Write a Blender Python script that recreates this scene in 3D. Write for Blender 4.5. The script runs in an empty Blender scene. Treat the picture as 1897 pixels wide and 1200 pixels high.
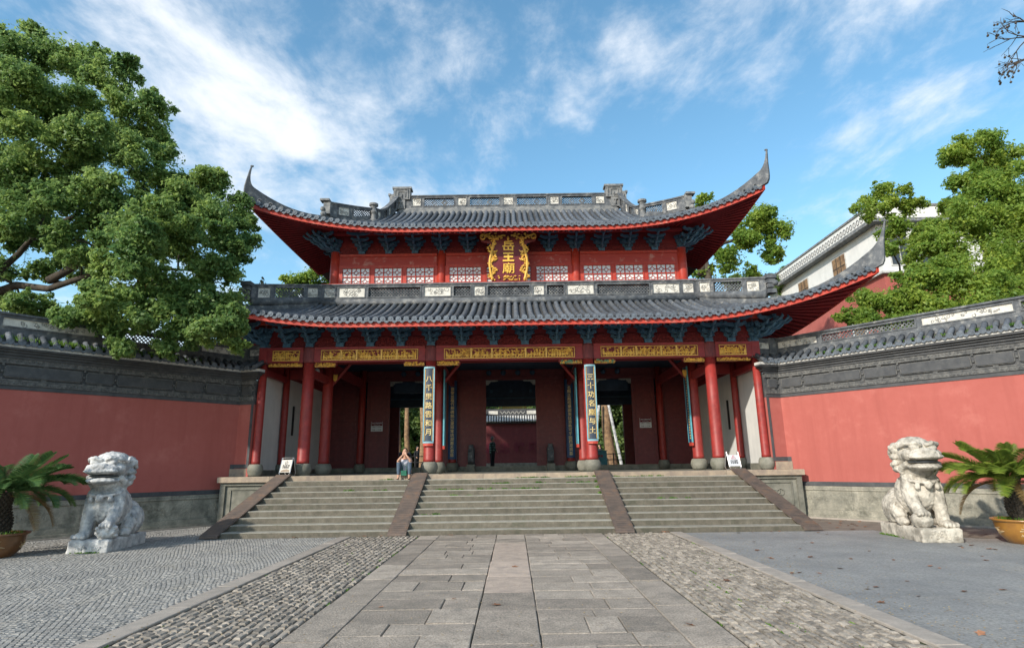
import bpy, math, random
import numpy as np
from mathutils import Vector, Matrix, noise as mnoise
rad = math.radians
scene = bpy.context.scene
COL = scene.collection
random.seed(7)
RNG = np.random.default_rng(7)

# ------------------------------------------------------------------ camera
FPX, PIT, ROLL = 1090.0, rad(13.466), rad(0.8)
CAM = np.array([0.1, 0.0, 1.7])
_fw = np.array([0, math.cos(PIT), math.sin(PIT)])
_u0 = np.array([0, -math.sin(PIT), math.cos(PIT)])
_r0 = np.array([1.0, 0, 0])
_rt = _r0 * math.cos(ROLL) - _u0 * math.sin(ROLL)
_up = _u0 * math.cos(ROLL) + _r0 * math.sin(ROLL)
camd = bpy.data.cameras.new('camera')
camd.sensor_width = 36.0
camd.sensor_fit = 'HORIZONTAL'
camd.lens = 36.0 * FPX / 1897.0
camd.clip_end = 2000
cam = bpy.data.objects.new('camera', camd)
COL.objects.link(cam)
M = Matrix.Identity(4)
for i in range(3):
    M[i][0], M[i][1], M[i][2], M[i][3] = _rt[i], _up[i], -_fw[i], CAM[i]
cam.matrix_world = M
scene.camera = cam

def at_y(px, py, Y):
    """point on the vertical plane at distance Y that shows at a photo pixel"""
    d = _fw * FPX + _rt * (px - 948.5) - _up * (py - 600.0)
    return CAM + d * (Y / d[1])

def at_z(px, py, z=0.0):
    d = _fw * FPX + _rt * (px - 948.5) - _up * (py - 600.0)
    return CAM + d * ((z - CAM[2]) / d[2])

# ------------------------------------------------------------------ light
SUN_DIR = Vector((-0.85, -1.0, 0.74)).normalized()        # towards the sun
sun_el = math.asin(SUN_DIR.z)
sund = bpy.data.lights.new('sun', 'SUN')
sund.energy = 2.8
sund.angle = rad(1.0)
sund.color = (1.0, 0.93, 0.82)
sun = bpy.data.objects.new('sun', sund)
COL.objects.link(sun)
sun.rotation_euler = (-SUN_DIR).to_track_quat('-Z', 'Y').to_euler()
sun.location = (-20, -20, 30)

world = bpy.data.worlds.new('World')
scene.world = world
world.use_nodes = True
wn = world.node_tree
for n in list(wn.nodes):
    wn.nodes.remove(n)
def WN(t, **k):
    n = wn.nodes.new(t)
    for a, b in k.items():
        setattr(n, a, b)
    return n
def WM(op, a, b=None):
    n = WN('ShaderNodeMath', operation=op)
    for i, v in enumerate((a, b)):
        if v is None:
            continue
        if isinstance(v, (int, float)):
            n.inputs[i].default_value = v
        else:
            wn.links.new(v, n.inputs[i])
    return n.outputs[0]
sky = WN('ShaderNodeTexSky', sky_type='NISHITA')
sky.sun_disc = False
sky.sun_elevation = sun_el
sky.sun_rotation = math.atan2(SUN_DIR.x, SUN_DIR.y)
sky.air_density = 1.15
sky.dust_density = 0.5
sky.ozone_density = 2.0
tc = WN('ShaderNodeTexCoord')
sep = WN('ShaderNodeSeparateXYZ')
wn.links.new(tc.outputs['Generated'], sep.inputs[0])
zz = WM('ADD', WM('MAXIMUM', sep.outputs[2], 0.0), 0.16)
cx = WM('DIVIDE', sep.outputs[0], zz)
cy = WM('DIVIDE', sep.outputs[1], zz)
def cloud_noise(sx, sy, off, detail, rough, dist):
    c = WN('ShaderNodeCombineXYZ')
    wn.links.new(WM('MULTIPLY', cx, sx), c.inputs[0])
    wn.links.new(WM('MULTIPLY', cy, sy), c.inputs[1])
    c.inputs[2].default_value = off
    n = WN('ShaderNodeTexNoise')
    n.inputs['Scale'].default_value = 1.0
    n.inputs['Detail'].default_value = detail
    n.inputs['Roughness'].default_value = rough
    n.inputs['Distortion'].default_value = dist
    wn.links.new(c.outputs[0], n.inputs['Vector'])
    return n.outputs['Fac']
nA = cloud_noise(2.3, 1.7, 8.3, 10, 0.6, 0.25)     # long wisps that run away from the viewer
nB = cloud_noise(0.9, 0.7, 2.4, 3, 0.5, 0.3)     # where they gather
nC = cloud_noise(8.0, 5.5, 5.1, 7, 0.65, 0.3)       # fine break-up
dens = WM('ADD', WM('ADD', WM('MULTIPLY', nA, 0.62), WM('MULTIPLY', nB, 0.45)), WM('MULTIPLY', nC, 0.24))
ramp = WN('ShaderNodeValToRGB')
ramp.color_ramp.interpolation = 'EASE'
ramp.color_ramp.elements[0].position = 0.605
ramp.color_ramp.elements[0].color = (0, 0, 0, 1)
ramp.color_ramp.elements[1].position = 0.82
ramp.color_ramp.elements[1].color = (0.92, 0.92, 0.92, 1)
wn.links.new(dens, ramp.inputs[0])
hsv = WN('ShaderNodeHueSaturation')
hsv.inputs['Hue'].default_value = 0.485
hsv.inputs['Saturation'].default_value = 1.14
hsv.inputs['Value'].default_value = 0.86
wn.links.new(sky.outputs[0], hsv.inputs['Color'])
mixc = WN('ShaderNodeMix', data_type='RGBA')
wn.links.new(ramp.outputs[0], mixc.inputs['Factor'])
wn.links.new(hsv.outputs[0], mixc.inputs[6])
mixc.inputs[7].default_value = (3.95, 4.1, 4.3, 1)
bg = WN('ShaderNodeBackground')
bg.inputs['Strength'].default_value = 0.15
wn.links.new(mixc.outputs[2], bg.inputs[0])
wo = WN('ShaderNodeOutputWorld')
wn.links.new(bg.outputs[0], wo.inputs[0])

vs = scene.view_settings
vs.view_transform = 'Standard'
vs.look = 'None'
vs.exposure = 0.88
vs.gamma = 1.0
vs.use_curve_mapping = False
scene.cycles.max_bounces = 8
scene.cycles.diffuse_bounces = 4
scene.cycles.transparent_max_bounces = 8

# ------------------------------------------------------------------ materials
def mat(name, c1, c2=None, rough=0.7, scale=3.0, detail=6, bump=0.0, bscale=None, metal=0.0,
        spec=0.4, island=0.0, obrand=0.0, streak=None, spots=None, contrast=(0.35, 0.65), coat=0.0,
        vscale=None, speck=None):
    m = bpy.data.materials.new(name)
    m.use_nodes = True
    nt = m.node_tree
    bs = nt.nodes['Principled BSDF']
    L = nt.links.new
    def N(t, **k):
        n = nt.nodes.new(t)
        for a, b in k.items():
            setattr(n, a, b)
        return n
    bs.inputs['Roughness'].default_value = rough
    bs.inputs['Metallic'].default_value = metal
    bs.inputs['Specular IOR Level'].default_value = spec
    bs.inputs['Coat Weight'].default_value = coat
    co = N('ShaderNodeTexCoord')
    vec = co.outputs['Object']
    if vscale:
        mp = N('ShaderNodeMapping')
        mp.inputs['Scale'].default_value = vscale
        L(vec, mp.inputs[0])
        vec = mp.outputs[0]
    c2 = c2 or tuple(x * 0.7 for x in c1)
    nz = N('ShaderNodeTexNoise')
    nz.inputs['Scale'].default_value = scale
    nz.inputs['Detail'].default_value = detail
    nz.inputs['Roughness'].default_value = 0.62
    L(vec, nz.inputs['Vector'])
    rp = N('ShaderNodeValToRGB')
    rp.color_ramp.elements[0].position = contrast[0]
    rp.color_ramp.elements[0].color = (*c2, 1)
    rp.color_ramp.elements[1].position = contrast[1]
    rp.color_ramp.elements[1].color = (*c1, 1)
    L(nz.outputs['Fac'], rp.inputs[0])
    col = rp.outputs[0]
    def blend(fac, a, bcol):
        mx = N('ShaderNodeMix', data_type='RGBA')
        if isinstance(fac, float):
            mx.inputs['Factor'].default_value = fac
        else:
            L(fac, mx.inputs['Factor'])
        L(a, mx.inputs[6])
        mx.inputs[7].default_value = (*bcol, 1)
        return mx.outputs[2]
    def noisefac(sc, lo, hi, vs_=None, amount=1.0):
        v = co.outputs['Object']
        if vs_:
            mp2 = N('ShaderNodeMapping')
            mp2.inputs['Scale'].default_value = vs_
            L(v, mp2.inputs[0])
            v = mp2.outputs[0]
        n2 = N('ShaderNodeTexNoise')
        n2.inputs['Scale'].default_value = sc
        n2.inputs['Detail'].default_value = 7
        n2.inputs['Roughness'].default_value = 0.65
        L(v, n2.inputs['Vector'])
        mr = N('ShaderNodeMapRange')
        mr.inputs['From Min'].default_value = lo
        mr.inputs['From Max'].default_value = hi
        mr.inputs['To Max'].default_value = amount
        L(n2.outputs['Fac'], mr.inputs['Value'])
        return mr.outputs[0]
    if streak:                                   # (colour, amount) vertical runs of dirt
        col = blend(noisefac(2.2, 0.48, 0.75, (1.6, 1.6, 0.12), streak[1]), col, streak[0])
    if spots:                                    # (colour, amount, scale) blotches of wear
        col = blend(noisefac(spots[2], 0.55, 0.68, None, spots[1]), col, spots[0])
    if speck:                                    # (colour, amount, scale) fine grain
        col = blend(noisefac(speck[2], 0.42, 0.66, None, speck[1]), col, speck[0])
    if island or obrand:
        if island:
            g = N('ShaderNodeNewGeometry')
            rv = g.outputs['Random Per Island']
            amt = island
        else:
            g = N('ShaderNodeObjectInfo')
            rv = g.outputs['Random']
            amt = obrand
        mr = N('ShaderNodeMapRange')
        mr.inputs['To Min'].default_value = 1 - amt
        mr.inputs['To Max'].default_value = 1 + amt
        L(rv, mr.inputs['Value'])
        hs = N('ShaderNodeHueSaturation')
        L(mr.outputs[0], hs.inputs['Value'])
        L(col, hs.inputs['Color'])
        col = hs.outputs[0]
    L(col, bs.inputs['Base Color'])
    if bump:
        bn = N('ShaderNodeTexNoise')
        bn.inputs['Scale'].default_value = bscale or scale * 4
        bn.inputs['Detail'].default_value = 6
        bn.inputs['Roughness'].default_value = 0.7
        L(vec, bn.inputs['Vector'])
        bp = N('ShaderNodeBump')
        bp.inputs['Strength'].default_value = min(1.0, bump)
        bp.inputs['Distance'].default_value = 0.02 * max(1.0, bump)
        L(bn.outputs['Fac'], bp.inputs['Height'])
        L(bp.outputs[0], bs.inputs['Normal'])
    return m

def leafmat(name, dark, light, trans=0.35):
    m = bpy.data.materials.new(name)
    m.use_nodes = True
    nt = m.node_tree
    L = nt.links.new
    bs = nt.nodes['Principled BSDF']
    g = nt.nodes.new('ShaderNodeNewGeometry')
    rp = nt.nodes.new('ShaderNodeValToRGB')
    e = rp.color_ramp.elements
    e[0].position, e[0].color = 0.0, (*dark, 1)
    e[1].position, e[1].color = 1.0, (*light, 1)
    mid = e.new(0.7)
    mid.color = (*[0.5 * (a + b) for a, b in zip(dark, light)], 1)
    co = nt.nodes.new('ShaderNodeTexCoord')
    nz = nt.nodes.new('ShaderNodeTexNoise')
    nz.inputs['Scale'].default_value = 0.7
    nz.inputs['Detail'].default_value = 2
    L(co.outputs['Object'], nz.inputs['Vector'])
    a1 = nt.nodes.new('ShaderNodeMath'); a1.operation = 'MULTIPLY'; a1.inputs[1].default_value = 0.6
    L(g.outputs['Random Per Island'], a1.inputs[0])
    a2 = nt.nodes.new('ShaderNodeMath'); a2.operation = 'MULTIPLY_ADD'; a2.inputs[1].default_value = 1.5; a2.inputs[2].default_value = -0.52
    L(nz.outputs['Fac'], a2.inputs[0])
    a3 = nt.nodes.new('ShaderNodeMath'); a3.operation = 'ADD'; a3.use_clamp = True
    L(a1.outputs[0], a3.inputs[0]); L(a2.outputs[0], a3.inputs[1])
    L(a3.outputs[0], rp.inputs[0])
    L(rp.outputs[0], bs.inputs['Base Color'])
    bs.inputs['Roughness'].default_value = 0.5
    bs.inputs['Specular IOR Level'].default_value = 0.3
    tr = nt.nodes.new('ShaderNodeBsdfTranslucent')
    hs = nt.nodes.new('ShaderNodeHueSaturation')
    hs.inputs['Value'].default_value = 1.6
    hs.inputs['Hue'].default_value = 0.485
    L(rp.outputs[0], hs.inputs['Color'])
    L(hs.outputs[0], tr.inputs['Color'])
    mx = nt.nodes.new('ShaderNodeMixShader')
    mx.inputs[0].default_value = trans
    L(bs.outputs[0], mx.inputs[1])
    L(tr.outputs[0], mx.inputs[2])
    L(mx.outputs[0], nt.nodes['Material Output'].inputs[0])
    return m

def wavemat(base, scale, strength, direction='Y', dist=0.02):
    """add fine ribs to an existing material"""
    nt = base.node_tree
    bs = nt.nodes['Principled BSDF']
    co = nt.nodes.new('ShaderNodeTexCoord')
    w = nt.nodes.new('ShaderNodeTexWave')
    w.bands_direction = direction
    w.inputs['Scale'].default_value = scale
    w.inputs['Distortion'].default_value = 0.3
    nt.links.new(co.outputs['Object'], w.inputs['Vector'])
    bp = nt.nodes.new('ShaderNodeBump')
    bp.inputs['Strength'].default_value = strength
    bp.inputs['Distance'].default_value = dist
    nt.links.new(w.outputs['Fac'], bp.inputs['Height'])
    if bs.inputs['Normal'].links:
        nt.links.new(bs.inputs['Normal'].links[0].from_socket, bp.inputs['Normal'])
    nt.links.new(bp.outputs[0], bs.inputs['Normal'])
    return base

MT = {}
MT['column'] = mat('column_lacquer', (0.30, 0.03, 0.024), (0.21, 0.023, 0.02), rough=0.5, scale=5, bump=0.15, bscale=30, spec=0.4, spots=((0.36, 0.09, 0.07), 0.35, 9), streak=((0.36, 0.07, 0.055), 0.3))
MT['beam'] = mat('beam_red', (0.29, 0.03, 0.03), (0.2, 0.022, 0.025), rough=0.55, scale=6, bump=0.1, spots=((0.27, 0.06, 0.055), 0.4, 8))
MT['old_wood'] = mat('weathered_red_wood', (0.23, 0.055, 0.055), (0.12, 0.035, 0.04), rough=0.75, scale=9, bump=0.3, vscale=(4, 4, 0.4))
MT['fascia'] = mat('eave_red', (0.50, 0.055, 0.03), (0.36, 0.04, 0.03), rough=0.6, scale=5, bump=0.1, spots=((0.52, 0.25, 0.2), 0.55, 6))
MT['soffit'] = mat('soffit_red', (0.30, 0.03, 0.034), (0.2, 0.022, 0.028), rough=0.6, scale=5)
MT['upper_red'] = mat('upper_red', (0.42, 0.04, 0.02), (0.32, 0.03, 0.018), rough=0.5, scale=5, bump=0.08, spots=((0.46, 0.17, 0.12), 0.35, 7))
MT['peeling'] = mat('peeling_red_board', (0.36, 0.045, 0.03), (0.30, 0.035, 0.03), rough=0.65, scale=5, spots=((0.45, 0.24, 0.20), 0.75, 3), vscale=(0.5, 0.5, 5), bump=0.15)
MT['door'] = mat('door_dark_red', (0.165, 0.03, 0.033), (0.115, 0.023, 0.027), rough=0.5, scale=6, spots=((0.22, 0.085, 0.08), 0.3, 5), streak=((0.1, 0.022, 0.026), 0.5))
MT['blue'] = mat('bracket_blue', (0.065, 0.16, 0.25), (0.04, 0.10, 0.17), rough=0.6, scale=8, spots=((0.10, 0.22, 0.3), 0.5, 10))
MT['darkblue'] = mat('dark_blue_timber', (0.035, 0.07, 0.12), (0.022, 0.045, 0.08), rough=0.6, scale=4)
MT['panelred'] = mat('carved_dark_red', (0.21, 0.024, 0.028), (0.11, 0.013, 0.018), rough=0.7, scale=12, bump=0.5, bscale=25)
MT['gold'] = mat('gilt', (0.85, 0.52, 0.10), (0.58, 0.33, 0.06), rough=0.42, scale=14, metal=0.05, spots=((0.3, 0.15, 0.04), 0.4, 16))
MT['pale_letter'] = mat('pale_letter', (0.85, 0.68, 0.32), (0.75, 0.55, 0.2), rough=0.45, scale=8)
MT['gilt_letter'] = mat('gilt_letter', (0.85, 0.55, 0.09), (0.75, 0.45, 0.07), rough=0.45, scale=8, metal=0.1)
MT['greengold'] = mat('green_gold', (0.10, 0.32, 0.22), (0.06, 0.18, 0.13), rough=0.55, scale=12)
MT['tile'] = mat('roof_tile', (0.115, 0.13, 0.15), (0.06, 0.07, 0.085), rough=0.62, scale=4, bump=0.25, bscale=24, obrand=0.3, spots=((0.22, 0.205, 0.165), 0.7, 5), speck=((0.045, 0.05, 0.058), 0.5, 14))
MT['tile_end'] = mat('roof_tile_end', (0.13, 0.155, 0.185), (0.075, 0.09, 0.11), rough=0.62, scale=14, bump=0.5, bscale=40, obrand=0.15)
MT['pan'] = mat('roof_pan', (0.07, 0.07, 0.068), (0.035, 0.036, 0.038), rough=0.85, scale=7, bump=0.3, spots=((0.17, 0.15, 0.11), 0.7, 9))
MT['ridge'] = mat('ridge_grey', (0.145, 0.155, 0.165), (0.065, 0.073, 0.083), rough=0.8, scale=5, bump=0.3, spots=((0.32, 0.31, 0.28), 0.55, 5), streak=((0.03, 0.03, 0.034), 0.5))
MT['ridge_light'] = mat('ridge_lime', (0.26, 0.26, 0.25), (0.10, 0.11, 0.12), rough=0.85, scale=5, bump=0.35, spots=((0.05, 0.055, 0.06), 0.6, 6))
MT['trim'] = mat('dark_brick_trim', (0.075, 0.077, 0.08), (0.045, 0.048, 0.053), rough=0.7, scale=4, bump=0.2, spots=((0.12, 0.12, 0.115), 0.3, 5))
MT['carveband'] = mat('carved_brick_band', (0.15, 0.148, 0.14), (0.06, 0.062, 0.064), rough=0.8, scale=10, bump=0.4)  # carved bands and raised edges; lit highlights put into the lighter tone
MT['white_panel'] = mat('white_relief_ground', (0.66, 0.64, 0.58), (0.5, 0.48, 0.43), rough=0.85, scale=6, bump=0.2, spots=((0.3, 0.29, 0.27), 0.45, 8))
MT['carving'] = mat('relief_carving', (0.40, 0.39, 0.36), (0.2, 0.2, 0.19), rough=0.85, scale=10, bump=0.2)
MT['lime'] = mat('lime_strip', (0.62, 0.61, 0.58), (0.42, 0.42, 0.4), rough=0.9, scale=6, streak=((0.1, 0.1, 0.1), 0.5))
MT['redwall'] = mat('red_lime_wall', (0.40, 0.112, 0.092), (0.37, 0.10, 0.081), rough=0.88, scale=0.9, bump=0.05, bscale=60, spots=((0.47, 0.16, 0.13), 0.6, 0.9), streak=((0.31, 0.078, 0.063), 0.7), speck=((0.35, 0.088, 0.07), 0.4, 6))
MT['plaster'] = mat('white_plaster', (0.72, 0.71, 0.68), (0.62, 0.62, 0.6), rough=0.9, scale=1.2, streak=((0.5, 0.5, 0.48), 0.4))
MT['stone'] = mat('grey_green_stone', (0.235, 0.225, 0.185), (0.13, 0.13, 0.105), rough=0.85, scale=3.5, bump=0.35, bscale=30, spots=((0.085, 0.09, 0.06), 0.55, 2.5), obrand=0.1)
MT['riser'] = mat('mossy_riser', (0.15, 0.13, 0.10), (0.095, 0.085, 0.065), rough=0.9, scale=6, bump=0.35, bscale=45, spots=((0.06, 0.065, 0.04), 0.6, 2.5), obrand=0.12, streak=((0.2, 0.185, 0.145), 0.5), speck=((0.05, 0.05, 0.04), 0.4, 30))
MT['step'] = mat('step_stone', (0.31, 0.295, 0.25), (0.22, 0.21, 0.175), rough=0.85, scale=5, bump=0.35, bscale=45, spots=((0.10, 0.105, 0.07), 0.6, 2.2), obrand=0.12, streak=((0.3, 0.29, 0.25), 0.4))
MT['edge_slab'] = mat('tan_edge_stone', (0.36, 0.285, 0.205), (0.24, 0.19, 0.15), rough=0.8, scale=5, bump=0.3, bscale=40, spots=((0.15, 0.13, 0.11), 0.5, 3), obrand=0.1)
MT['plinth'] = mat('wall_plinth_stone', (0.38, 0.355, 0.285), (0.17, 0.165, 0.135), rough=0.88, scale=2.6, detail=10, bump=0.7, bscale=14, spots=((0.07, 0.072, 0.055), 0.85, 1.9), speck=((0.12, 0.115, 0.09), 0.4, 22), streak=((0.12, 0.12, 0.095), 0.5))
MT['slab'] = mat('path_slab', (0.42, 0.355, 0.29), (0.29, 0.25, 0.205), rough=0.88, scale=3, detail=10, bump=1.0, bscale=34, obrand=0.24, spots=((0.20, 0.18, 0.155), 0.7, 4), speck=((0.12, 0.105, 0.09), 0.7, 42))
MT['pinkslab'] = mat('path_centre_slab', (0.47, 0.375, 0.30), (0.35, 0.285, 0.235), speck=((0.2, 0.165, 0.14), 0.4, 50), rough=0.8, scale=5, bump=0.35, bscale=60, obrand=0.1, spots=((0.2, 0.17, 0.15), 0.5, 4))
MT['kerb'] = mat('kerb_granite', (0.38, 0.33, 0.28), (0.28, 0.25, 0.215), speck=((0.2, 0.18, 0.16), 0.4, 60), rough=0.8, scale=5, bump=0.35, bscale=80, obrand=0.1)
MT['cobble'] = mat('cobble_stone', (0.32, 0.275, 0.225), (0.19, 0.168, 0.14), rough=0.8, scale=20, bump=0.4, bscale=60, obrand=0.32)
MT['cobble_far'] = mat('cobble_stone_far', (0.32, 0.275, 0.225), (0.19, 0.168, 0.14), rough=0.8, scale=20, bump=0.4, bscale=60, island=0.32)
MT['sett'] = mat('small_setts', (0.275, 0.265, 0.245), (0.215, 0.21, 0.198), rough=0.8, scale=1.2, bump=0.3, bscale=60, island=0.2, spots=((0.33, 0.3, 0.25), 0.4, 1.1))
MT['sett_joint'] = mat('sett_joint', (0.2, 0.185, 0.16), (0.15, 0.14, 0.125), rough=0.95, scale=3, bump=0.4)
MT['joint'] = mat('joint_earth', (0.085, 0.075, 0.055), (0.05, 0.047, 0.038), rough=0.95, scale=8, bump=0.5, spots=((0.06, 0.085, 0.025), 0.7, 2.5))
MT['ground'] = mat('earth_ground', (0.13, 0.12, 0.10), (0.08, 0.075, 0.06), rough=0.95, scale=1.5, bump=0.3)
MT['asphalt'] = mat('worn_asphalt', (0.335, 0.335, 0.322), (0.225, 0.23, 0.228), rough=0.88, scale=0.8, detail=14, bump=1.0, bscale=70, spots=((0.37, 0.35, 0.31), 0.6, 0.7), speck=((0.13, 0.13, 0.13), 0.6, 26), streak=((0.24, 0.225, 0.2), 0.4))
MT['litter'] = mat('leaf_stained_asphalt', (0.24, 0.205, 0.165), (0.15, 0.135, 0.115), speck=((0.10, 0.085, 0.07), 0.5, 40), rough=0.9, scale=2.5, bump=0.6, bscale=90, spots=((0.22, 0.16, 0.1), 0.4, 9))
MT['rust'] = mat('rusty_plate', (0.17, 0.125, 0.10), (0.105, 0.085, 0.075), rough=0.62, scale=4, bump=0.3, bscale=60, metal=0.35, spots=((0.2, 0.1, 0.05), 0.4, 4))
wavemat(MT['rust'], 9.0, 0.9, 'Y', 0.015)
MT['marble'] = mat('weathered_marble', (0.60, 0.59, 0.57), (0.30, 0.305, 0.31), rough=0.75, scale=4.5, detail=10, bump=0.55, bscale=22, contrast=(0.40, 0.58), spots=((0.15, 0.16, 0.165), 0.55, 11), streak=((0.2, 0.205, 0.205), 0.55))
MT['marble_warm'] = mat('weathered_marble_warm', (0.54, 0.495, 0.42), (0.27, 0.245, 0.205), rough=0.75, scale=4.0, detail=10, bump=0.55, bscale=22, contrast=(0.40, 0.58), spots=((0.16, 0.145, 0.12), 0.6, 10), streak=((0.25, 0.235, 0.2), 0.5))
MT['bark'] = mat('bark', (0.085, 0.068, 0.05), (0.035, 0.03, 0.025), rough=0.95, scale=6, bump=0.9, bscale=14, vscale=(1, 1, 0.35))
MT['bark_light'] = mat('bark_brown', (0.30, 0.19, 0.10), (0.13, 0.08, 0.05), rough=0.95, scale=5, bump=0.9, bscale=12)
MT['glass'] = mat('sky_tone_glass', (0.70, 0.74, 0.73), (0.55, 0.6, 0.6), rough=0.15, scale=1.2, spec=0.7)  # reflected sky put into the pale colour of the panes
MT['darkglass'] = mat('dark_glass', (0.05, 0.055, 0.06), (0.03, 0.034, 0.04), rough=0.1, scale=2, spec=0.6)
MT['board'] = mat('couplet_board', (0.045, 0.06, 0.085), (0.03, 0.042, 0.062), rough=0.5, scale=10)
MT['teal'] = mat('teal_paint', (0.13, 0.40, 0.46), (0.08, 0.28, 0.34), rough=0.5, scale=6)
MT['paleteal'] = mat('pale_teal_paint', (0.24, 0.44, 0.50), (0.17, 0.34, 0.40), rough=0.5, scale=6)
MT['navy'] = mat('navy_board', (0.012, 0.06, 0.16), (0.01, 0.035, 0.1), rough=0.5, scale=4)
MT['plaque'] = mat('plaque_crimson', (0.15, 0.012, 0.02), (0.11, 0.01, 0.018), rough=0.5, scale=5)
MT['steel'] = mat('steel_tube', (0.62, 0.62, 0.62), (0.5, 0.5, 0.5), rough=0.3, scale=6, metal=0.7)
MT['board_white'] = mat('sign_white', (0.62, 0.64, 0.66), (0.55, 0.57, 0.6), rough=0.4, scale=4)
MT['board_cream'] = mat('sign_cream', (0.55, 0.52, 0.46), (0.46, 0.44, 0.4), rough=0.5, scale=4)
MT['black'] = mat('black_paint', (0.015, 0.015, 0.016), (0.01, 0.01, 0.011), rough=0.5, scale=4)
MT['signred'] = mat('sign_red', (0.5, 0.03, 0.04), (0.42, 0.03, 0.04), rough=0.5, scale=4)
MT['maroon'] = mat('sign_maroon', (0.14, 0.015, 0.03), (0.11, 0.012, 0.025), rough=0.5, scale=4)
MT['skin'] = mat('skin', (0.50, 0.29, 0.20), (0.45, 0.25, 0.17), rough=0.55, scale=6)
MT['hair'] = mat('black_hair', (0.012, 0.01, 0.01), (0.008, 0.007, 0.007), rough=0.45, scale=20)
MT['cloth_white'] = mat('white_cloth', (0.62, 0.62, 0.68), (0.52, 0.52, 0.6), rough=0.9, scale=12)
MT['cloth_pink'] = mat('beige_cardigan', (0.50, 0.36, 0.29), (0.44, 0.31, 0.25), rough=0.9, scale=12)
MT['denim'] = mat('grey_blue_denim', (0.085, 0.12, 0.16), (0.06, 0.085, 0.12), rough=0.9, scale=14)
MT['bag'] = mat('green_leather', (0.012, 0.14, 0.085), (0.01, 0.1, 0.06), rough=0.45, scale=10)
MT['shoe'] = mat('black_shoe', (0.012, 0.012, 0.012), (0.01, 0.01, 0.01), rough=0.4, scale=10)
MT['darkcloth'] = mat('dark_cloth', (0.02, 0.022, 0.026), (0.014, 0.015, 0.018), rough=0.9, scale=10)
MT['pot'] = mat('brown_glaze', (0.17, 0.075, 0.025), (0.11, 0.05, 0.02), rough=0.28, scale=5, spec=0.6, coat=0.3)
MT['pot_ochre'] = mat('ochre_glaze', (0.33, 0.16, 0.03), (0.24, 0.11, 0.025), rough=0.28, scale=5, spec=0.6, coat=0.3)
MT['potdecor'] = mat('cream_slip', (0.55, 0.42, 0.24), (0.45, 0.34, 0.19), rough=0.4, scale=6)
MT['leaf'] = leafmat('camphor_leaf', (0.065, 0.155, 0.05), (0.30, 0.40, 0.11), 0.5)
MT['leaf_sun'] = leafmat('sunlit_camphor_leaf', (0.09, 0.195, 0.035), (0.36, 0.44, 0.075), 0.5)  # camphor leaf again, sunlight put into a lighter, yellower colour
MT['leaf_far'] = leafmat('garden_leaf', (0.06, 0.13, 0.045), (0.26, 0.33, 0.09), 0.45)
MT['leaf_cyp'] = leafmat('cypress_leaf', (0.015, 0.03, 0.018), (0.035, 0.055, 0.028), 0.15)
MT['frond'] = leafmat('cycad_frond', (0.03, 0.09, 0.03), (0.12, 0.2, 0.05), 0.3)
MT['frond_sun'] = leafmat('cycad_frond_sunlit', (0.06, 0.13, 0.015), (0.24, 0.28, 0.04), 0.35)  # lit copy of the frond, sun painted in as yellower green
MT['frond_dry'] = leafmat('cycad_frond_dry', (0.12, 0.075, 0.03), (0.26, 0.18, 0.07), 0.2)
MT['grass'] = leafmat('weed_leaf', (0.04, 0.12, 0.015), (0.16, 0.28, 0.04), 0.3)
MT['litterbit'] = mat('leaf_bits', (0.42, 0.32, 0.14), (0.25, 0.15, 0.07), rough=0.8, scale=3, island=0.5)
MT['dryleaf'] = mat('dry_leaf', (0.30, 0.14, 0.07), (0.17, 0.08, 0.045), rough=0.8, scale=12, obrand=0.5)

# plaid for one shirt
def plaidmat():
    m = mat('plaid_shirt', (0.03, 0.06, 0.055), (0.02, 0.04, 0.04), rough=0.9, scale=10)
    nt = m.node_tree
    bs = nt.nodes['Principled BSDF']
    co = nt.nodes.new('ShaderNodeTexCoord')
    outs = []
    for d in ('X', 'Z'):
        w = nt.nodes.new('ShaderNodeTexWave')
        w.bands_direction = d
        w.inputs['Scale'].default_value = 2.6
        nt.links.new(co.outputs['Object'], w.inputs['Vector'])
        outs.append(w.outputs['Fac'])
    mul = nt.nodes.new('ShaderNodeMath'); mul.operation = 'MULTIPLY'
    nt.links.new(outs[0], mul.inputs[0]); nt.links.new(outs[1], mul.inputs[1])
    mx = nt.nodes.new('ShaderNodeMix'); mx.data_type = 'RGBA'
    nt.links.new(mul.outputs[0], mx.inputs['Factor'])
    mx.inputs[6].default_value = (0.02, 0.035, 0.035, 1)
    mx.inputs[7].default_value = (0.22, 0.36, 0.33, 1)
    nt.links.new(mx.outputs[2], bs.inputs['Base Color'])
    return m
MT['plaid'] = plaidmat()

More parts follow.
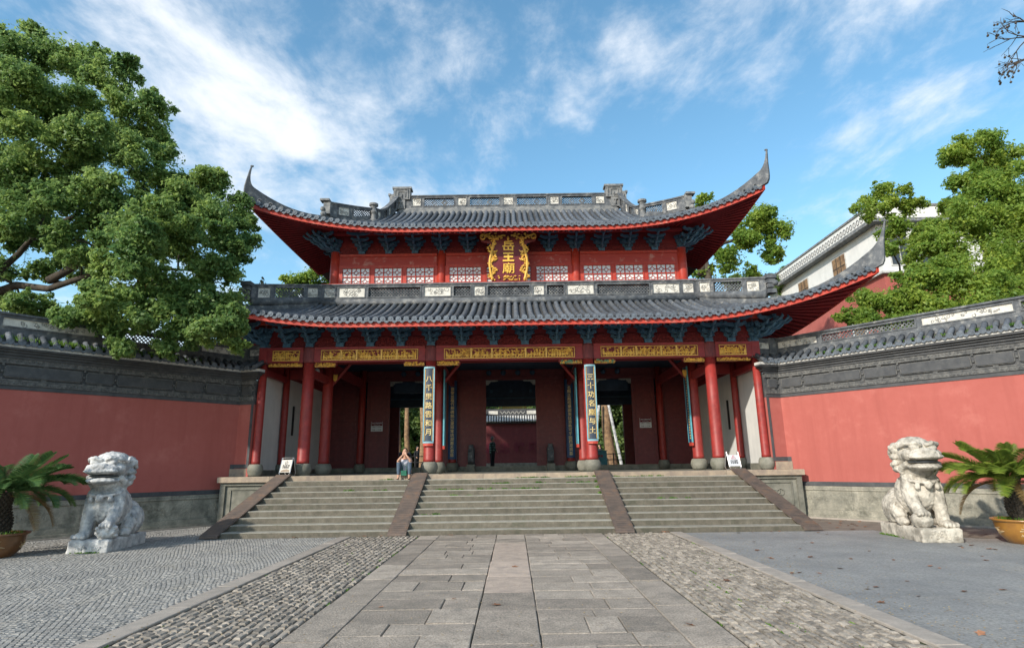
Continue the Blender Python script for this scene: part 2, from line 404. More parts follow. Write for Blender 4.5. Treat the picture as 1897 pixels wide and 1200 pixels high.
# ------------------------------------------------------------------ mesh helpers
class MB:
    """collects shapes; build() links them as ONE mesh object"""
    def __init__(s):
        s.v = []; s.f = []; s.n = 0
    def add(s, verts, faces):
        s.v.append(np.asarray(verts, float).reshape(-1, 3))
        n = s.n
        s.f.extend([tuple(i + n for i in f) for f in faces])
        s.n += len(s.v[-1])
        return s
    def box(s, lo, hi):
        x0, y0, z0 = lo; x1, y1, z1 = hi
        return s.add([(x0,y0,z0),(x1,y0,z0),(x1,y1,z0),(x0,y1,z0),(x0,y0,z1),(x1,y0,z1),(x1,y1,z1),(x0,y1,z1)],
                     [(0,3,2,1),(4,5,6,7),(0,1,5,4),(1,2,6,5),(2,3,7,6),(3,0,4,7)])
    def boxc(s, c, d):
        return s.box([c[i]-d[i]/2 for i in range(3)], [c[i]+d[i]/2 for i in range(3)])
    def bbox(s, lo, hi, b=0.01):
        """box with its top edges chamfered"""
        x0, y0, z0 = lo; x1, y1, z1 = hi
        return s.add([(x0,y0,z0),(x1,y0,z0),(x1,y1,z0),(x0,y1,z0),(x0,y0,z1-b),(x1,y0,z1-b),(x1,y1,z1-b),(x0,y1,z1-b),
                      (x0+b,y0+b,z1),(x1-b,y0+b,z1),(x1-b,y1-b,z1),(x0+b,y1-b,z1)],
                     [(0,3,2,1),(8,9,10,11),(0,1,5,4),(1,2,6,5),(2,3,7,6),(3,0,4,7),(4,5,9,8),(5,6,10,9),(6,7,11,10),(7,4,8,11)])
    def tube(s, path, radii, n=8, caps=True, squash=None):
        path = [Vector(p) for p in path]
        if isinstance(radii, (int, float)):
            radii = [radii] * len(path)
        prev = None; rings = []
        for i, p in enumerate(path):
            t = (path[min(i+1, len(path)-1)] - path[max(i-1, 0)])
            if t.length < 1e-9: t = Vector((0,0,1))
            t.normalize()
            if prev is None:
                a = Vector((0,0,1)) if abs(t.z) < 0.9 else Vector((1,0,0))
                u = t.cross(a).normalized()
            else:
                u = (prev - t * prev.dot(t))
                u = u.normalized() if u.length > 1e-6 else t.orthogonal().normalized()
            prev = u
            w = t.cross(u)
            su, sw = squash if squash else (1, 1)
            rings.append([p + (u*math.cos(2*math.pi*k/n)*su + w*math.sin(2*math.pi*k/n)*sw)*radii[i] for k in range(n)])
        vv = [tuple(q) for r in rings for q in r]
        ff = []
        for i in range(len(path)-1):
            for k in range(n):
                a = i*n+k; b = i*n+(k+1) % n
                ff.append((a, b, b+n, a+n))
        if caps:
            ff.append(tuple(range(n-1, -1, -1)))
            ff.append(tuple(range((len(path)-1)*n, len(path)*n)))
        return s.add(vv, ff)
    def cyl(s, p0, p1, r0, r1=None, n=12, caps=True):
        return s.tube([p0, p1], [r0, r0 if r1 is None else r1], n, caps)
    def lathe(s, prof, n=20, c=(0, 0, 0)):
        vv = []; ff = []
        for r, z in prof:
            for k in range(n):
                a = 2*math.pi*k/n
                vv.append((c[0]+r*math.cos(a), c[1]+r*math.sin(a), c[2]+z))
        for i in range(len(prof)-1):
            for k in range(n):
                a = i*n+k; b = i*n+(k+1) % n
                ff.append((a, b, b+n, a+n))
        ff.append(tuple(range(n-1, -1, -1)))
        ff.append(tuple(range((len(prof)-1)*n, len(prof)*n)))
        return s.add(vv, ff)
    def ell(s, c, r, nu=12, nv=8, rot=None):
        if isinstance(r, (int, float)): r = (r, r, r)
        vv = [(0, 0, -1)]; ff = []
        for j in range(1, nv):
            ph = -math.pi/2 + math.pi*j/nv
            for i in range(nu):
                a = 2*math.pi*i/nu
                vv.append((math.cos(ph)*math.cos(a), math.cos(ph)*math.sin(a), math.sin(ph)))
        vv.append((0, 0, 1))
        for i in range(nu):
            ff.append((0, 1+(i+1) % nu, 1+i))
        for j in range(nv-2):
            for i in range(nu):
                a = 1+j*nu+i; b = 1+j*nu+(i+1) % nu
                ff.append((a, b, b+nu, a+nu))
        top = len(vv)-1; o = 1+(nv-2)*nu
        for i in range(nu):
            ff.append((o+i, o+(i+1) % nu, top))
        V = np.array(vv)*np.array(r)
        if rot is not None:
            V = V @ np.array(rot.to_3x3() if hasattr(rot, 'to_3x3') else rot).T
        return s.add(V+np.array(c), ff)
    def prism(s, pts, y0, y1):
        """outline in (x, z), from y0 to y1"""
        n = len(pts)
        vv = [(x, y0, z) for x, z in pts]+[(x, y1, z) for x, z in pts]
        ff = [tuple(range(n)), tuple(range(2*n-1, n-1, -1))]
        for i in range(n):
            j = (i+1) % n
            ff.append((j, i, i+n, j+n))
        return s.add(vv, ff)
    def grid(s, P):
        """P[i][j] of points"""
        P = np.asarray(P, float); a, b = P.shape[:2]
        ff = [(i*b+j, i*b+j+1, (i+1)*b+j+1, (i+1)*b+j) for i in range(a-1) for j in range(b-1)]
        return s.add(P.reshape(-1, 3), ff)
    def verts(s):
        return np.concatenate(s.v) if s.v else np.zeros((0, 3))
    def xf(s, fn):
        V = fn(s.verts())
        s.v = [np.asarray(V)]
        if getattr(fn, 'flip', False):
            s.f = [f[::-1] for f in s.f]
        return s
    def mesh(s, name, material, smooth=False):
        me = bpy.data.meshes.new(name)
        me.from_pydata(s.verts().tolist(), [], s.f)
        if material is not None:
            me.materials.append(material)
        if smooth:
            me.polygons.foreach_set('use_smooth', [True]*len(me.polygons))
        me.update()
        return me
    def build(s, name, material, parent=None, smooth=False, local=False):
        """verts are in world space unless local is set"""
        if parent is not None and not local:
            o = wloc(parent)
            s.v = [s.verts()-o]
        if isinstance(material, str): material = MT[material]
        ob = bpy.data.objects.new(name, s.mesh(name, material, smooth))
        COL.objects.link(ob)
        if parent is not None:
            ob.parent = parent
        return ob

def wloc(o):
    p = np.zeros(3)
    while o is not None:
        p += np.array(o.location)
        o = o.parent
    return p

def tag(o, label=None, cat=None, group=None, kind=None):
    if label: o['label'] = label
    if cat: o['category'] = cat
    if group: o['group'] = group
    if kind: o['kind'] = kind
    return o

def thing(name, loc, label, cat, group=None, rz=0.0):
    o = bpy.data.objects.new(name, None)
    o.empty_display_size = 0.2
    COL.objects.link(o)
    o.location = loc
    o.rotation_euler = (0, 0, rz)
    return tag(o, label, cat, group)

def place(mesh, name, parent, loc=(0, 0, 0), rot=(0, 0, 0), scale=(1, 1, 1)):
    """another object on shared mesh data, loc in the parent's space"""
    o = bpy.data.objects.new(name, mesh)
    COL.objects.link(o)
    if parent is not None: o.parent = parent
    o.location = loc; o.rotation_euler = rot; o.scale = scale
    return o

def copy_tree(o, parent=None):
    c = o.copy(); COL.objects.link(c); c.parent = parent
    for ch in list(o.children):
        copy_tree(ch, c)
    return c

def remesh(mb, voxel, smooth_iter=2, disp=0.0, dscale=8.0, seed=0):
    """one continuous skin over overlapping closed shapes"""
    me = mb.mesh('tmp', None)
    ob = bpy.data.objects.new('tmp', me)
    COL.objects.link(ob)
    r = ob.modifiers.new('r', 'REMESH'); r.mode = 'VOXEL'; r.voxel_size = voxel
    if smooth_iter:
        sm = ob.modifiers.new('s', 'SMOOTH'); sm.iterations = smooth_iter; sm.factor = 0.5
    dg = bpy.context.evaluated_depsgraph_get()
    out = bpy.data.meshes.new_from_object(ob.evaluated_get(dg))
    bpy.data.objects.remove(ob)
    if disp:
        n = len(out.vertices)
        co = np.empty(n*3); no = np.empty(n*3)
        out.vertices.foreach_get('co', co); out.vertices.foreach_get('normal', no)
        co = co.reshape(-1, 3); no = no.reshape(-1, 3)
        d = np.array([mnoise.fractal(Vector(p)*dscale+Vector((seed, 0, 0)), 1.0, 2.0, 4) for p in co])
        co += no*(d*disp)[:, None]
        out.vertices.foreach_set('co', co.ravel())
    out.polygons.foreach_set('use_smooth', [True]*len(out.polygons))
    out.update()
    return out

def text_mesh(txt, size=1.0, extrude=0.01, bold=0.0, spacing=1.0):
    """flat lettering in the x-z plane, facing -y, centred"""
    cu = bpy.data.curves.new('txt', 'FONT')
    cu.body = txt; cu.size = size; cu.extrude = extrude; cu.offset = bold
    cu.align_x = 'CENTER'; cu.align_y = 'CENTER'
    cu.resolution_u = 3; cu.space_line = spacing
    ob = bpy.data.objects.new('txt', cu)
    COL.objects.link(ob)
    dg = bpy.context.evaluated_depsgraph_get()
    dg.update()
    me = bpy.data.meshes.new_from_object(ob.evaluated_get(dg))
    bpy.data.objects.remove(ob)
    n = len(me.vertices)
    co = np.empty(n*3); me.vertices.foreach_get('co', co); co = co.reshape(-1, 3)
    fs = [tuple(p.vertices) for p in me.polygons]
    if n:
        c = (co.min(0)+co.max(0))/2; co = co-np.array([c[0], c[1], 0])
    mb = MB()
    if n:
        mb.add(np.stack([co[:, 0], -co[:, 2], co[:, 1]], 1), fs)
    return mb

def column_text(txt, x, y, z0, z1, size, extrude=0.008, bold=0.004, fn=None):
    """characters set one under another between z0 (top) and z1 (bottom)"""
    mb = MB()
    k = len(txt)
    for i, ch in enumerate(txt):
        t = text_mesh(ch, size, extrude, bold)
        if t.n == 0: continue
        zc = z0+(z1-z0)*(i+0.5)/k
        V = t.verts()+np.array([x, y, zc])
        mb.add(V, t.f)
    return mb

def frame_fn(p0, p1, zoff=None):
    """maps (s along the run, depth towards the viewer, z) into the world"""
    p0 = np.array(p0[:2], float); p1 = np.array(p1[:2], float)
    d = (p1-p0)/np.linalg.norm(p1-p0)
    n = np.array([d[1], -d[0]])
    def fn(V):
        V = np.asarray(V)
        xy = p0+V[:, :1]*d+V[:, 1:2]*n
        z = V[:, 2].copy()
        if zoff is not None:
            z = z+np.array([zoff(s) for s in V[:, 0]])
        return np.column_stack([xy, z])
    fn.flip = True
    return fn, float(np.linalg.norm(p1-p0))

def scrolls(w, h, seed, k=9, r=0.012, style='curl'):
    """carved relief: curls, stems and blobs in (s, depth, z), depth up to about r"""
    rg = random.Random(seed)
    mb = MB()
    for i in range(k):
        cx_, cz_ = rg.uniform(0.12, 0.88)*w, rg.uniform(0.2, 0.8)*h
        if style == 'curl' or rg.random() < 0.4:
            R = rg.uniform(0.12, 0.3)*h; a0 = rg.uniform(0, 6.28); sg = rg.choice((-1, 1))
            pts = []
            for j in range(8):
                q = j/7; rr = R*(1-0.75*q)
                x = min(max(cx_+rr*math.cos(a0+sg*q*6.5), 0.03*w), 0.97*w)
                z = min(max(cz_+rr*math.sin(a0+sg*q*6.5), 0.05*h), 0.95*h)
                pts.append((x, 0.0, z))
            mb.tube(pts, [r*(1-0.5*j/7) for j in range(8)], 4)
        else:
            rr = rg.uniform(0.05, 0.13)*h
            mb.ell((cx_, 0, cz_), (rr*rg.uniform(0.8, 1.8), r*1.3, rr), 6, 4)
    return mb

def figures(w, h, seed, dens=1.0, r=0.02):
    """crowded gilt carving: standing figures, trees, horses"""
    rg = random.Random(seed)
    mb = MB()
    n = int(w/h*7*dens)+3
    for i in range(n):
        x = (i+rg.uniform(0.2, 0.8))/n*w
        t = rg.random()
        if t < 0.45:                       # standing figure
            H = h*rg.uniform(0.45, 0.75); z0 = h*rg.uniform(0.03, 0.16)
            mb.ell((x, 0, z0+H*0.36), (H*0.15, r, H*0.36), 6, 5)
            mb.ell((x, 0, z0+H*0.84), (H*0.10, r*1.2, H*0.13), 6, 4)
            mb.tube([(x, 0, z0+H*0.6), (x+rg.choice((-1, 1))*H*0.3, 0, z0+H*rg.uniform(0.4, 0.9))], H*0.045, 4)
        elif t < 0.75:                     # tree or cloud scroll
            z0 = h*rg.uniform(0.1, 0.5)
            mb.tube([(x, 0, z0*0.3), (x+0.05*h, 0, z0), (x-0.04*h, 0, h*0.75)], h*0.03, 4)
            for q in range(4):
                mb.ell((x+rg.uniform(-.28, .28)*h, 0, h*rg.uniform(0.6, 0.92)), (h*0.1, r, h*0.06), 5, 4)
        else:                              # horse, low body
            z0 = h*0.3
            mb.ell((x, 0, z0), (h*0.22, r, h*0.1), 6, 4)
            mb.tube([(x+0.15*h, 0, z0), (x+0.27*h, 0, z0+0.2*h)], h*0.05, 4)
            for q in (-0.15, 0.13):
                mb.tube([(x+q*h, 0, z0), (x+q*h+0.03*h, 0, z0-0.24*h)], h*0.03, 4)
    mb.box((0.01*w, -r*0.5, 0.0), (0.99*w, r*0.6, 0.05*h))
    V = mb.verts(); V[:, 0] = np.clip(V[:, 0], 0.004*w, 0.996*w); V[:, 2] = np.clip(V[:, 2], 0.0, h*0.985)
    mb.v = [V]
    return mb

def diag_lattice(w, h, cell, r, y0=-0.015, y1=0.015, holes=0):
    """crossed bars cut to a w x h opening, in (s, depth, z)"""
    mb = MB()
    def clip(a, b):
        (x0, z0), (x1, z1) = a, b
        t0, t1 = 0.0, 1.0
        for p, q in ((-(x1-x0), x0), (x1-x0, w-x0), (-(z1-z0), z0), (z1-z0, h-z0)):
            if abs(p) < 1e-9:
                if q < 0: return None
            else:
                t = q/p
                if p < 0: t0 = max(t0, t)
                else: t1 = min(t1, t)
        if t1-t0 < 1e-3: return None
        return (x0+(x1-x0)*t0, z0+(z1-z0)*t0), (x0+(x1-x0)*t1, z0+(z1-z0)*t1)
    c = -h
    while c < w+h:
        for sgn in (1, -1):
            a = (c, 0) if sgn > 0 else (c, h)
            b = (c+h, h) if sgn > 0 else (c+h, 0)
            q = clip(a, b)
            if q:
                (x0, z0), (x1, z1) = q
                dx, dz = x1-x0, z1-z0
                l = math.hypot(dx, dz)
                if l < cell*0.25: continue
                nx, nz = -dz/l*r, dx/l*r
                yy0, yy1 = (y0, y1) if sgn > 0 else (y0+0.003, y1-0.003)
                P = [(x0+nx, z0+nz), (x0-nx, z0-nz), (x1-nx, z1-nz), (x1+nx, z1+nz)]
                mb.add([(x, yy0, z) for x, z in P]+[(x, yy1, z) for x, z in P],
                       [(0,1,2,3),(7,6,5,4),(0,4,5,1),(1,5,6,2),(2,6,7,3),(3,7,4,0)])
        c += cell
    for k in range(holes):
        xc = w*(k+1)/(holes+1)
        R = h*0.3
        mb.prism([(xc-R, h/2), (xc, h/2-R), (xc+R, h/2), (xc+R*0.7, h/2), (xc, h/2-R*0.7), (xc-R*0.7, h/2)], y0-0.004, y1+0.004)
        mb.prism([(xc+R, h/2), (xc, h/2+R), (xc-R, h/2), (xc-R*0.7, h/2), (xc, h/2+R*0.7), (xc+R*0.7, h/2)], y0-0.004, y1+0.004)
    return mb

def balustrade(parent, p0, p1, z0, h, panels, th=0.16, zoff=None, seed=1, capw=0.05, endcap=True):
    """ridge wall in panels: frame, lattice panels and carved white panels as parts.
    panels = [(s0, s1, kind)], kind L lattice, W white relief"""
    fn, Lg = frame_fn(p0, p1, zoff)
    rb, rt = 0.09, 0.10
    fr = MB()
    ns = max(2, int(Lg/0.25)) if zoff else 1
    def run(y0, y1, za, zb):
        for i in range(ns):
            fr.box((Lg*i/ns, y0, za), (Lg*(i+1)/ns, y1, zb))
    run(-th/2, th/2, z0, z0+rb)
    run(-th/2-capw, th/2+capw, z0+h-rt*0.55, z0+h)
    run(-th/2-0.015, th/2+0.015, z0+h-rt, z0+h-rt*0.55)
    edges = [0.0]
    for a, b, k in panels: edges += [a, b]
    edges.append(Lg)
    for i in range(0, len(edges), 2):
        if edges[i+1]-edges[i] > 0.005:
            fr.box((edges[i], -th/2, z0+rb), (edges[i+1], th/2, z0+h-rt))
    fr.xf(fn).build('ridge_frame', 'ridge', parent)
    zb, zt = z0+rb, z0+h-rt
    for i, (a, b, k) in enumerate(panels):
        w, hh = b-a, zt-zb
        # moulded surround
        sr = MB()
        e = 0.035
        for lo, hi in (((a, th/2, zb), (b, th/2+0.02, zb+e)), ((a, th/2, zt-e), (b, th/2+0.02, zt)),
                       ((a, th/2, zb+e), (a+e, th/2+0.02, zt-e)), ((b-e, th/2, zb+e), (b, th/2+0.02, zt-e))):
            sr.box(lo, hi)
        if k == 'W':
            pn = MB().box((a, -th/2+0.01, zb), (b, th/2-0.02, zt))
            o = pn.xf(fn).build('relief_panel', 'white_panel', parent)
            c = scrolls(w-2*e, hh-2*e, seed*31+i, k=int(5+w*9), r=0.014)
            c.xf(lambda V: V+np.array([a+e, th/2-0.018, zb+e]))
            c.xf(fn).build('carving', 'carving', o)
            sr.xf(fn).build('panel_frame', 'ridge', o)
        else:
            lt = diag_lattice(w-0.002, hh, 0.11 if hh < 0.45 else 0.14, 0.014, holes=(2 if w > 1.3 else 1))
            lt.xf(lambda V: V+np.array([a+0.001, 0, zb]))
            o = lt.xf(fn).build('lattice_panel', 'ridge', parent)
            sr.xf(fn).build('panel_frame', 'ridge', o)
# ================================================================== ground
FLOOR = 1.455
g = MB().grid([[(-300, -60, 0), (-300, 500, 0)], [(300, -60, 0), (300, 500, 0)]]).build('ground', 'ground')
g.data.flip_normals()
tag(g, kind='structure')

def jitter_box(x0, x1, y0, y1, ztop, b=0.008, tilt=0.003, h=0.06):
    """paving piece: chamfered block with uneven corners, local about its centre"""
    mb = MB().bbox((x0, y0, ztop-h), (x1, y1, ztop), b)
    V = mb.verts()
    c = np.array([(x0+x1)/2, (y0+y1)/2, 0])
    tx, ty = RNG.normal(0, tilt, 2)
    dx, dy = max(x1-x0, .05), max(y1-y0, .05)
    V[:, 2] += tx*(V[:, 0]-c[0])/dx*2*0.7+ty*(V[:, 1]-c[1])/dy*2*0.7
    V[:, :2] += RNG.normal(0, 0.003, (len(V), 2))
    mb.v = [V]
    return mb

# ---- stone path on the axis
path = MB().box((-2.3, 3.2, -0.02), (2.3, 15.44, 0.006)).build('path', 'joint')
tag(path, kind='structure')
rg = random.Random(5)
for side in (-1, 1):
    # long slabs of the border, 1.77 to 2.25
    y = 3.4
    while y < 15.38:
        l = rg.uniform(1.0, 1.7); y1 = min(y+l, 15.42)
        if y1-y > 0.1 and y1 > 5.4:
            a, b = sorted((side*1.775, side*2.25))
            jitter_box(a, b, y+0.006, y1-0.006, 0.028+rg.uniform(-.003, .003)).build('paving_slab', 'slab', path)
        y = y1
    # rows of slabs between the centre strip and the border
    y = 3.4
    while y < 15.38:
        d = rg.choice((0.36, 0.45, 0.52, 0.58, 0.66)); y1 = min(y+d, 15.42)
        if y1-y > 0.08 and y1 > 5.4:
            cuts = [0.345]
            k = rg.choice((1, 2, 2, 2, 3))
            if k == 2: cuts.append(rg.uniform(0.8, 1.35))
            if k == 3: cuts += [rg.uniform(0.65, 0.9), rg.uniform(1.15, 1.4)]
            cuts.append(1.765)
            for q in range(len(cuts)-1):
                a, b = sorted((side*(cuts[q]+0.005), side*(cuts[q+1]-0.005)))
                jitter_box(a, b, y+0.005, y1-0.005, 0.028+rg.uniform(-.004, .004)).build('paving_slab', 'slab', path)
        y = y1
y = 3.4
while y < 15.38:
    l = rg.uniform(0.7, 1.5); y1 = min(y+l, 15.42)
    if y1 > 5.4 and y1-y > 0.1:
        jitter_box(-0.335, 0.335, y+0.005, y1-0.005, 0.032+rg.uniform(-.003, .003)).build('paving_slab', 'pinkslab' if 8.2 < (y+y1)/2 < 13.2 else 'slab', path)
    y = y1

# ---- cobbled strips and granite kerbs either side of the path
for side in (-1, 1):
    strip = MB().box((min(side*2.26, side*3.94), 3.2, -0.02), (max(side*2.26, side*3.94), 15.44, 0.004)).build('cobble_strip', 'joint')
    tag(strip, kind='structure')
    cells = []
    n = 16; wx = (3.92-2.28)/n
    for i in range(n):
        y = 5.2+rg.uniform(0, 0.2)
        while y < 15.4:
            l = rg.uniform(0.10, 0.2)
            cells.append((y, i, l)); y += l
    cells.sort()
    far = MB()
    made = 0
    for y, i, l in cells:
        if y+l > 15.43 or y+l < 5.75: continue
        a, b = sorted((side*(2.28+wx*i+0.010), side*(2.28+wx*(i+1)-0.010)))
        mb = jitter_box(a, b, y+0.006, y+l-0.006, 0.03+rg.uniform(-.008, .008), b=0.014, tilt=0.006, h=0.05)
        if made < 280:
            mb.build('cobble', 'cobble', strip); made += 1
        else:
            far.add(mb.verts(), mb.f)
    tag(far.build('cobbles', 'cobble_far', strip), kind='stuff')
    kb = MB().box((min(side*3.95, side*4.24), 3.2, -0.02), (max(side*3.95, side*4.24), 15.44, 0.01)).build('kerb', 'joint')
    tag(kb, kind='structure')
    y = 3.5
    while y < 15.35:
        l = rg.uniform(1.0, 1.6); y1 = min(y+l, 15.43)
        if y1 > 5.2 and y1-y > .1:
            a, b = sorted((side*3.955, side*4.235))
            jitter_box(a, b, y+0.004, y1-0.004, 0.04+rg.uniform(-.003, .003), tilt=0.002).build('kerb_stone', 'kerb', kb)
        y = y1

# ---- left forecourt: small setts laid in waves
sp = MB().box((-16.0, 3.0, -0.02), (-4.245, 19.2, 0.010)).build('sett_paving', 'sett_joint')
tag(sp, kind='structure')
sx, sy = 0.066, 0.07
X, Y = np.meshgrid(np.arange(-15.2, -4.3, sx), np.arange(4.8, 19.0, sy))
X = X+(np.arange(X.shape[0])[:, None] % 2)*sx/2
X = X.ravel(); Y = Y.ravel()
wav = 0.11*np.abs(np.sin(math.pi*(X+0.25*np.sin(Y*0.9))/1.05))+0.05*np.sin(X*1.7)
Y = Y+wav
keep = (X > -(Y*0.93+0.9)) & (X < -4.30) & ~((X > -7.8) & (Y > 15.3)) & (Y < 18.9) & (Y < 19.45-(-X-8.88)*1.19-0.35)
X, Y = X[keep], Y[keep]
n = len(X)
hw = sx/2-0.004+RNG.normal(0, .0025, n); hd = sy/2-0.005+RNG.normal(0, .0025, n)
zt = 0.019+RNG.normal(0, 0.0022, n)
ang = RNG.normal(0, 0.12, n)
slope = 0.11*math.pi/1.05*np.cos(math.pi*X/1.05)*np.sign(np.sin(math.pi*X/1.05))
ang = ang+np.arctan(slope)*0.6
ca, sa = np.cos(ang), np.sin(ang)
V = np.zeros((n, 8, 3))
for k, (ax, ay) in enumerate(((-1, -1), (1, -1), (1, 1), (-1, 1))):
    for lev in (0, 1):
        f = 1.0 if lev == 0 else 0.84
        lx, ly = ax*hw*f, ay*hd*f
        V[:, k+4*lev, 0] = X+lx*ca-ly*sa
        V[:, k+4*lev, 1] = Y+lx*sa+ly*ca
        V[:, k+4*lev, 2] = zt if lev else 0.003
base = np.arange(n)*8
Fq = np.array([(4, 5, 6, 7), (0, 1, 5, 4), (1, 2, 6, 5), (2, 3, 7, 6), (3, 0, 4, 7)])
faces = (base[:, None, None]+Fq[None]).reshape(-1, 4)
mb = MB(); mb.v = [V.reshape(-1, 3)]; mb.n = n*8; mb.f = [tuple(f) for f in faces.tolist()]
tag(mb.build('setts', 'sett', sp), kind='stuff')

# ---- right forecourt: asphalt, with a leaf-stained margin below the wall
asp = MB().grid([[(4.245, 3.0, 0.008), (4.245, 15.44, 0.008)], [(17.0, 3.0, 0.008), (17.0, 15.44, 0.008)]])
o = asp.build('road', 'asphalt'); o.data.flip_normals(); tag(o, kind='structure')
lit = MB().grid([[(7.75, 15.445, 0.008), (7.75, 19.6, 0.008)], [(17.0, 15.445, 0.008), (17.0, 19.6, 0.008)]])
o = lit.build('pavement', 'litter'); o.data.flip_normals(); tag(o, kind='structure')
pts = [(9.0, 15.3), (9.3, 14.5), (10.2, 13.6), (11.5, 13.2), (13.2, 12.6), (15.5, 12.0), (16.5, 15.44), (9.0, 15.44)]
mb = MB().add([(x, y, 0.012) for x, y in pts], [tuple(range(len(pts)))])
tag(mb.build('leaf_stain', 'litter'), kind='structure')

# ================================================================== platform and steps
plat = thing('stone_platform', (0, 18.8, 0), 'raised stone platform with tan edge slabs under the red columns', 'platform')
MB().box((-9.0, 18.98, 0.0), (9.0, 31.6, FLOOR-0.012)).build('core', 'stone', plat)
x = -9.05
k = 0
while x < 9.0:
    x1 = min(x+rg.uniform(1.5, 2.4), 9.05)
    if 9.05-x1 < 0.6: x1 = 9.05
    MB().bbox((x+0.004, 18.70, FLOOR-0.165), (x1-0.004, 19.16, FLOOR), 0.012).build('edge_slab', 'edge_slab', plat)
    x = x1
y = 19.165
while y < 31.5:
    y1 = min(y+rg.uniform(0.6, 0.9), 31.58)
    x = -8.95
    while x < 8.95:
        x1 = min(x+rg.uniform(1.4, 2.4), 8.95)
        if y < 23:
            MB().bbox((x+0.003, y+0.003, FLOOR-0.05), (x1-0.003, y1-0.003, FLOOR-0.002), 0.004).build('floor_slab', 'stone', plat)
        x = x1
    y = y1
for s in (-1, 1):                       # carved dado beside the steps
    a, b = sorted((s*7.02, s*8.98))
    d = MB()
    d.box((a, 18.80, 0.0), (b, 18.97, 0.24))
    d.box((a, 18.86, 0.24), (b, 18.97, FLOOR-0.17))
    d.box((a, 18.79, FLOOR-0.26), (b, 18.97, FLOOR-0.168))
    dado = d.build('dado', 'stone', plat)
    e = s*8.98
    f = MB()
    f.box((min(e, e-s*0.16), 18.80, 0.24), (max(e, e-s*0.16), 18.86, FLOOR-0.262))
    f.box((min(e-s*0.3, e-s*1.9), 18.83, 1.06), (max(e-s*0.3, e-s*1.9), 18.86, 1.10))
    f.box((min(e-s*0.3, e-s*0.34), 18.83, 0.40), (max(e-s*0.3, e-s*0.34), 18.86, 1.058))
    f.build('dado_frame', 'stone', dado)
    c = scrolls(1.3, 0.5, 40+s, 16, 0.02).xf(lambda V: V+np.array([min(e-s*0.5, e-s*1.8), 18.85, 0.45]))
    c.build('carving', 'stone', dado)

steps = thing('stone_steps', (0, 17.0, 0), 'wide flight of worn grey stone steps up to the hall', 'steps')
RISE, TREAD, Y0 = FLOOR/10, 0.36, 15.48
def ramp_x(side, outer, t):
    return side*((7.49-0.47*t) if outer else 2.83-0.03*t)
for i in range(9):
    z0, z1 = RISE*i, RISE*(i+1)
    y = Y0+TREAD*i
    t = i/9
    xs = [-(7.49-0.47*t), -2.83, 2.83, 7.49-0.47*t]
    for b in range(3):
        mb = MB().bbox((xs[b]+0.004, y, z0-(0.0 if i == 0 else 0.01)), (xs[b+1]-0.004, y+TREAD+0.12 if i < 8 else 18.695, z1), 0.014)
        V = mb.verts(); V[:, 2] += RNG.normal(0, 0.002, len(V)); V[:, 1] += RNG.normal(0, 0.003, len(V)); mb.v = [V]
        so_ = mb.build('step', 'step', steps)
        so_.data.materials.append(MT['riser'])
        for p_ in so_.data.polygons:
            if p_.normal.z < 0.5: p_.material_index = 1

# checker-plate ramps laid over the steps
rl = ['rusty ribbed ramp plate below the cream A-frame sign',
      'rusty ribbed ramp plate beside the seated woman',
      'rusty ribbed ramp plate edged with green weeds',
      'rusty ribbed ramp plate below the sign with a red triangle']
for k, (side, outer) in enumerate(((-1, True), (-1, False), (1, False), (1, True))):
    pts = []
    for t, yy, zz_ in ((0, 15.36, 0.02), (0.02, 15.50, RISE+0.0), (1, 18.74, FLOOR+0.005), (1.0, 18.86, FLOOR+0.005)):
        pts.append((t, yy, zz_))
    pts[1] = (0.02, 15.42, 0.075)
    mb = MB(); rows = []
    for dz in (0.012, 0.05):
        r_ = []
        for t, yy, zz_ in pts:
            xc = ramp_x(side, outer, t)
            w = 0.235 if not outer else 0.225
            r_.append([(xc-w, yy, zz_+dz), (xc+w, yy, zz_+dz)])
        rows.append(r_)
    base_n = []
    V = np.array(rows).reshape(-1, 3)
    F = []
    for i in range(3):
        a = i*2; b = a+8
        F += [(b, b+1, b+3, b+2), (a, a+2, a+3, a+1), (a, b, b+2, a+2), (a+1, a+3, b+3, b+1)]
    F += [(0, 1, 9, 8), (6, 14, 15, 7)]
    mb.add(V, F)
    rp_ = thing('ramp_plate', (ramp_x(side, outer, 0.5), 17.0, 0.0), rl[k], 'ramp')
    pl = mb.build('plate', 'rust', rp_)
    rb = MB()
    for j in range(58):
        t = (j+0.5)/58
        yy = 15.42+(18.74-15.42)*t; zz_ = 0.075+(FLOOR+0.005-0.075)*t+0.05
        xc = ramp_x(side, outer, t)
        rb.box((xc-0.2, yy-0.011, zz_-0.006), (xc+0.2, yy+0.011, zz_+0.008))
    rb.build('tread_ribs', 'rust', rp_)
# ================================================================== the gate hall
hall = thing('gate_hall', (0, 21.5, FLOOR), 'two-storey red timber temple gate hall with grey upturned tiled roofs', 'temple gate')
R1, R2, R3, RB = 19.4, 21.5, 26.7, 29.8
BX = (2.62, 6.68, 8.2)
BEAM0, BEAM1 = 5.10, 5.60

def column(x, y, r, z1, base=True, rbase=None, mat_='column'):
    rb_ = rbase or r*1.42
    if base:
        prof = [(rb_*0.72, 0.0), (rb_*0.86, 0.06), (rb_, 0.15), (rb_*1.02, 0.22), (rb_*0.95, 0.31), (rb_*0.80, 0.375), (rb_*0.74, 0.38)]
        MB().lathe(prof, 22, (x, y, FLOOR)).build('column_base', 'stone', hall, smooth=True)
    c = MB().lathe([(r*1.03, 0.0), (r*1.03, 0.09), (r, 0.10), (r*1.0, (z1-FLOOR-0.38)*0.5), (r*0.94, z1-FLOOR-0.38)], 24, (x, y, FLOOR+0.38))
    return c.build('column', mat_, hall, smooth=True)

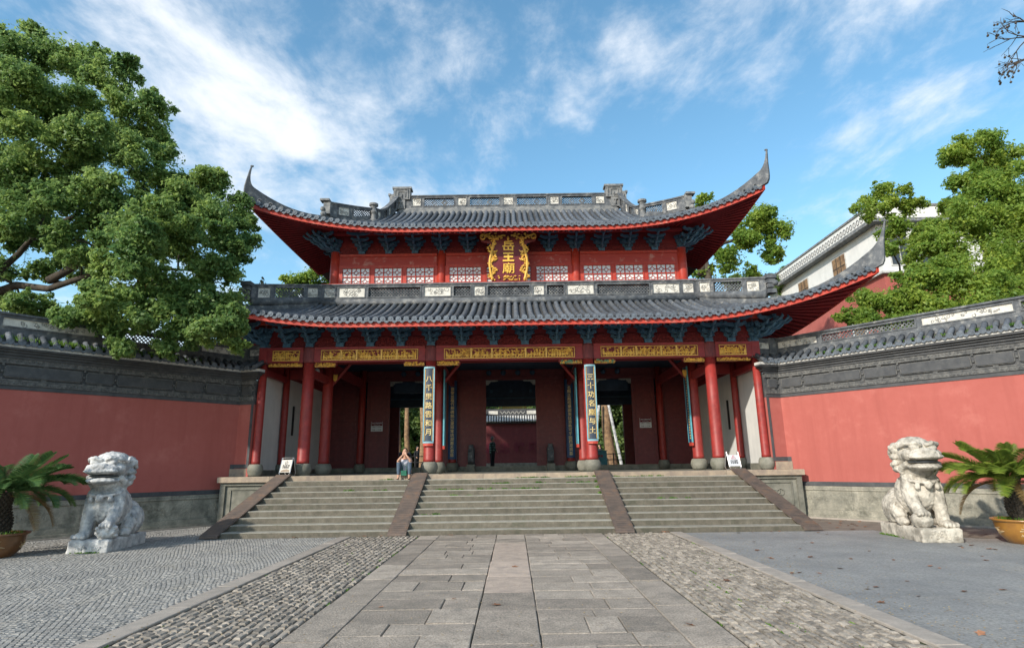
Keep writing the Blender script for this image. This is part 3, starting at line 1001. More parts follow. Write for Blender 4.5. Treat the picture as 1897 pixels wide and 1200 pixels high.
for s in (-1, 1):
    for x, r in ((2.62, 0.19), (6.68, 0.19), (8.2, 0.13)):
        column(s*x, R1, r, BEAM0-0.002 if x < 8 else BEAM0, rbase=r*1.45 if x < 8 else 0.24)
        if x < 8:
            sl = MB().bbox((s*x-0.36, R1-0.36, FLOOR-0.001), (s*x+0.36, R1+0.36, FLOOR+0.012), 0.008)
            sl.build('base_slab', 'stone', hall)
    for x, r in ((2.6, 0.17), (6.68, 0.19), (8.2, 0.12)):
        column(s*x, R2, r, 5.94, rbase=r*1.5)
    for x, r in ((2.6, 0.17), (6.67, 0.15)):
        column(s*x, R3-0.22, r, 5.94, rbase=r*1.6)
    for x in (2.6, 6.67):
        column(s*x, RB, 0.16, 4.55, mat_='darkblue', rbase=0.22)

# ---- front architrave with gilt carved panels
cols = [-8.2, -6.68, -2.62, 2.62, 6.68, 8.2]
for i in range(5):
    a, b = cols[i], cols[i+1]
    ra = 0.185 if abs(a) < 8 else 0.10
    rb_ = 0.185 if abs(b) < 8 else 0.10
    bm = MB().box((a+ra, R1-0.13, BEAM0), (b-rb_, R1+0.13, BEAM1-0.075))
    bm.box((a+ra, R1-0.16, BEAM1-0.075), (b-rb_, R1+0.16, BEAM1))
    bm.box((a+ra, R1-0.15, BEAM0), (b-rb_, R1-0.13, BEAM0+0.03))
    beam = bm.build('architrave', 'beam', hall)
    if 0 < i < 4:
        pa, pb = (a+0.42, b-0.42) if i != 2 else (a+0.45, b-0.45)
    else:
        pa, pb = (a+0.33, b-0.30) if i == 0 else (a+0.30, b-0.33)
    w = pb-pa
    z0, z1 = BEAM0+0.05, BEAM1-0.10
    gp = MB().box((pa, R1-0.142, z0), (pb, R1-0.129, z1)).build('carved_panel', 'panelred', beam)
    fr = MB()
    e = 0.018
    for lo, hi in (((pa, z0), (pb, z0+e)), ((pa, z1-e), (pb, z1)), ((pa, z0+e), (pa+e, z1-e)), ((pb-e, z0+e), (pb, z1-e))):
        fr.box((lo[0], R1-0.165, lo[1]), (hi[0], R1-0.142, hi[1]))
    h = z1-z0-2*e
    if i in (1, 2, 3):
        cut = [0, 0.205, 0.365, 0.625, 0.785, 1.0]
        for q in range(5):
            ca, cb = pa+e+(w-2*e)*cut[q], pa+e+(w-2*e)*cut[q+1]
            if q:
                fr.box((ca-0.03, R1-0.168, z0+e), (ca+0.03, R1-0.142, z1-e))
            f = figures(cb-ca-0.07, h, 100+i*10+q, 1.15)
            f.xf(lambda V: V*np.array([1, 1, 1])+np.array([ca+0.035, R1-0.148, z0+e]))
            fr.add(f.verts(), f.f)
    else:
        f = figures(w-2*e, h, 90+i, 1.1)
        f.xf(lambda V: V+np.array([pa+e, R1-0.148, z0+e]))
        fr.add(f.verts(), f.f)
        f = scrolls(w-2*e, h, 77+i, 12, 0.02)
        f.xf(lambda V: V+np.array([pa+e, R1-0.146, z0+e]))
        fr.add(f.verts(), f.f)
    fr.build('gilt_carving', 'gold', beam)
# column heads between the beams
for s in (-1, 1):
    for x in (2.62, 6.68):
        hd = MB().lathe([(0.17, 0), (0.215, 0.03), (0.222, 0.1), (0.222, 0.45), (0.205, 0.53)], 20, (s*x, R1, BEAM0-0.02))
        hd.build('column_head', 'old_wood', hall, smooth=True)
    MB().box((s*8.2-0.13, R1-0.15, BEAM0), (s*8.2+0.13, R1+0.15, BEAM1+0.01)).build('column_head', 'beam', hall)

# carved corbels below the architrave
def corbel(x, sgn, w, matn, y=R1, z=BEAM0, h=0.16, seed=0):
    pts = [(0, 0), (w, 0), (w, -h*0.45), (w*0.93, -h*0.8), (w*0.7, -h*0.75), (w*0.55, -h), (0, -h)]
    if sgn < 0: pts = [(-p, q) for p, q in pts][::-1]
    o = MB().prism([(x+p, z+q-0.002) for p, q in pts], y-0.07, y+0.07).build('corbel', 'panelred', hall)
    f_ = figures(w*0.96, h*0.92, seed+50, 0.7, 0.014)
    f_.xf(lambda V: np.column_stack([x+(V[:, 0] if sgn > 0 else -V[:, 0]), V[:, 1]+y-0.076, z-h*0.95+V[:, 2]]))
    f_.build('gilt_carving', 'gold', o)
    c = scrolls(w, h, seed, int(8+w*14), 0.016)
    c.xf(lambda V: np.column_stack([x+(V[:, 0] if sgn > 0 else -V[:, 0]), V[:, 1]+y-0.078, z-h*0.97+V[:, 2]*0.97]))
    c.build('carving', matn, o)
k = 0
for s in (-1, 1):
    corbel(s*(2.62-0.2), -s, 0.78, 'greengold' if s > 0 else 'gold', seed=1+k)
    corbel(s*(2.62+0.2), s, 0.72, 'greengold' if s > 0 else 'gold', seed=2+k)
    corbel(s*(6.68-0.2), -s, 0.72, 'gold', seed=3+k)
    corbel(s*(6.68+0.2), s, 1.18, 'gold', seed=4+k, h=0.14)
    k += 10

# ---- bracket sets
def bracket_mesh(sc=1.0, tiers=3, out=0.26, w0=0.20, dw=0.11, hz=0.165, corner=False):
    mb = MB()
    mb.boxc((0, 0, 0.03), (0.26, 0.26, 0.06))
    mb.add([(-.10,-.10,.06),(.10,-.10,.06),(.10,.10,.06),(-.10,.10,.06),(-.14,-.14,.13),(.14,-.14,.13),(.14,.14,.13),(-.14,.14,.13)],
           [(0,3,2,1),(4,5,6,7),(0,1,5,4),(1,2,6,5),(2,3,7,6),(3,0,4,7)])
    def arm(y, z, half, ang=0.0):
        # bow-shaped cross arm
        pts = [(-half, 0.085), (-half, 0.05), (-half*0.86, 0.015), (-half*0.6, -0.03), (0, -0.04), (half*0.6, -0.03), (half*0.86, 0.015), (half, 0.05), (half, 0.085)]
        m = MB().prism([(x, z+q) for x, q in pts], -0.04, 0.04)
        V = m.verts(); V[:, 1] += y
        mb.add(V, m.f)
        for q in (-1, 1):
            mb.boxc((q*(half-0.04), y, z+0.105), (0.1, 0.11, 0.045))
            mb.ell((q*half, y-0.02, z+0.06), (0.035, 0.05, 0.04), 6, 4)
    for t in range(tiers):
        z = 0.13+0.055+t*hz
        half = w0+dw*t
        arm(0, z, half)
        yo = -out*(t+1)
        # projecting arm with an upturned tongue
        mb.tube([(0, 0.05, z-0.01), (0, yo*0.6, z-0.03), (0, yo-0.02, z-0.02), (0, yo-0.10, z+0.04), (0, yo-0.11, z+0.11)],
                [0.05, 0.05, 0.05, 0.042, 0.025], 6)
        mb.boxc((0, yo+0.03, z+0.075), (0.12, 0.12, 0.05))
        if t < tiers-1 or True:
            arm(yo+0.03, z+hz*0.72, w0+dw*(t+0.4))
    return mb
def corner_mesh():
    mb = MB()
    for k, ang in enumerate((-75, -45, -15)):
        b = bracket_mesh(w0=0.12, dw=0.06, out=0.30 if ang == -45 else 0.25)
        a = rad(ang+90)
        V = b.verts()
        V = np.column_stack([V[:, 0]*math.cos(a)-V[:, 1]*math.sin(a), V[:, 0]*math.sin(a)+V[:, 1]*math.cos(a), V[:, 2]])
        mb.add(V, b.f)
    for ang in (-62, -45, -28):
        a = rad(ang)
        d = np.array([math.cos(a), math.sin(a)])
        for t in range(3):
            L0 = 0.55+0.28*t; z = 0.22+0.16*t
            mb.tube([(0, 0, z), (*(d*L0*0.7), z-0.03), (*(d*L0), z), (*(d*(L0+0.13)), z+0.1), (*(d*(L0+0.1)), z+0.17)], [0.05, 0.055, 0.05, 0.045, 0.02], 6)
    return mb
BR = bracket_mesh().mesh('bracket_set', MT['blue'])
BRC = corner_mesh().mesh('corner_bracket_set', MT['blue'])
hl = np.array(hall.location)
def place_h(mesh, name, p, rz=0.0, sc=(1, 1, 1)):
    return place(mesh, name, hall, tuple(np.array(p)-hl), (0, 0, rz), sc)
low_x = [0.524, 1.572, 2.62, 3.635, 4.65, 5.665, 6.68, 7.44]
for s in (-1, 1):
    for x in low_x:
        place_h(BR, 'bracket_set', (s*x, R1-0.02, BEAM1+0.012))
    place_h(BRC, 'corner_bracket_set', (s*8.2, R1, BEAM1+0.012), 0.0 if s > 0 else -math.pi/2)
    for q in range(4):                      # side ranges
        place_h(BR, 'bracket_set', (s*8.2, R1+1.05*(q+1), BEAM1+0.012), s*math.pi/2)
UPZ = 9.66
up_x = [0.515, 1.55, 2.58, 3.60, 4.62, 5.65]
for s in (-1, 1):
    for x in up_x:
        place_h(BR, 'bracket_set', (s*x, R2-0.02, UPZ+0.012), 0, (0.92, 0.92, 0.88))
    place_h(BRC, 'corner_bracket_set', (s*6.67, R2, UPZ+0.012), 0.0 if s > 0 else -math.pi/2, (1, 1, 0.9))
    for q in range(3):
        place_h(BR, 'bracket_set', (s*6.67, R2+1.05*(q+1), UPZ+0.012), s*math.pi/2, (0.92, 0.92, 0.88))

# fretted boards between the bracket sets
def fret(w, h, seed):
    mb = MB()
    n = 9
    pts = [(-w/2, 0), (w/2, 0)]+[(w/2*math.cos(math.pi*k/n), h*math.sin(math.pi*k/n)*0.98+0.01) for k in range(1, n)]
    mb.prism(pts, -0.01, 0.01)
    for k in range(9):                      # fan ribs
        a = math.pi*(k+0.5)/9
        mb.tube([(0.12*w*math.cos(a), -0.014, 0.12*h*math.sin(a)+0.01), (0.44*w*math.cos(a), -0.014, 0.9*h*math.sin(a)+0.01)], 0.009, 4)
    for r in (0.33, 0.66, 0.95):
        mb.tube([(r*w/2*math.cos(math.pi*k/10), -0.014, r*h*math.sin(math.pi*k/10)+0.012) for k in range(11)], 0.009, 4)
    return mb
FR = fret(0.86, 0.36, 1).mesh('fretted_board', MT['panelred'])
bx_ = sorted([-x for x in low_x+[8.2]]+low_x+[8.2])
for a, b in zip(bx_[:-1], bx_[1:]):
    place_h(FR, 'fretted_board', ((a+b)/2, R1+0.01, BEAM1+0.012), 0, ((b-a)/1.05, 1, 1))
bu = sorted([-x for x in up_x+[6.67]]+up_x+[6.67])
for a, b in zip(bu[:-1], bu[1:]):
    place_h(FR, 'fretted_board', ((a+b)/2, R2+0.01, UPZ+0.012), 0, ((b-a)/1.05, 1, 0.85))
MB().box((-8.25, R1+0.06, BEAM1+0.002), (8.25, R1+0.12, 6.75)).build('bracket_backing', 'soffit', hall)
MB().box((-6.7, R2+0.06, UPZ+0.002), (6.7, R2+0.12, 10.65)).build('bracket_backing', 'soffit', hall)
MB().box((-8.2, R1-0.62, 6.30), (8.2, R1-0.50, 6.42)).build('eave_purlin', 'fascia', hall)
MB().box((-6.6, R2-0.60, 10.26), (6.6, R2-0.50, 10.36)).build('eave_purlin', 'soffit', hall)

# ---- roofs
class Roof:
    def __init__(s, Ye, ze, Ytop, ztop, Xc, Yc, zcL, zcR, Xw, Yw, zwp, Xk, xs, Yback):
        s.__dict__.update(locals())
    def sx(s, X):
        return min(1.0, max(0.0, (abs(X)-s.xs)/(s.Xc-s.xs)))
    def zc(s, X): return s.zcL if X < 0 else s.zcR
    def eY(s, X): return s.Ye-(s.Ye-s.Yc)*s.sx(X)**2
    def eZ(s, X): return s.ze+(s.zc(X)-s.ze)*s.sx(X)**2.3
    def zb(s, Y):
        t = (Y-s.Ye)/(s.Ytop-s.Ye)
        return s.ze+(s.ztop-s.ze)*(0.72*t+0.28*t*t*(1 if t > 0 else -1))
    def hipY(s, X):
        if abs(X) <= s.Xk: return s.Ytop
        Yk = s.Yc+(s.Xc-s.Xk)
        return s.Yc+(s.Xc-abs(X))*(Yk-s.Yc)/(s.Xc-s.Xk)
    def z(s, X, Y):
        ey = s.eY(X)
        tt = min(1.0, max(0.0, (Y-ey)/(s.Ytop-ey)))
        return s.zb(Y)+(s.eZ(X)-s.zb(ey))*(1-tt)**1.6
    def hip(s, q, side):
        """q 0 at the corner, grows inwards"""
        X = side*(s.Xc-q); Y = s.Yc+q
        return X, Y, s.z(X, Y)
low = Roof(17.72, 6.10, 21.0, 7.55, 11.0, 16.62, 7.22, 7.28, 8.2, R1, 6.72, 7.0, 4.6, 31.5)
upp = Roof(19.82, 10.10, 24.6, 12.80, 9.1, 19.1, 10.82, 11.2, 6.67, R2, 10.62, 5.5, 3.2, 29.4)

def tile_row(roof, rp, X, ytop, r=0.078):
    y0 = roof.eY(X)
    if ytop-y0 < 0.12: return
    n = max(3, int((ytop-y0)/0.14))
    path = []; rr = []
    for i in range(n+1):
        Y = y0+(ytop-y0)*i/n
        path.append(np.array([X, Y, roof.z(X, Y)+0.045]))
        rr.append(r*(1.10 if i % 2 == 0 else 0.94)*random.uniform(0.97, 1.03))
    mb = MB()
    m = 7
    vv = []
    for i, p in enumerate(path):
        t = path[min(i+1, n)]-path[max(i-1, 0)]; t /= np.linalg.norm(t)
        nn = np.array([0, -t[2], t[1]])
        for k in range(m):
            a = math.pi*(-0.05+1.1*k/(m-1))
            vv.append(p+np.array([1, 0, 0])*rr[i]*math.cos(a)+nn*rr[i]*math.sin(a))
    ff = [(i*m+k, i*m+k+1, (i+1)*m+k+1, (i+1)*m+k) for i in range(n) for k in range(m-1)]
    mb.add(vv, ff)
    row = mb.build('tile_row', 'tile', rp, smooth=True)
    # round end tile and the drip tile beside it
    e = MB()
    c = path[0]+np.array([0, -0.012, 0.012])
    e.tube([c+np.array([0, 0.03, 0.0]), c+np.array([0, -0.012, 0])], [r*1.12, r*1.12], 12)
    e.tube([c+np.array([0, -0.012, 0]), c+np.array([0, -0.022, 0])], [r*0.55, r*0.4], 8)
    e.build('end_tile', 'tile_end', row)
    return row

def drip(roof, rp, X):
    y0 = roof.eY(X)+0.01; z = roof.z(X, y0)+0.012
    w = 0.098
    pts = [(-w, 0.03), (-w*0.95, -0.02), (-w*0.6, -0.065), (0, -0.10), (w*0.6, -0.065), (w*0.95, -0.02), (w, 0.03), (w*0.5, 0.005), (0, -0.008), (-w*0.5, 0.005)]
    MB().prism([(X+a, z+b) for a, b in pts], y0-0.03, y0-0.008).build('drip_tile', 'tile_end', rp)

def make_roof(roof, name, pitch=0.244):
    rp = bpy.data.objects.new(name, None); COL.objects.link(rp); rp.parent = hall
    sh = MB()
    xs_ = np.linspace(-roof.Xc, roof.Xc, 91)
    ts = np.linspace(0, 1, 15)
    P = [[(X, roof.eY(X)+(roof.hipY(X)-roof.eY(X))*t, roof.z(X, roof.eY(X)+(roof.hipY(X)-roof.eY(X))*t)) for t in ts] for X in xs_]
    sh.grid(P)
    # back slope, mirrored and plain
    mid = (roof.Ye+roof.Yback)/2
    Pb = [[(x, 2*mid-y, z) for x, y, z in r_] for r_ in P]
    sh.grid(Pb[::-1])
    # side slopes
    for s in (-1, 1):
        rows = []
        for Y in np.linspace(roof.Yc, 2*mid-roof.Yc, 61):
            d = min(Y-roof.Yc, 2*mid-roof.Yc-Y)
            run = (roof.Ye-roof.Yc)
            q = max(0.0, 1-d/(roof.Xc-roof.xs*1.0)) if True else 0
            ex = roof.Xc-(roof.Ye-roof.Yc)*(1-q**2)
            ez = roof.ze+(roof.zc(s)-roof.ze)*q**2.3
            hx = max(roof.Xk, roof.Xc-d)
            Yk = min(max(Y, roof.Yc), roof.Ytop)
            hz = roof.z(hx*s, roof.Yc+(roof.Xc-hx))
            rows.append([(s*(ex+(hx-ex)*t), Y, ez+(hz-ez)*(0.72*t+0.28*t*t)) for t in np.linspace(0, 1, 9)])
        sh.grid(rows if s < 0 else rows[::-1])
    sh.build('roof_bed', 'pan', rp)
    rgt = random.Random(int(roof.ze*10))
    n = int(2*roof.Xc/pitch)
    off = -n*pitch/2
    for i in range(n+1):
        X = off+pitch*i+rgt.uniform(-0.012, 0.012)
        if abs(X) > roof.Xc-0.12: continue
        yt = min(roof.hipY(X)-0.05, roof.Ytop-0.1)
        tile_row(roof, rp, X, yt)
        if abs(X+pitch/2) < roof.Xc-0.15:
            drip(roof, rp, X+pitch/2)
    # red fascia along the front and the sides, and the boarded underside
    fa = MB()
    H = 0.165
    fx = np.linspace(-roof.Xc, roof.Xc, 121)
    for a, b in zip(fx[:-1], fx[1:]):
        pa = np.array([a, roof.eY(a)+0.06, roof.eZ(a)-0.012]); pb = np.array([b, roof.eY(b)+0.06, roof.eZ(b)-0.012])
        q = np.array([0, 0.05, 0]); u = np.array([0, 0, -H])
        fa.add([pa, pb, pb+u, pa+u, pa+q, pb+q, pb+q+u, pa+q+u], [(0, 3, 2, 1), (4, 5, 6, 7), (3, 7, 6, 2), (0, 1, 5, 4)])
    fa.build('fascia_board', 'fascia', rp)
    so = MB()
    P = []
    for X in fx:
        e = np.array([X*0.995, roof.eY(X)+0.10, roof.eZ(X)-0.15])
        w = np.array([min(max(X, -roof.Xw), roof.Xw), roof.Yw, roof.zwp])
        P.append([e+(w-e)*t for t in (0, 0.5, 1)])
    so.grid(P)
    sides = {}
    for s in (-1, 1):
        P = []; edge = []
        for Y in np.linspace(roof.Yc, mid, 60):
            d = Y-roof.Yc
            q = max(0.0, 1-d/(roof.Xc-roof.xs))
            ex = roof.Xc-(roof.Ye-roof.Yc)*(1-q**2); ez = roof.ze+(roof.zc(s)-roof.ze)*q**2.3
            e = np.array([s*(ex-0.05), Y, ez-0.15]); edge.append(np.array([s*ex, Y, ez-0.012]))
            w = np.array([s*roof.Xw, max(Y, roof.Yw), roof.zwp])
            P.append([e+(w-e)*t for t in (0, 0.5, 1)])
        sides[s] = P
        so.grid(P[::-1] if s > 0 else P)
        fb = MB()
        for pa, pb in zip(edge[:-1], edge[1:]):
            q = np.array([-s*0.05, 0, 0]); u = np.array([0, 0, -H])
            fb.add([pa, pb, pb+u, pa+u, pa+q, pb+q, pb+q+u, pa+q+u], [(0, 1, 2, 3), (4, 7, 6, 5), (3, 2, 6, 7), (0, 4, 5, 1)])
        fb.build('fascia_board', 'fascia', rp)
    so.build('soffit_board', 'soffit', rp)
    # rafters
    rx = np.arange(-roof.Xc+0.12, roof.Xc-0.1, 0.19)
    for X in rx:
        e = np.array([X*0.99, roof.eY(X)+0.12, roof.eZ(X)-0.19])
        w = np.array([min(max(X, -roof.Xw), roof.Xw)*0.999, roof.Yw-0.02, roof.zwp-0.045])
        MB().tube([e, w], [0.034, 0.042], 4).build('rafter', 'soffit', rp)
    for s in (-1, 1):
        for P in sides[s][2::2]:
            e, w = P[0], P[2]
            if np.linalg.norm(w-e) < 0.1: continue
            MB().tube([e+np.array([-s*0.04, 0, -0.04]), w+np.array([s*0.02, 0, -0.045])], [0.034, 0.042], 4).build('rafter', 'soffit', rp)
    return rp

lowroof = make_roof(low, 'lower_roof')
uproof = make_roof(upp, 'upper_roof')

# hip ridges that sweep up into horns
def horn(roof, rp, side, tip, q0, seed):
    """hip ridge: lies on the roof, lifts off near the corner and ends in a slim upturned point"""
    pts = []; low_ = []
    for q in np.linspace(q0, 0.10, 18):
        X, Y, Z = roof.hip(q, side)
        lift = 0.42*max(0.0, 1-q/1.9)**2.2
        pts.append(np.array([X, Y, Z+0.13+lift])); low_.append(0.16+lift*0.9)
    end = pts[-1]
    tipv = np.array(tip)
    d0 = (end-pts[-2]); d0 /= np.linalg.norm(d0)
    dist = np.linalg.norm(tipv-end)
    c1 = end+d0*dist*0.42
    for t in np.linspace(0.1, 1, 12):
        pts.append((1-t)**2*end+2*(1-t)*t*c1+t*t*tipv)
        low_.append(0.5*(1-t)**3+0.045*(1-t)+0.02)
    N_ = len(pts)
    mb = MB(); vv = []
    acr = np.array([side*1.0, 1.0, 0])/math.sqrt(2)
    prevn = None
    for i, p in enumerate(pts):
        f = i/(N_-1)
        t = pts[min(i+1, N_-1)]-pts[max(i-1, 0)]; t /= np.linalg.norm(t)
        nn = np.cross(acr, t); nn /= np.linalg.norm(nn)
        if prevn is None:
            if nn[2] < 0: nn = -nn
        elif np.dot(nn, prevn) < 0: nn = -nn
        prevn = nn
        w = 0.105*(1-f)+0.032*f
        hgt = 0.12*(1-f)**0.8+0.028
        lo = low_[i]
        prof = [(-w, -lo), (-w*1.2, hgt*0.1), (-w*1.25, hgt*0.3), (-w*0.8, hgt*0.4), (-w*0.75, hgt*0.8), (0, hgt),
                (w*0.75, hgt*0.8), (w*0.8, hgt*0.4), (w*1.25, hgt*0.3), (w*1.2, hgt*0.1), (w, -lo)]
        for a, b in prof:
            vv.append(p+acr*a+nn*b)
    m = len(prof)
    ff = [(i*m+k, i*m+(k+1) % m, (i+1)*m+(k+1) % m, (i+1)*m+k) for i in range(N_-1) for k in range(m)]
    ff += [tuple(range(m-1, -1, -1)), tuple(range((N_-1)*m, N_*m))]
    mb.add(vv, ff)
    t = pts[-1]-pts[-2]; t /= np.linalg.norm(t)
    mb.ell(pts[-1]+t*0.015, (0.045, 0.045, 0.045), 8, 6)
    mb.ell(pts[-1]+t*0.02-np.array([side*0.04, 0, 0]), (0.04, 0.04, 0.032), 8, 6)
    o = mb.build('hip_ridge', 'ridge', rp)
    cu = MB()
    for k in range(4):
        X, Y, Z = roof.hip(0.3+0.28*k, side)
        c = np.array([X, Y-0.14, Z+0.14])
        cu.tube([c+np.array([0.085*math.cos(a)*(1-a/9), -0.02, 0.085*math.sin(a)*(1-a/9)]) for a in np.linspace(0, 6, 9)], 0.022, 5)
    cu.build('ridge_curl', 'ridge', o)
horn(upp, uproof, 1, at_y(1420, 279, 18.95), 3.4, 1)
horn(upp, uproof, -1, at_y(466, 309, 18.98), 3.4, 2)
horn(low, lowroof, 1, at_y(1639, 410, 16.35), 4.0, 3)
tl = at_y(1639, 410, 16.35)
horn(low, lowroof, -1, (-tl[0], tl[1], tl[2]), 4.0, 4)

# ---- main ridge of the upper roof
pan = []
c0 = 4.62
for a, b, k in ((-4.35, -3.9, 'W'), (-3.8, -2.4, 'L'), (-2.3, -1.85, 'W'), (-1.75, -0.37, 'L'), (-0.25, 0.25, 'W'), (0.37, 1.75, 'L'), (1.85, 2.3, 'W'), (2.4, 3.8, 'L'), (3.9, 4.35, 'W')):
    pan.append((a+c0, b+c0, k))
RZ = 12.80
balustrade(uproof, (-c0, 24.55), (c0, 24.55), RZ+0.14, 0.62, pan, th=0.2, seed=3)
rb_ = MB()
rb_.box((-4.9, 24.3, RZ-0.30), (4.9, 24.85, RZ-0.02)); rb_.box((-4.85, 24.38, RZ-0.02), (4.85, 24.75, RZ+0.06)); rb_.box((-4.8, 24.42, RZ+0.06), (4.8, 24.70, RZ+0.14))
rb_.build('ridge_base', 'ridge_light', uproof)
for s in (-1, 1):
    e = MB()
    e.box((min(s*4.4, s*5.15), 24.36, 13.35), (max(s*4.4, s*5.15), 24.74, 13.94))
    e.box((min(s*4.34, s*5.2), 24.33, 13.86), (max(s*4.34, s*5.2), 24.77, 13.95))
    e.box((min(s*4.62, s*5.32), 24.38, 12.9), (max(s*4.62, s*5.32), 24.72, 13.62))
    e.box((min(s*5.28, s*5.38), 24.36, 13.55), (max(s*5.28, s*5.38), 24.74, 13.64))
    o = e.build('ridge_end_block', 'ridge_light', uproof)
    f = MB()
    for (xa, xb, za, zb_) in ((4.48, 5.08, 13.80, 13.83), (4.48, 4.51, 13.4, 13.80), (5.05, 5.08, 13.4, 13.8), (4.6, 4.95, 13.7, 13.73), (4.6, 4.63, 13.45, 13.7), (4.75, 4.78, 13.4, 13.6), (4.92, 4.95, 13.45, 13.7), (4.75, 4.92, 13.45, 13.48), (4.75, 5.2, 13.2, 13.23), (5.17, 5.2, 13.23, 13.5), (4.8, 4.83, 13.0, 13.2)):
        f.box((min(s*xa, s*xb), 24.32, za), (max(s*xa, s*xb), 24.358, zb_))
    f.build('fret_carving', 'ridge_light', o)

# gable ridges down to a post, then panelled hip ridges
for s in (-1, 1):
    A = (s*5.0, 24.3); K = (s*5.55, 22.62); E = (s*6.95, 21.22)
    zA, zK, zE = 12.86, 11.50, upp.z(s*6.95, 21.22)+0.02
    L1 = math.hypot(K[0]-A[0], K[1]-A[1])
    if s > 0:
        p0, p1 = A, K
        zo = lambda q: (zA-zK)*((1-min(max(q/L1, 0), 1))**1.6)+zK
    else:
        p0, p1 = K, A
        zo = lambda q: (zA-zK)*((min(max(q/L1, 0), 1))**1.6)+zK
    pn = [(0.12, 0.42, 'W'), (0.48, 0.92, 'L'), (0.98, 1.22, 'W'), (1.28, 1.64, 'L')]
    if s > 0: pn = [(L1-b, L1-a, k) for a, b, k in pn][::-1]
    # frame normal faces the axis side for the gable run, so flip the run
    balustrade(uproof, p0, p1, 0.0, 0.62, pn, th=0.16, zoff=zo, seed=20+s)
    L2 = math.hypot(E[0]-K[0], E[1]-K[1])
    ze_ = upp.z(s*6.95, 21.22)
    def zo2(q, s=s, L2=L2, zK=zK, ze_=ze_):
        t = min(max(q/L2, 0), 1)
        if s < 0: t = 1-t
        return zK+(ze_+0.12-zK)*t+0.10*t*t
    pn = [(0.14, 1.02, 'L'), (1.14, 1.66, 'W')]
    if s < 0:
        p0, p1 = E, K; pn = [(L2-b, L2-a, k) for a, b, k in pn][::-1]
    else:
        p0, p1 = K, E
    balustrade(uproof, p0, p1, 0.0, 0.6, pn, th=0.16, zoff=zo2, seed=30+s)
    po = MB().lathe([(0.16, -0.25), (0.17, 0.1), (0.12, 0.15), (0.10, 0.35), (0.15, 0.42), (0.16, 0.46), (0.12, 0.52), (0.10, 0.62), (0.13, 0.7), (0.19, 0.74), (0.19, 0.82)], 12, (K[0], K[1]-0.1, zK-0.05))
    po.build('ridge_post', 'ridge_light', uproof)
    ends = MB()
    ez_ = ze_+0.12
    ends.boxc((E[0]+s*0.05, E[1]-0.05, ez_+0.42), (0.26, 0.26, 0.5)); ends.boxc((E[0]+s*0.12, E[1]-0.12, ez_+0.72), (0.36, 0.3, 0.08))
    ends.ell((E[0]+s*0.2, E[1]-0.2, ez_+0.35), (0.09, 0.09, 0.1), 8, 6); ends.ell((E[0]+s*0.16, E[1]-0.2, ez_+0.15), (0.12, 0.1, 0.1), 8, 6)
    ends.build('ridge_end', 'ridge_light', uproof)
    # gable wall behind
    MB().add([(s*5.1, 22.7, 11.4), (s*5.1, 26.5, 11.4), (s*5.1, 24.6, 12.9)], [(0, 1, 2)]).build('gable_wall', 'plaster', uproof)

# ---- panelled ridge at the top of the lower roof
LZ = 7.62
half = [(0.86, 1.32, 'W'), (1.37, 2.06, 'L'), (2.11, 3.15, 'W'), (3.22, 5.2, 'L'), (5.27, 6.3, 'W'), (6.36, 6.82, 'W')]
pan = [(-b, -a, k) for a, b, k in half][::-1]+[(-0.8, 0.8, 'L')]+half
hw = 6.93
balustrade(lowroof, (-hw, 20.85), (hw, 20.85), LZ+0.02, 0.62, [(a+hw, b+hw, k) for a, b, k in pan], th=0.16, seed=7)
MB().tube([(-hw, 20.72, LZ-0.08), (hw, 20.72, LZ-0.08)], 0.13, 10).build('ridge_roll', 'ridge', lowroof, smooth=True)
MB().box((-hw, 20.78, LZ-0.3), (hw, 21.4, LZ+0.018)).build('ridge_base', 'ridge', lowroof)
MB().box((-6.95, 20.86, 8.285), (6.95, 21.4, 8.325)).build('sill_board', 'upper_red', hall)
for s in (-1, 1):
    K = (s*6.95, 20.80); E = (s*8.72, 19.05)
    L2 = math.hypot(E[0]-K[0], E[1]-K[1])
    ze_ = low.z(s*8.72, 18.9)+0.05
    def zo3(q, s=s, L2=L2, ze_=ze_):
        t = min(max(q/L2, 0), 1)
        if s < 0: t = 1-t
        return LZ+0.02+(max(ze_, LZ-0.5)-LZ)*t
    pn = [(0.10, 0.55, 'W'), (0.64, 1.72, 'L'), (1.82, 2.3, 'W')]
    if s < 0:
        p0, p1 = E, K; pn = [(L2-b, L2-a, k) for a, b, k in pn][::-1]
    else:
        p0, p1 = K, E
    balustrade(lowroof, p0, p1, 0.0, 0.62, pn, th=0.16, zoff=zo3, seed=50+s)
    fn, _ = frame_fn(p0, p1, zo3)
    V0 = fn(np.array([[0, 0.1, -0.02], [L2, 0.1, -0.02]]))
    MB().tube([V0[0], V0[1]], 0.15, 10).build('ridge_roll', 'ridge', lowroof, smooth=True)
    en = MB()
    zq = zo3(L2 if s > 0 else 0)
    for dz, w in ((0.1, 0.28), (0.3, 0.2), (0.45, 0.26), (0.6, 0.34)):
        en.boxc((E[0]+s*0.08, E[1]-0.08, zq+dz), (w, w, 0.14))
    en.ell((E[0]+s*0.2, E[1]-0.22, zq+0.36), (0.1, 0.1, 0.1), 8, 6)
    en.build('ridge_end', 'ridge', lowroof)
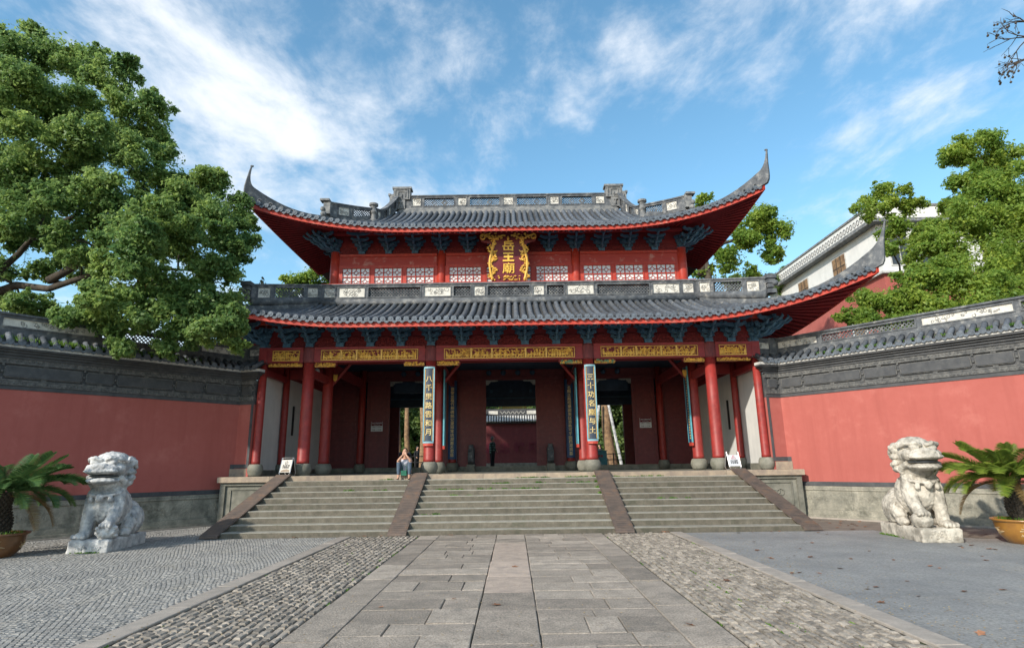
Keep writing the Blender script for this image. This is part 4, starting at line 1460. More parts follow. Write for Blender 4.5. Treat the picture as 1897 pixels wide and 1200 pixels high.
# ---- upper storey
UZ0, UZ1 = 7.2, UPZ
ucols = [-6.67, -2.58, 2.58, 6.67]
for x in ucols:
    r = 0.185 if abs(x) > 5 else 0.17
    MB().lathe([(r, 0), (r, 1.75), (r*1.0, 1.76), (r*0.98, UZ1-UZ0+0.1)], 22, (x, R2, UZ0)).build('upper_column', 'upper_red', hall, smooth=True)
MB().box((-6.75, R2+0.14, UZ0), (6.75, R2+0.2, UZ1)).build('upper_backing', 'darkblue', hall)
for s in (-1, 1):
    MB().box((min(s*6.6, s*6.72), R2+0.2, UZ0), (max(s*6.6, s*6.72), RB-1.0, UZ1+0.6)).build('upper_side_wall', 'upper_red', hall)

def window(a, b, z0, z1, ncx, y=R2-0.06):
    """latticed light: square grid with a diamond in each cell and short spokes"""
    w = b-a
    fr = MB(); e = 0.04
    for lo, hi in (((a, z0), (b, z0+e)), ((a, z1-e), (b, z1)), ((a, z0+e), (a+e, z1-e)), ((b-e, z0+e), (b, z1-e))):
        fr.box((lo[0], y-0.03, lo[1]), (hi[0], y+0.06, hi[1]))
    win = fr.build('window', 'upper_red', hall)
    MB().box((a+e, y+0.035, z0+e), (b-e, y+0.045, z1-e)).build('pane', 'glass', win)
    la = MB()
    iw = w-2*e; cw = iw/ncx
    zz_ = z1-e
    rows = [cw, cw]                      # the lower row runs on behind the ridge
    x0 = a+e
    for j, ch in enumerate(rows):
        zt = zz_; zb = max(zz_-ch, z0+e)
        for i in range(ncx):
            xa = x0+cw*i; xc = xa+cw/2; zc_ = zt-ch/2
            q = cw*0.27; rr = 0.011
            D = [(xc-q, zc_), (xc, zc_+q), (xc+q, zc_), (xc, zc_-q)]
            for k in range(4):
                p, p2 = D[k], D[(k+1) % 4]
                if min(p[1], p2[1]) < z0+e: continue
                la.tube([(p[0], y+0.01, p[1]), (p2[0], y+0.01, p2[1])], rr, 4)
            for p, p2 in (((xc, zc_+q), (xc, zt)), ((xc-q, zc_), (xa, zc_)), ((xc+q, zc_), (xa+cw, zc_)), ((xc, zc_-q), (xc, zb))):
                if min(p[1], p2[1]) < z0+e-0.001: continue
                la.tube([(p[0], y+0.01, p[1]), (p2[0], y+0.01, p2[1])], rr, 4)
        for i in range(1, ncx):
            la.box((x0+cw*i-0.016, y-0.01, zb), (x0+cw*i+0.016, y+0.03, zt))
        la.box((x0, y-0.012, zb-0.016), (x0+iw, y+0.032, zb+0.016))
        zz_ -= ch
    la.build('lattice', 'upper_red', win)
WZ0, WZ1 = 8.33, 9.14
for s in (-1, 1):
    a0, a1 = 2.78, 6.46
    w = (a1-a0)/3
    for i in range(3):
        a, b = a0+w*i+0.06, a0+w*(i+1)-0.06
        lo, hi = sorted((s*a, s*b))
        window(lo, hi, WZ0, WZ1, 3)
    for i in range(4):
        x = a0+w*i
        MB().box((s*x-0.058, R2-0.07, 8.3), (s*x+0.058, R2+0.05, WZ1)).build('mullion', 'upper_red', hall)
    # centre bay lights
    for (a, b, n) in ((1.03, 2.30, 4), (0.10, 0.88, 3)):
        lo, hi = sorted((s*a, s*b)); window(lo, hi, WZ0, WZ1, n)
    for x in (0.955, 2.36):
        MB().box((s*x-0.068, R2-0.07, 8.3), (s*x+0.068, R2+0.05, WZ1)).build('mullion', 'upper_red', hall)
for i in range(3):
    a, b = ucols[i]+0.17, ucols[i+1]-0.17
    MB().box((a, R2-0.08, WZ1+0.002), (b, R2+0.06, WZ1+0.07)).build('window_rail', 'upper_red', hall)
    MB().box((a, R2-0.06, WZ1+0.07), (b, R2+0.05, UZ1-0.10)).build('peeling_board', 'peeling', hall)
    MB().box((a, R2-0.11, UZ1-0.10), (b, R2+0.06, UZ1)).build('head_rail', 'upper_red', hall)
    MB().box((a, R2-0.08, 8.2), (b, R2+0.05, WZ0-0.002)).build('window_rail', 'upper_red', hall)

# ---- name board
pq = thing('name_plaque', (0, 20.9, 8.33), 'crimson name plaque with three gilt characters in a gilt dragon frame', 'plaque')
def tilt(V):                                # leans forward at the top
    V = np.asarray(V).copy()
    V[:, 1] -= (V[:, 2]-8.33)*0.16
    return V
MB().box((-0.48, 20.92, 8.42), (0.48, 20.99, 10.02)).xf(tilt).build('board', 'plaque', pq)
fr = MB()
for s in (-1, 1):
    pts = [(0.44, 8.36), (0.62, 8.34), (0.70, 8.6), (0.66, 8.85), (0.78, 9.1), (0.74, 9.35), (0.62, 9.55), (0.70, 9.75), (1.02, 9.84), (1.08, 10.02), (0.95, 10.14), (0.44, 10.08)]
    P = [(s*x, z) for x, z in pts]
    if s < 0: P = P[::-1]
    fr.prism(P, 20.93, 20.98)
fr.prism([(-0.46, 8.34), (0.46, 8.34), (0.4, 8.56), (-0.4, 8.56)], 20.93, 20.98)
fr.prism([(-0.9, 9.86), (0.9, 9.86), (0.95, 10.14), (0.2, 10.22), (-0.2, 10.22), (-0.95, 10.14)], 20.93, 20.975)
fro = fr.xf(tilt).build('frame', 'plaque', pq)
gd = MB()
rg2 = random.Random(12)
for s in (-1, 1):
    for k in range(34):                     # scaly coils of the side dragons
        z = 8.40+k*0.044
        wob = 0.60+0.09*math.sin(k*0.55)
        for q in range(3):
            gd.ell((s*(wob+rg2.uniform(-.085, .085)), 20.90, z+rg2.uniform(-.03, .03)), (rg2.uniform(.022, .05), 0.035, rg2.uniform(.02, .045)), 6, 4)
    gd.tube([(s*(0.60+0.10*math.sin(t*4.2)), 20.89, 8.42+t*1.45) for t in np.linspace(0, 1, 22)], [0.045]*22, 6)
    for zc_ in (9.12, 9.42):
        gd.tube([(s*0.56, 20.9, zc_), (s*0.46, 20.9, zc_+0.02), (s*0.40, 20.9, zc_+0.07)], [0.05, 0.035, 0.012], 5)
    for k in range(30):
        gd.ell((s*rg2.uniform(0.12, 1.02), 20.90, rg2.uniform(9.90, 10.13)), (rg2.uniform(.025, .06), 0.035, rg2.uniform(.02, .045)), 6, 4)
    gd.tube([(s*(0.95+0.09*math.cos(a)), 20.89, 10.0+0.09*math.sin(a)) for a in np.linspace(0, 6, 10)], 0.03, 5)
    gd.tube([(s*x, 20.89, 9.98+0.07*math.sin(x*9)) for x in np.linspace(0.1, 0.9, 14)], 0.035, 5)
for k in range(34):
    gd.ell((rg2.uniform(-.42, .42), 20.90, rg2.uniform(8.38, 8.54)), (rg2.uniform(.02, .045), 0.035, rg2.uniform(.018, .035)), 6, 4)
gd.ell((0, 20.89, 9.93), (0.05, 0.05, 0.09), 8, 6)
gd.xf(tilt).build('gilt_dragons', 'gold', fro)
tx = MB()
for ch, zc_, sz, bo in (('岳', 9.66, 0.44, 0.009), ('王', 9.24, 0.40, 0.018), ('廟', 8.83, 0.45, 0.003)):
    t_ = text_mesh(ch, sz, 0.012, bo)
    tx.add(t_.verts()*np.array([1.08, 1, 0.92])+np.array([0, 20.905, zc_]), t_.f)
tx.xf(tilt).build('lettering', 'gilt_letter', pq)

# ---- interior: ceiling, tie beams, side walls
MB().box((-8.3, R1+0.13, 5.95), (8.3, RB+0.3, 6.02)).build('ceiling', 'darkblue', hall)
for s in (-1, 1):
    MB().box((min(s*8.34, s*8.5), R1+0.3, FLOOR+0.2), (max(s*8.34, s*8.5), R3, 4.96)).build('plaster_wall', 'plaster', hall)
    MB().box((min(s*8.3, s*8.52), R1+0.3, FLOOR), (max(s*8.3, s*8.52), R3, FLOOR+0.198)).build('wall_base', 'stone', hall)
    MB().box((min(s*8.3, s*8.5), R1+0.1, 4.962), (max(s*8.3, s*8.5), RB, 6.7)).build('side_beam', 'beam', hall)
    MB().box((min(s*8.32, s*8.5), R3+0.002, FLOOR), (max(s*8.32, s*8.5), RB+0.2, 4.96)).build('back_side_wall', 'door', hall)
    MB().box((min(s*8.28, s*8.335), 22.62, 2.9), (max(s*8.28, s*8.335), 22.70, 4.0)).build('wall_tablet', 'black', hall)
    for x in (2.6, 6.68, 8.2):              # tie beams from the front row to the second
        MB().box((s*x-0.07, R1+0.2, 4.66 if x < 8 else 4.72), (s*x+0.07, R2-0.16, 4.92)).build('tie_beam', 'beam', hall)
        MB().box((s*x-0.075, R2+0.18, 5.15), (s*x+0.075, R3-0.4, 5.5)).build('tie_beam', 'beam', hall)
    for x in (2.6, 6.68):                   # struts
        a, b = (s*x, R2+0.05, 4.5), (s*(x-0.9*(1 if x > 5 else 1)), R2+0.05, 5.6)
        MB().tube([a, b], [0.07, 0.07], 4).build('strut', 'beam', hall)
    MB().box((min(s*2.77, s*6.5), R2-0.1, 5.4), (max(s*2.77, s*6.5), R2+0.1, 5.93)).build('cross_beam', 'beam', hall)
    MB().box((min(s*6.88, s*8.07), R2-0.09, 4.85), (max(s*6.88, s*8.07), R2+0.09, 5.2)).build('cross_beam', 'beam', hall)
    gc = MB().prism([(s*6.42, 4.98), (s*6.28, 4.98), (s*6.30, 4.8), (s*6.36, 4.72), (s*6.42, 4.8)], R2-0.26, R2-0.2)
    gc.build('carved_drop', 'gold', hall)
MB().box((-2.42, R2-0.1, 5.4), (2.42, R2+0.1, 5.93)).build('cross_beam', 'beam', hall)

# ---- door wall at the third row
HEAD = 5.46
MB().box((-8.3, R3-0.05, HEAD), (8.3, R3+0.1, 5.945)).build('door_lintel', 'door', hall)
MB().box((-8.3, R3-0.12, HEAD+0.02), (8.3, R3-0.05, HEAD+0.16)).build('lintel_moulding', 'door', hall)
MB().box((-8.3, R3-0.12, FLOOR-0.003), (8.3, R3+0.12, 1.66)).build('threshold', 'stone', hall)
peg = MB().lathe([(0.10, 0), (0.13, 0.03), (0.13, 0.09), (0.07, 0.14)], 6, (0, 0, 0))
V = peg.verts(); peg.v = [np.column_stack([V[:, 0], -V[:, 2], V[:, 1]])]
PEG = peg.mesh('door_peg', MT['darkblue'])
for x in (-0.99, -0.33, 0.33, 0.99, 3.55, 4.2, 4.85, -3.55, -4.2, -4.85):
    place_h(PEG, 'door_peg', (x, R3-0.12, HEAD+0.32))
def leaf(a, b, y, panels, name='door_leaf'):
    """panelled door leaf between x = a and b"""
    z0, z1 = 1.665, HEAD-0.003
    lf = MB().box((a, y-0.035, z0), (b, y+0.035, z1)).build(name, 'door', hall)
    for (q0, q1) in panels:
        za, zb = z0+(z1-z0)*q0, z0+(z1-z0)*q1
        m = MB(); e = 0.03; xa, xb = a+0.13, b-0.13
        for lo, hi in (((xa, za), (xb, za+e)), ((xa, zb-e), (xb, zb)), ((xa, za+e), (xa+e, zb-e)), ((xb-e, za+e), (xb, zb-e))):
            m.box((lo[0], y-0.055, lo[1]), (hi[0], y-0.035, hi[1]))
        m.build('panel_moulding', 'door', lf)
PN = [(0.03, 0.30), (0.33, 0.38), (0.40, 0.52), (0.55, 0.94)]
for s in (-1, 1):
    for a, b in ((1.12, 2.42), (2.78, 3.80), (5.46, 6.50), (6.84, 8.28)):
        lo, hi = sorted((s*a, s*b))
        leaf(lo, hi, R3-0.02, PN)
    # carved corner pieces in the door heads
    for x, sg in ((1.12, -1), (3.80, 1), (5.46, -1)):
        ww = 0.55
        pts = [(0, 0), (ww, 0), (ww, -0.05), (ww*0.62, -0.07), (ww*0.40, -0.07), (ww*0.34, -0.14), (0.14, -0.15), (0.12, -0.22), (0, -0.22)]
        P = [(s*(x+sg*p), HEAD-0.004+q) for p, q in pts]
        if s*sg < 0: P = P[::-1]
        MB().prism(P, R3-0.1, R3-0.06).build('head_corbel', 'carving', hall)
    # timber between second bay and back
    MB().box((min(s*3.82, s*5.44), R3+0.6, 5.0), (max(s*3.82, s*5.44), R3+0.7, 5.94)).build('inner_beam', 'darkblue', hall)
MB().box((-8.3, RB-0.12, 4.58), (8.3, RB+0.12, 5.945)).build('back_architrave', 'darkblue', hall)
MB().box((-8.3, RB-0.16, 4.95), (8.3, RB-0.122, 5.0)).build('back_moulding', 'blue', hall)
for k in range(11):
    MB().boxc((-5+k*1.0, RB-0.15, 5.32), (0.14, 0.05, 0.14)).build('rosette', 'blue', hall)
for s in (-1, 1):
    MB().box((min(s*5.6, s*8.3), RB-0.1, FLOOR), (max(s*5.6, s*8.3), RB+0.1, 4.58)).build('back_wall', 'door', hall)

# ---- couplet boards
def couplet(name, x, y, z0, z1, w, txt, label, ts, matb='board', frame=True, letter='pale_letter'):
    t = thing(name, (x, y, z0), label, 'couplet board')
    n = 9
    R = 0.32
    def arc(ww, zz0, zz1, yo, th):
        mb = MB(); P = []
        for k in range(n):
            a = (k/(n-1)-0.5)*2*math.asin(min(0.95, ww/2/R))
            P.append((x+R*math.sin(a), y+R*(1-math.cos(a))+yo))
        vv = [(p[0], p[1], zz0) for p in P]+[(p[0], p[1], zz1) for p in P]+[(p[0], p[1]+th, zz0) for p in P]+[(p[0], p[1]+th, zz1) for p in P]
        ff = [(k, k+1, n+k+1, n+k) for k in range(n-1)]+[(2*n+k+1, 2*n+k, 3*n+k, 3*n+k+1) for k in range(n-1)]
        ff += [(n+k, n+k+1, 3*n+k+1, 3*n+k) for k in range(n-1)]+[(k+1, k, 2*n+k, 2*n+k+1) for k in range(n-1)]
        ff += [(0, n, 3*n, 2*n), (n-1, 3*n-1, 4*n-1, 2*n-1)]
        return mb.add(vv, ff)
    arc(w, z0, z1, 0, 0.02).build('board', matb, t)
    if frame:
        arc(w+0.03, z0-0.005, z0+0.05, -0.012, 0.03).build('frame', 'paleteal', t)
        arc(w+0.03, z1-0.05, z1+0.005, -0.012, 0.03).build('frame', 'paleteal', t)
        for s in (-1, 1):
            m = MB()
            a = math.asin((w/2)/R); xx = R*math.sin(a)*s; yy = R*(1-math.cos(a))
            m.box((x+xx-0.018, y+yy-0.025, z0+0.051), (x+xx+0.018, y+yy+0.02, z1-0.051))
            m.build('frame', 'paleteal', t)
            m = MB(); q = 0.78
            a = math.asin((w/2*q)/R); xx = R*math.sin(a)*s; yy = R*(1-math.cos(a))
            m.box((x+xx-0.006, y+yy-0.008, z0+0.08), (x+xx+0.006, y+yy+0.003, z1-0.08)); m.build('gilt_line', 'gold', t)
        arc(w*0.98, z0-0.09, z0-0.008, -0.01, 0.06).build('bracket', 'fascia', t)
    col = column_text(txt, x, y-0.008, z1-0.26 if frame else z1-0.3, z0+0.2 if frame else z0+0.1, ts, 0.006, 0.0)
    V = col.verts(); dx = V[:, 0]-x
    V[:, 1] += R-np.sqrt(np.maximum(R*R-dx*dx, 0)); col.v = [V]
    col.build('lettering', letter, t)
    return t
couplet('couplet_board', -2.64, R1-0.245, 2.42, 4.88, 0.32, '八千里路雲和月', 'slate couplet board with gilt running script reading eight thousand miles, pale teal frame', 0.225)
couplet('couplet_board', 2.64, R1-0.245, 2.42, 4.88, 0.32, '三十功名塵与土', 'slate couplet board with gilt running script reading thirty years of fame, pale teal frame', 0.225)
couplet('couplet_board', -2.6, R3-0.45, 1.98, 5.42, 0.36, '嶺黎並植竹林碑銘公里祥宵坊湖壽天君墓', 'narrow navy couplet board with small gilt characters, left of the open centre door', 0.165, 'navy', False)
couplet('couplet_board', 2.6, R3-0.45, 1.98, 5.42, 0.36, '名賜正殿昭華國崇廷恩秩可平固西湖祠墓', 'narrow navy couplet board with small gilt characters, right of the open centre door', 0.165, 'navy', False)
# boards on the second row that face the side
for s, x, lab in ((-1, 2.6, 'teal-edged board seen edge-on behind the eight-thousand-miles column'), (1, 2.6, 'teal-edged board seen edge-on behind the thirty-years column'),
                  (1, 6.68, 'blue board with gilt dots on a red column near the white wall')):
    t = thing('side_board', (s*x, R2, 2.4), lab, 'couplet board')
    xx = s*(x-0.19) if x < 5 else s*(x-0.21)
    a, b = sorted((xx, xx-s*0.035))
    MB().box((a, R2-0.17, 2.42), (b, R2+0.17, 5.1)).build('board', 'navy', t)
    a, b = sorted((xx+s*0.008, xx-s*0.045))
    MB().box((a, R2-0.215, 2.40), (b, R2-0.171, 5.12)).build('frame', 'teal', t)
    MB().box((a, R2+0.171, 2.40), (b, R2+0.21, 5.12)).build('frame', 'teal', t)
    MB().box((a-0.01, R2-0.2, 2.28), (b+0.01, R2+0.1, 2.40)).build('bracket', 'fascia', t)
    if x > 5:
        d = MB()
        for k in range(26):
            d.ell((xx-s*0.04, R2-0.05, 2.55+k*0.095), (0.01, 0.05, 0.03), 6, 4)
        d.build('lettering', 'gilt_letter', t)

# ---- notices on the door leaves
for s, x, z in ((-1, -6.0, 3.45), (1, 6.0, 3.45)):
    t = thing('notice_board', (x, R3-0.09, z-0.24), 'white and maroon notice on the %s' % ('dark door leaf behind the seated woman' if s < 0 else 'dark door leaf beside the blue-box doorway'), 'notice')
    y = R3-0.085
    MB().box((x-0.26, y-0.02, z-0.21), (x+0.26, y, z+0.03)).build('board', 'board_white', t)
    MB().box((x-0.26, y-0.02, z+0.031), (x+0.26, y, z+0.22)).build('header', 'maroon', t)
    for e in (-0.255, 0.245):
        MB().box((x+e, y-0.025, z+0.031), (x+e+0.012, y-0.0205, z+0.22)).build('header_edge', 'board_white', t)
    a = text_mesh('岳王廟開放時間', 0.062, 0.002, 0.001).xf(lambda V: V+np.array([x, y-0.023, z+0.15])); a.build('lettering', 'board_white', t)
    a = text_mesh('OPENING HOURS', 0.036, 0.002).xf(lambda V: V+np.array([x, y-0.023, z+0.08])); a.build('lettering', 'board_white', t)
    a = text_mesh('7:30am — 5:30pm', 0.058, 0.002, 0.0008).xf(lambda V: V+np.array([x, y-0.023, z-0.03])); a.build('lettering', 'black', t)
    a = text_mesh('7:30 — 17:30', 0.075, 0.002, 0.001).xf(lambda V: V+np.array([x, y-0.023, z-0.14])); a.build('lettering', 'black', t)

# ---- drum stones before the centre door
for s, x in ((-1, -1.76), (1, 1.70)):
    t = thing('drum_stone', (x, R3-0.45, FLOOR), 'dark carved drum stone on the %s jamb of the centre doorway' % ('left' if s < 0 else 'right'), 'drum stone')
    MB().bbox((x-0.17, R3-0.75, FLOOR-0.002), (x+0.17, R3-0.13, FLOOR+0.3), 0.02).build('base', 'stone', t)
    m = MB()
    m.tube([(x-0.13, R3-0.45, FLOOR+0.62), (x+0.13, R3-0.45, FLOOR+0.62)], 0.3, 20)
    m.box((x-0.14, R3-0.4, FLOOR+0.301), (x+0.14, R3-0.13, FLOOR+0.98))
    m.tube([(x-0.1, R3-0.42, FLOOR+1.0), (x+0.1, R3-0.42, FLOOR+1.0)], 0.15, 14)
    me = remesh(m, 0.03, 2, 0.015, 9)
    me.materials.append(MT['ridge'])
    place(me, 'drum', t, (-t.location.x, -t.location.y, -t.location.z))
    MB().tube([(x+0.1*math.cos(a), R3-0.755, FLOOR+0.62+0.1*math.sin(a)) for a in np.linspace(0, 6.0, 10)], 0.02, 5).build('boss', 'ridge', t)

# ---- dome camera
t = thing('dome_camera', tuple(at_y(587, 690, 20.6)), 'white dome security camera under the eave behind a red column', 'camera')
c = np.array(t.location)
MB().tube([c+np.array([0, 0.0, 0.12]), c+np.array([0, 0, 0.35]), c+np.array([0.1, 0.3, 0.4])], 0.02, 6).build('bracket', 'steel', t)
MB().lathe([(0.02, 0.14), (0.08, 0.12), (0.10, 0.05), (0.10, -0.03)], 16, c).build('housing', 'board_white', t, smooth=True)
MB().lathe([(0.09, -0.031), (0.075, -0.09), (0.04, -0.12), (0.005, -0.13)], 16, c).build('dome', 'darkglass', t, smooth=True)
# ================================================================== flanking screen walls
def wall_run(w, p0, p1, zred0, side, tiles=True, seed=0, bal=None, ext=0.0, plinth=True, zpl=0.95, panels=None):
    """p0 -> p1 so that the visible face is on the frame normal side"""
    fn, L = frame_fn(p0, p1)
    T = 0.45
    def B(name, m, *boxes, parent=None):
        mb = MB()
        for lo, hi in boxes: mb.box(lo, hi)
        return mb.xf(fn).build(name, m, parent or w)
    zr1 = 3.74
    B('wall_core', 'redwall', ((0, -T, 0.3), (L, 0, zr1)))
    B('frame_band', 'trim', ((0, 0.001, zred0-0.125), (L, 0.012, zred0)))
    if plinth:
        # block by block
        s = 0; k = 0
        rgx = random.Random(seed)
        while s < L:
            l = rgx.uniform(1.3, 2.1); s1 = min(s+l, L)
            if L-s1 < 0.5: s1 = L
            mb = MB().bbox((s+0.003, -T, 0.27), (s1-0.003, 0.055+rgx.uniform(0, .006), zpl-0.12), 0.01)
            pb = mb.xf(fn).build('plinth_block', 'plinth', w)
            c = scrolls(min(1.0, (s1-s)*0.7), 0.28, seed*7+k, 16, 0.013)
            c.xf(lambda V: V+np.array([s+0.12*(s1-s), 0.056, 0.40])); c.xf(fn).build('carving', 'plinth', pb)
            s = s1; k += 1
        B('plinth_cap', 'plinth', ((0, -T, zpl-0.118), (L, 0.085, zpl-0.06)), ((0, -T, zpl-0.058), (L, 0.06, zpl)))
        B('plinth_foot', 'plinth', ((0, -T, -0.01), (L, 0.16, 0.12)), ((0, -T, 0.121), (L, 0.10, 0.268)))
        B('ground_edge', 'kerb', ((0, 0.17, -0.01), (L, 0.24, 0.05)))
    # frieze
    B('lower_band', 'trim', ((0, -T, zr1), (L, 0.02, zr1+0.11)))
    B('carved_band', 'carveband', ((0, -T, zr1+0.11), (L, 0.05, zr1+0.22)))
    zf0, zf1 = zr1+0.22, zr1+0.68
    B('frieze_ground', 'trim', ((0, -T, zf0), (L, 0.0, zf1)))
    fz = B('frieze_rails', 'carveband', ((0, 0.001, zf0), (L, 0.06, zf0+0.03)), ((0, 0.001, zf1-0.03), (L, 0.06, zf1)))  # rails in the lighter tone that carries the painted edge highlights
    # fretted beads on the carved bands
    cb = MB()
    q = 0.0; step = 0.085
    while q < L-0.04:
        for zz_ in (zr1+0.165, zf1+0.055):
            cb.ell((q+step/2, 0.052, zz_), (0.034, 0.014, 0.03), 5, 4)
        q += step
    cb.xf(fn).build('band_carving', 'carveband', w)
    B('carved_band', 'carveband', ((0, -T, zf1), (L, 0.05, zf1+0.11)))
    if panels is None:
        lens = [0.75, 1.75, 0.95, 1.75, 0.9, 1.8, 0.9]
    else:
        lens = panels
    s = 0.06
    for l in lens:
        if s+0.25 > L: break
        s1 = min(s+l, L-0.06)
        za, zb = zf0+0.075, zf1-0.075
        c = 0.05
        def octo(a, b, d0, d1, ins):
            P = [(a+c, za+ins), (b-c, za+ins), (b-ins, za+c), (b-ins, zb-c), (b-c, zb-ins), (a+c, zb-ins), (a+ins, zb-c), (a+ins, za+c)]
            mm = MB().prism([(x, z) for x, z in P], -d1, -d0)
            V = mm.verts(); V[:, 1] *= -1; mm.v = [V]; mm.f = [f[::-1] for f in mm.f]
            return mm
        o = octo(s+0.04, s1-0.04, 0.001, 0.045, 0.0).xf(fn).build('frieze_panel', 'carveband', w)
        octo(s+0.04, s1-0.04, 0.045, 0.065, 0.024).xf(fn).build('raised_field', 'trim', o)
        # small fretted ties between the panels
        tb = MB()
        for zz_ in (za-0.02, (za+zb)/2, zb+0.02):
            tb.boxc((s1, 0.03, zz_), (0.05, 0.03, 0.05))
        m2 = (s+s1)/2
        tb.boxc((m2, 0.025, zf0+0.05), (0.11, 0.04, 0.032)); tb.boxc((m2, 0.025, zf1-0.05), (0.11, 0.04, 0.032))
        tb.xf(fn).build('fret_tie', 'carveband', w)
        s = s1
    # stepped cornice, lime strip, tiles; ext lets them run past the end nearest the hall
    zc = zf1+0.11
    S0, S1 = (-ext, L) if side > 0 else (0.0, L+ext)
    yb_ = -T if not ext else -0.02
    B('cornice', 'trim', ((S0*0.2, yb_, zc), (L+(S1-L)*0.2, 0.08, zc+0.07)), ((S0*0.45, yb_, zc+0.07), (L+(S1-L)*0.45, 0.13, zc+0.14)), ((S0*0.7, yb_, zc+0.14), (L+(S1-L)*0.7, 0.19, zc+0.20)), ((S0, yb_, zc+0.20), (S1, 0.26, zc+0.25)))
    B('lime_strip', 'lime', ((S0, yb_, zc+0.25), (S1, 0.285, zc+0.335)))
    zt0, zt1 = zc+0.36, zc+0.60
    bed = MB().add([(S0, 0.30, zt0-0.02), (S1, 0.30, zt0-0.02), (S1, -0.08, zt1-0.03), (S0, -0.08, zt1-0.03)], [(0, 1, 2, 3)])
    bed.xf(fn).build('tile_bed', 'pan', w)
    if tiles:
        pitch = 0.235
        n = max(2, int((S1-S0)/pitch))
        for i in range(n):
            s = S0+(i+0.5)*(S1-S0)/n
            tr = MB()
            P = [(s, 0.335-0.40*t, zt0+0.02+(zt1-zt0)*t) for t in (0, 0.25, 0.5, 0.75, 1)]
            tr.tube(P, [0.078, 0.07, 0.078, 0.07, 0.075], 9)
            row = tr.xf(fn).build('tile_row', 'tile', w, smooth=True)
            e = MB().tube([(s, 0.335, zt0+0.02), (s, 0.35, zt0+0.018)], [0.084, 0.084], 10)
            e.xf(fn).build('end_tile', 'tile_end', row)
            if i < n-1:
                x2 = S0+(i+1)*(S1-S0)/n
                dp = MB().prism([(x2-0.09, zt0+0.02), (x2-0.085, zt0-0.03), (x2, zt0-0.085), (x2+0.085, zt0-0.03), (x2+0.09, zt0+0.02), (x2, zt0-0.01)], -0.335, -0.315)
                V = dp.verts(); V[:, 1] *= -1; dp.v = [V]; dp.f = [f[::-1] for f in dp.f]
                dp.xf(fn).build('drip_tile', 'tile_end', w)
    B('coping_base', 'ridge', ((S0, -0.40, zt1-0.05), (S1, -0.06, zt1+0.08)), ((S0, -0.38, zt1+0.08), (S1, -0.10, zt1+0.13)))
    P0 = fn(np.array([[S0, -0.22, 0], [S1, -0.22, 0]]))
    if ext and side > 0: bal = [(a+(ext if a > 0.1 else 0), b+ext, k) for a, b, k in bal]
    elif ext: bal = [(a, b+ext, k) for a, b, k in bal]
    if bal:
        balustrade(w, P0[0][:2], P0[1][:2], zt1+0.131, 0.47, bal, th=0.13, seed=seed+60, capw=0.06)

def screen_wall(side, label):
    w = thing('screen_wall', (side*9.5, 18.5, 0), label, 'wall')
    A = (side*8.40, 19.30); C = (side*8.90, 19.42) ; D = (side*14.6, 12.6)
    A = (side*8.37, 19.28); C = (side*8.90, 19.42)
    Lm = math.hypot(D[0]-C[0], D[1]-C[1])
    bal = [(0.02, 1.35, 'W'), (1.45, 4.1, 'L'), (4.2, 6.3, 'W'), (6.4, 8.7, 'L')]
    bal = [(a, min(b, Lm-0.05), k) for a, b, k in bal if a < Lm-0.3]
    main = (C, D); fac = (A, C)
    if side < 0:
        bal_ = [(Lm-b, Lm-a, k) for a, b, k in bal][::-1]
        wall_run(w, D, C, 1.08, side, bal=bal_, seed=3, panels=[1.75, 0.95, 1.75, 0.75, 1.55, 0.9, 1.2])
        wall_run(w, C, A, 1.84, side, bal=[(0.02, 0.5, 'W')], seed=4, plinth=False, panels=[0.6], ext=0.3)
    else:
        wall_run(w, C, D, 1.08, side, bal=bal, seed=5)
        wall_run(w, A, C, 1.84, side, bal=[(0.03, 0.52, 'W')], seed=6, plinth=False, panels=[0.6], ext=0.3)
    # stepped black border where the wall meets the platform
    fnm, _ = frame_fn(*(main if side > 0 else (D, C)))
    s0 = 0.0 if side > 0 else Lm
    sg = 1 if side > 0 else -1
    a, b = sorted((s0+sg*0.003, s0+sg*0.125))
    MB().box((a, 0.001, 1.081), (b, 0.014, 1.84)).xf(fnm).build('frame_band', 'trim', w)
    fnf, Lf = frame_fn(*(fac if side > 0 else (C, A)))
    a, b = ((0.0, 0.09) if side > 0 else (Lf-0.09, Lf))
    MB().box((a, 0.001, 1.845), (b, 0.014, 3.739)).xf(fnf).build('frame_band', 'trim', w)
    MB().box((min(side*8.40, side*8.98), 19.3, FLOOR+0.002), (max(side*8.40, side*8.98), 19.7, 1.70)).build('plinth_block', 'edge_slab', w)
    # post that closes the coping where the two runs meet
    zq = 3.74+0.68+0.11+0.60
    MB().box((min(side*8.82, side*9.2), 19.48, zq-0.3), (max(side*8.82, side*9.2), 19.80, zq+0.11)).build('coping_base', 'ridge', w)
    MB().box((min(side*8.78, side*9.14), 19.52, zq+0.111), (max(side*8.78, side*9.14), 19.74, zq+0.63)).build('ridge_post', 'ridge', w)
    return w
WL = screen_wall(-1, 'shaded red screen wall with black brick frieze, behind the lion under the big tree')
WR = screen_wall(1, 'sunlit salmon-red screen wall with black brick frieze and lattice coping')
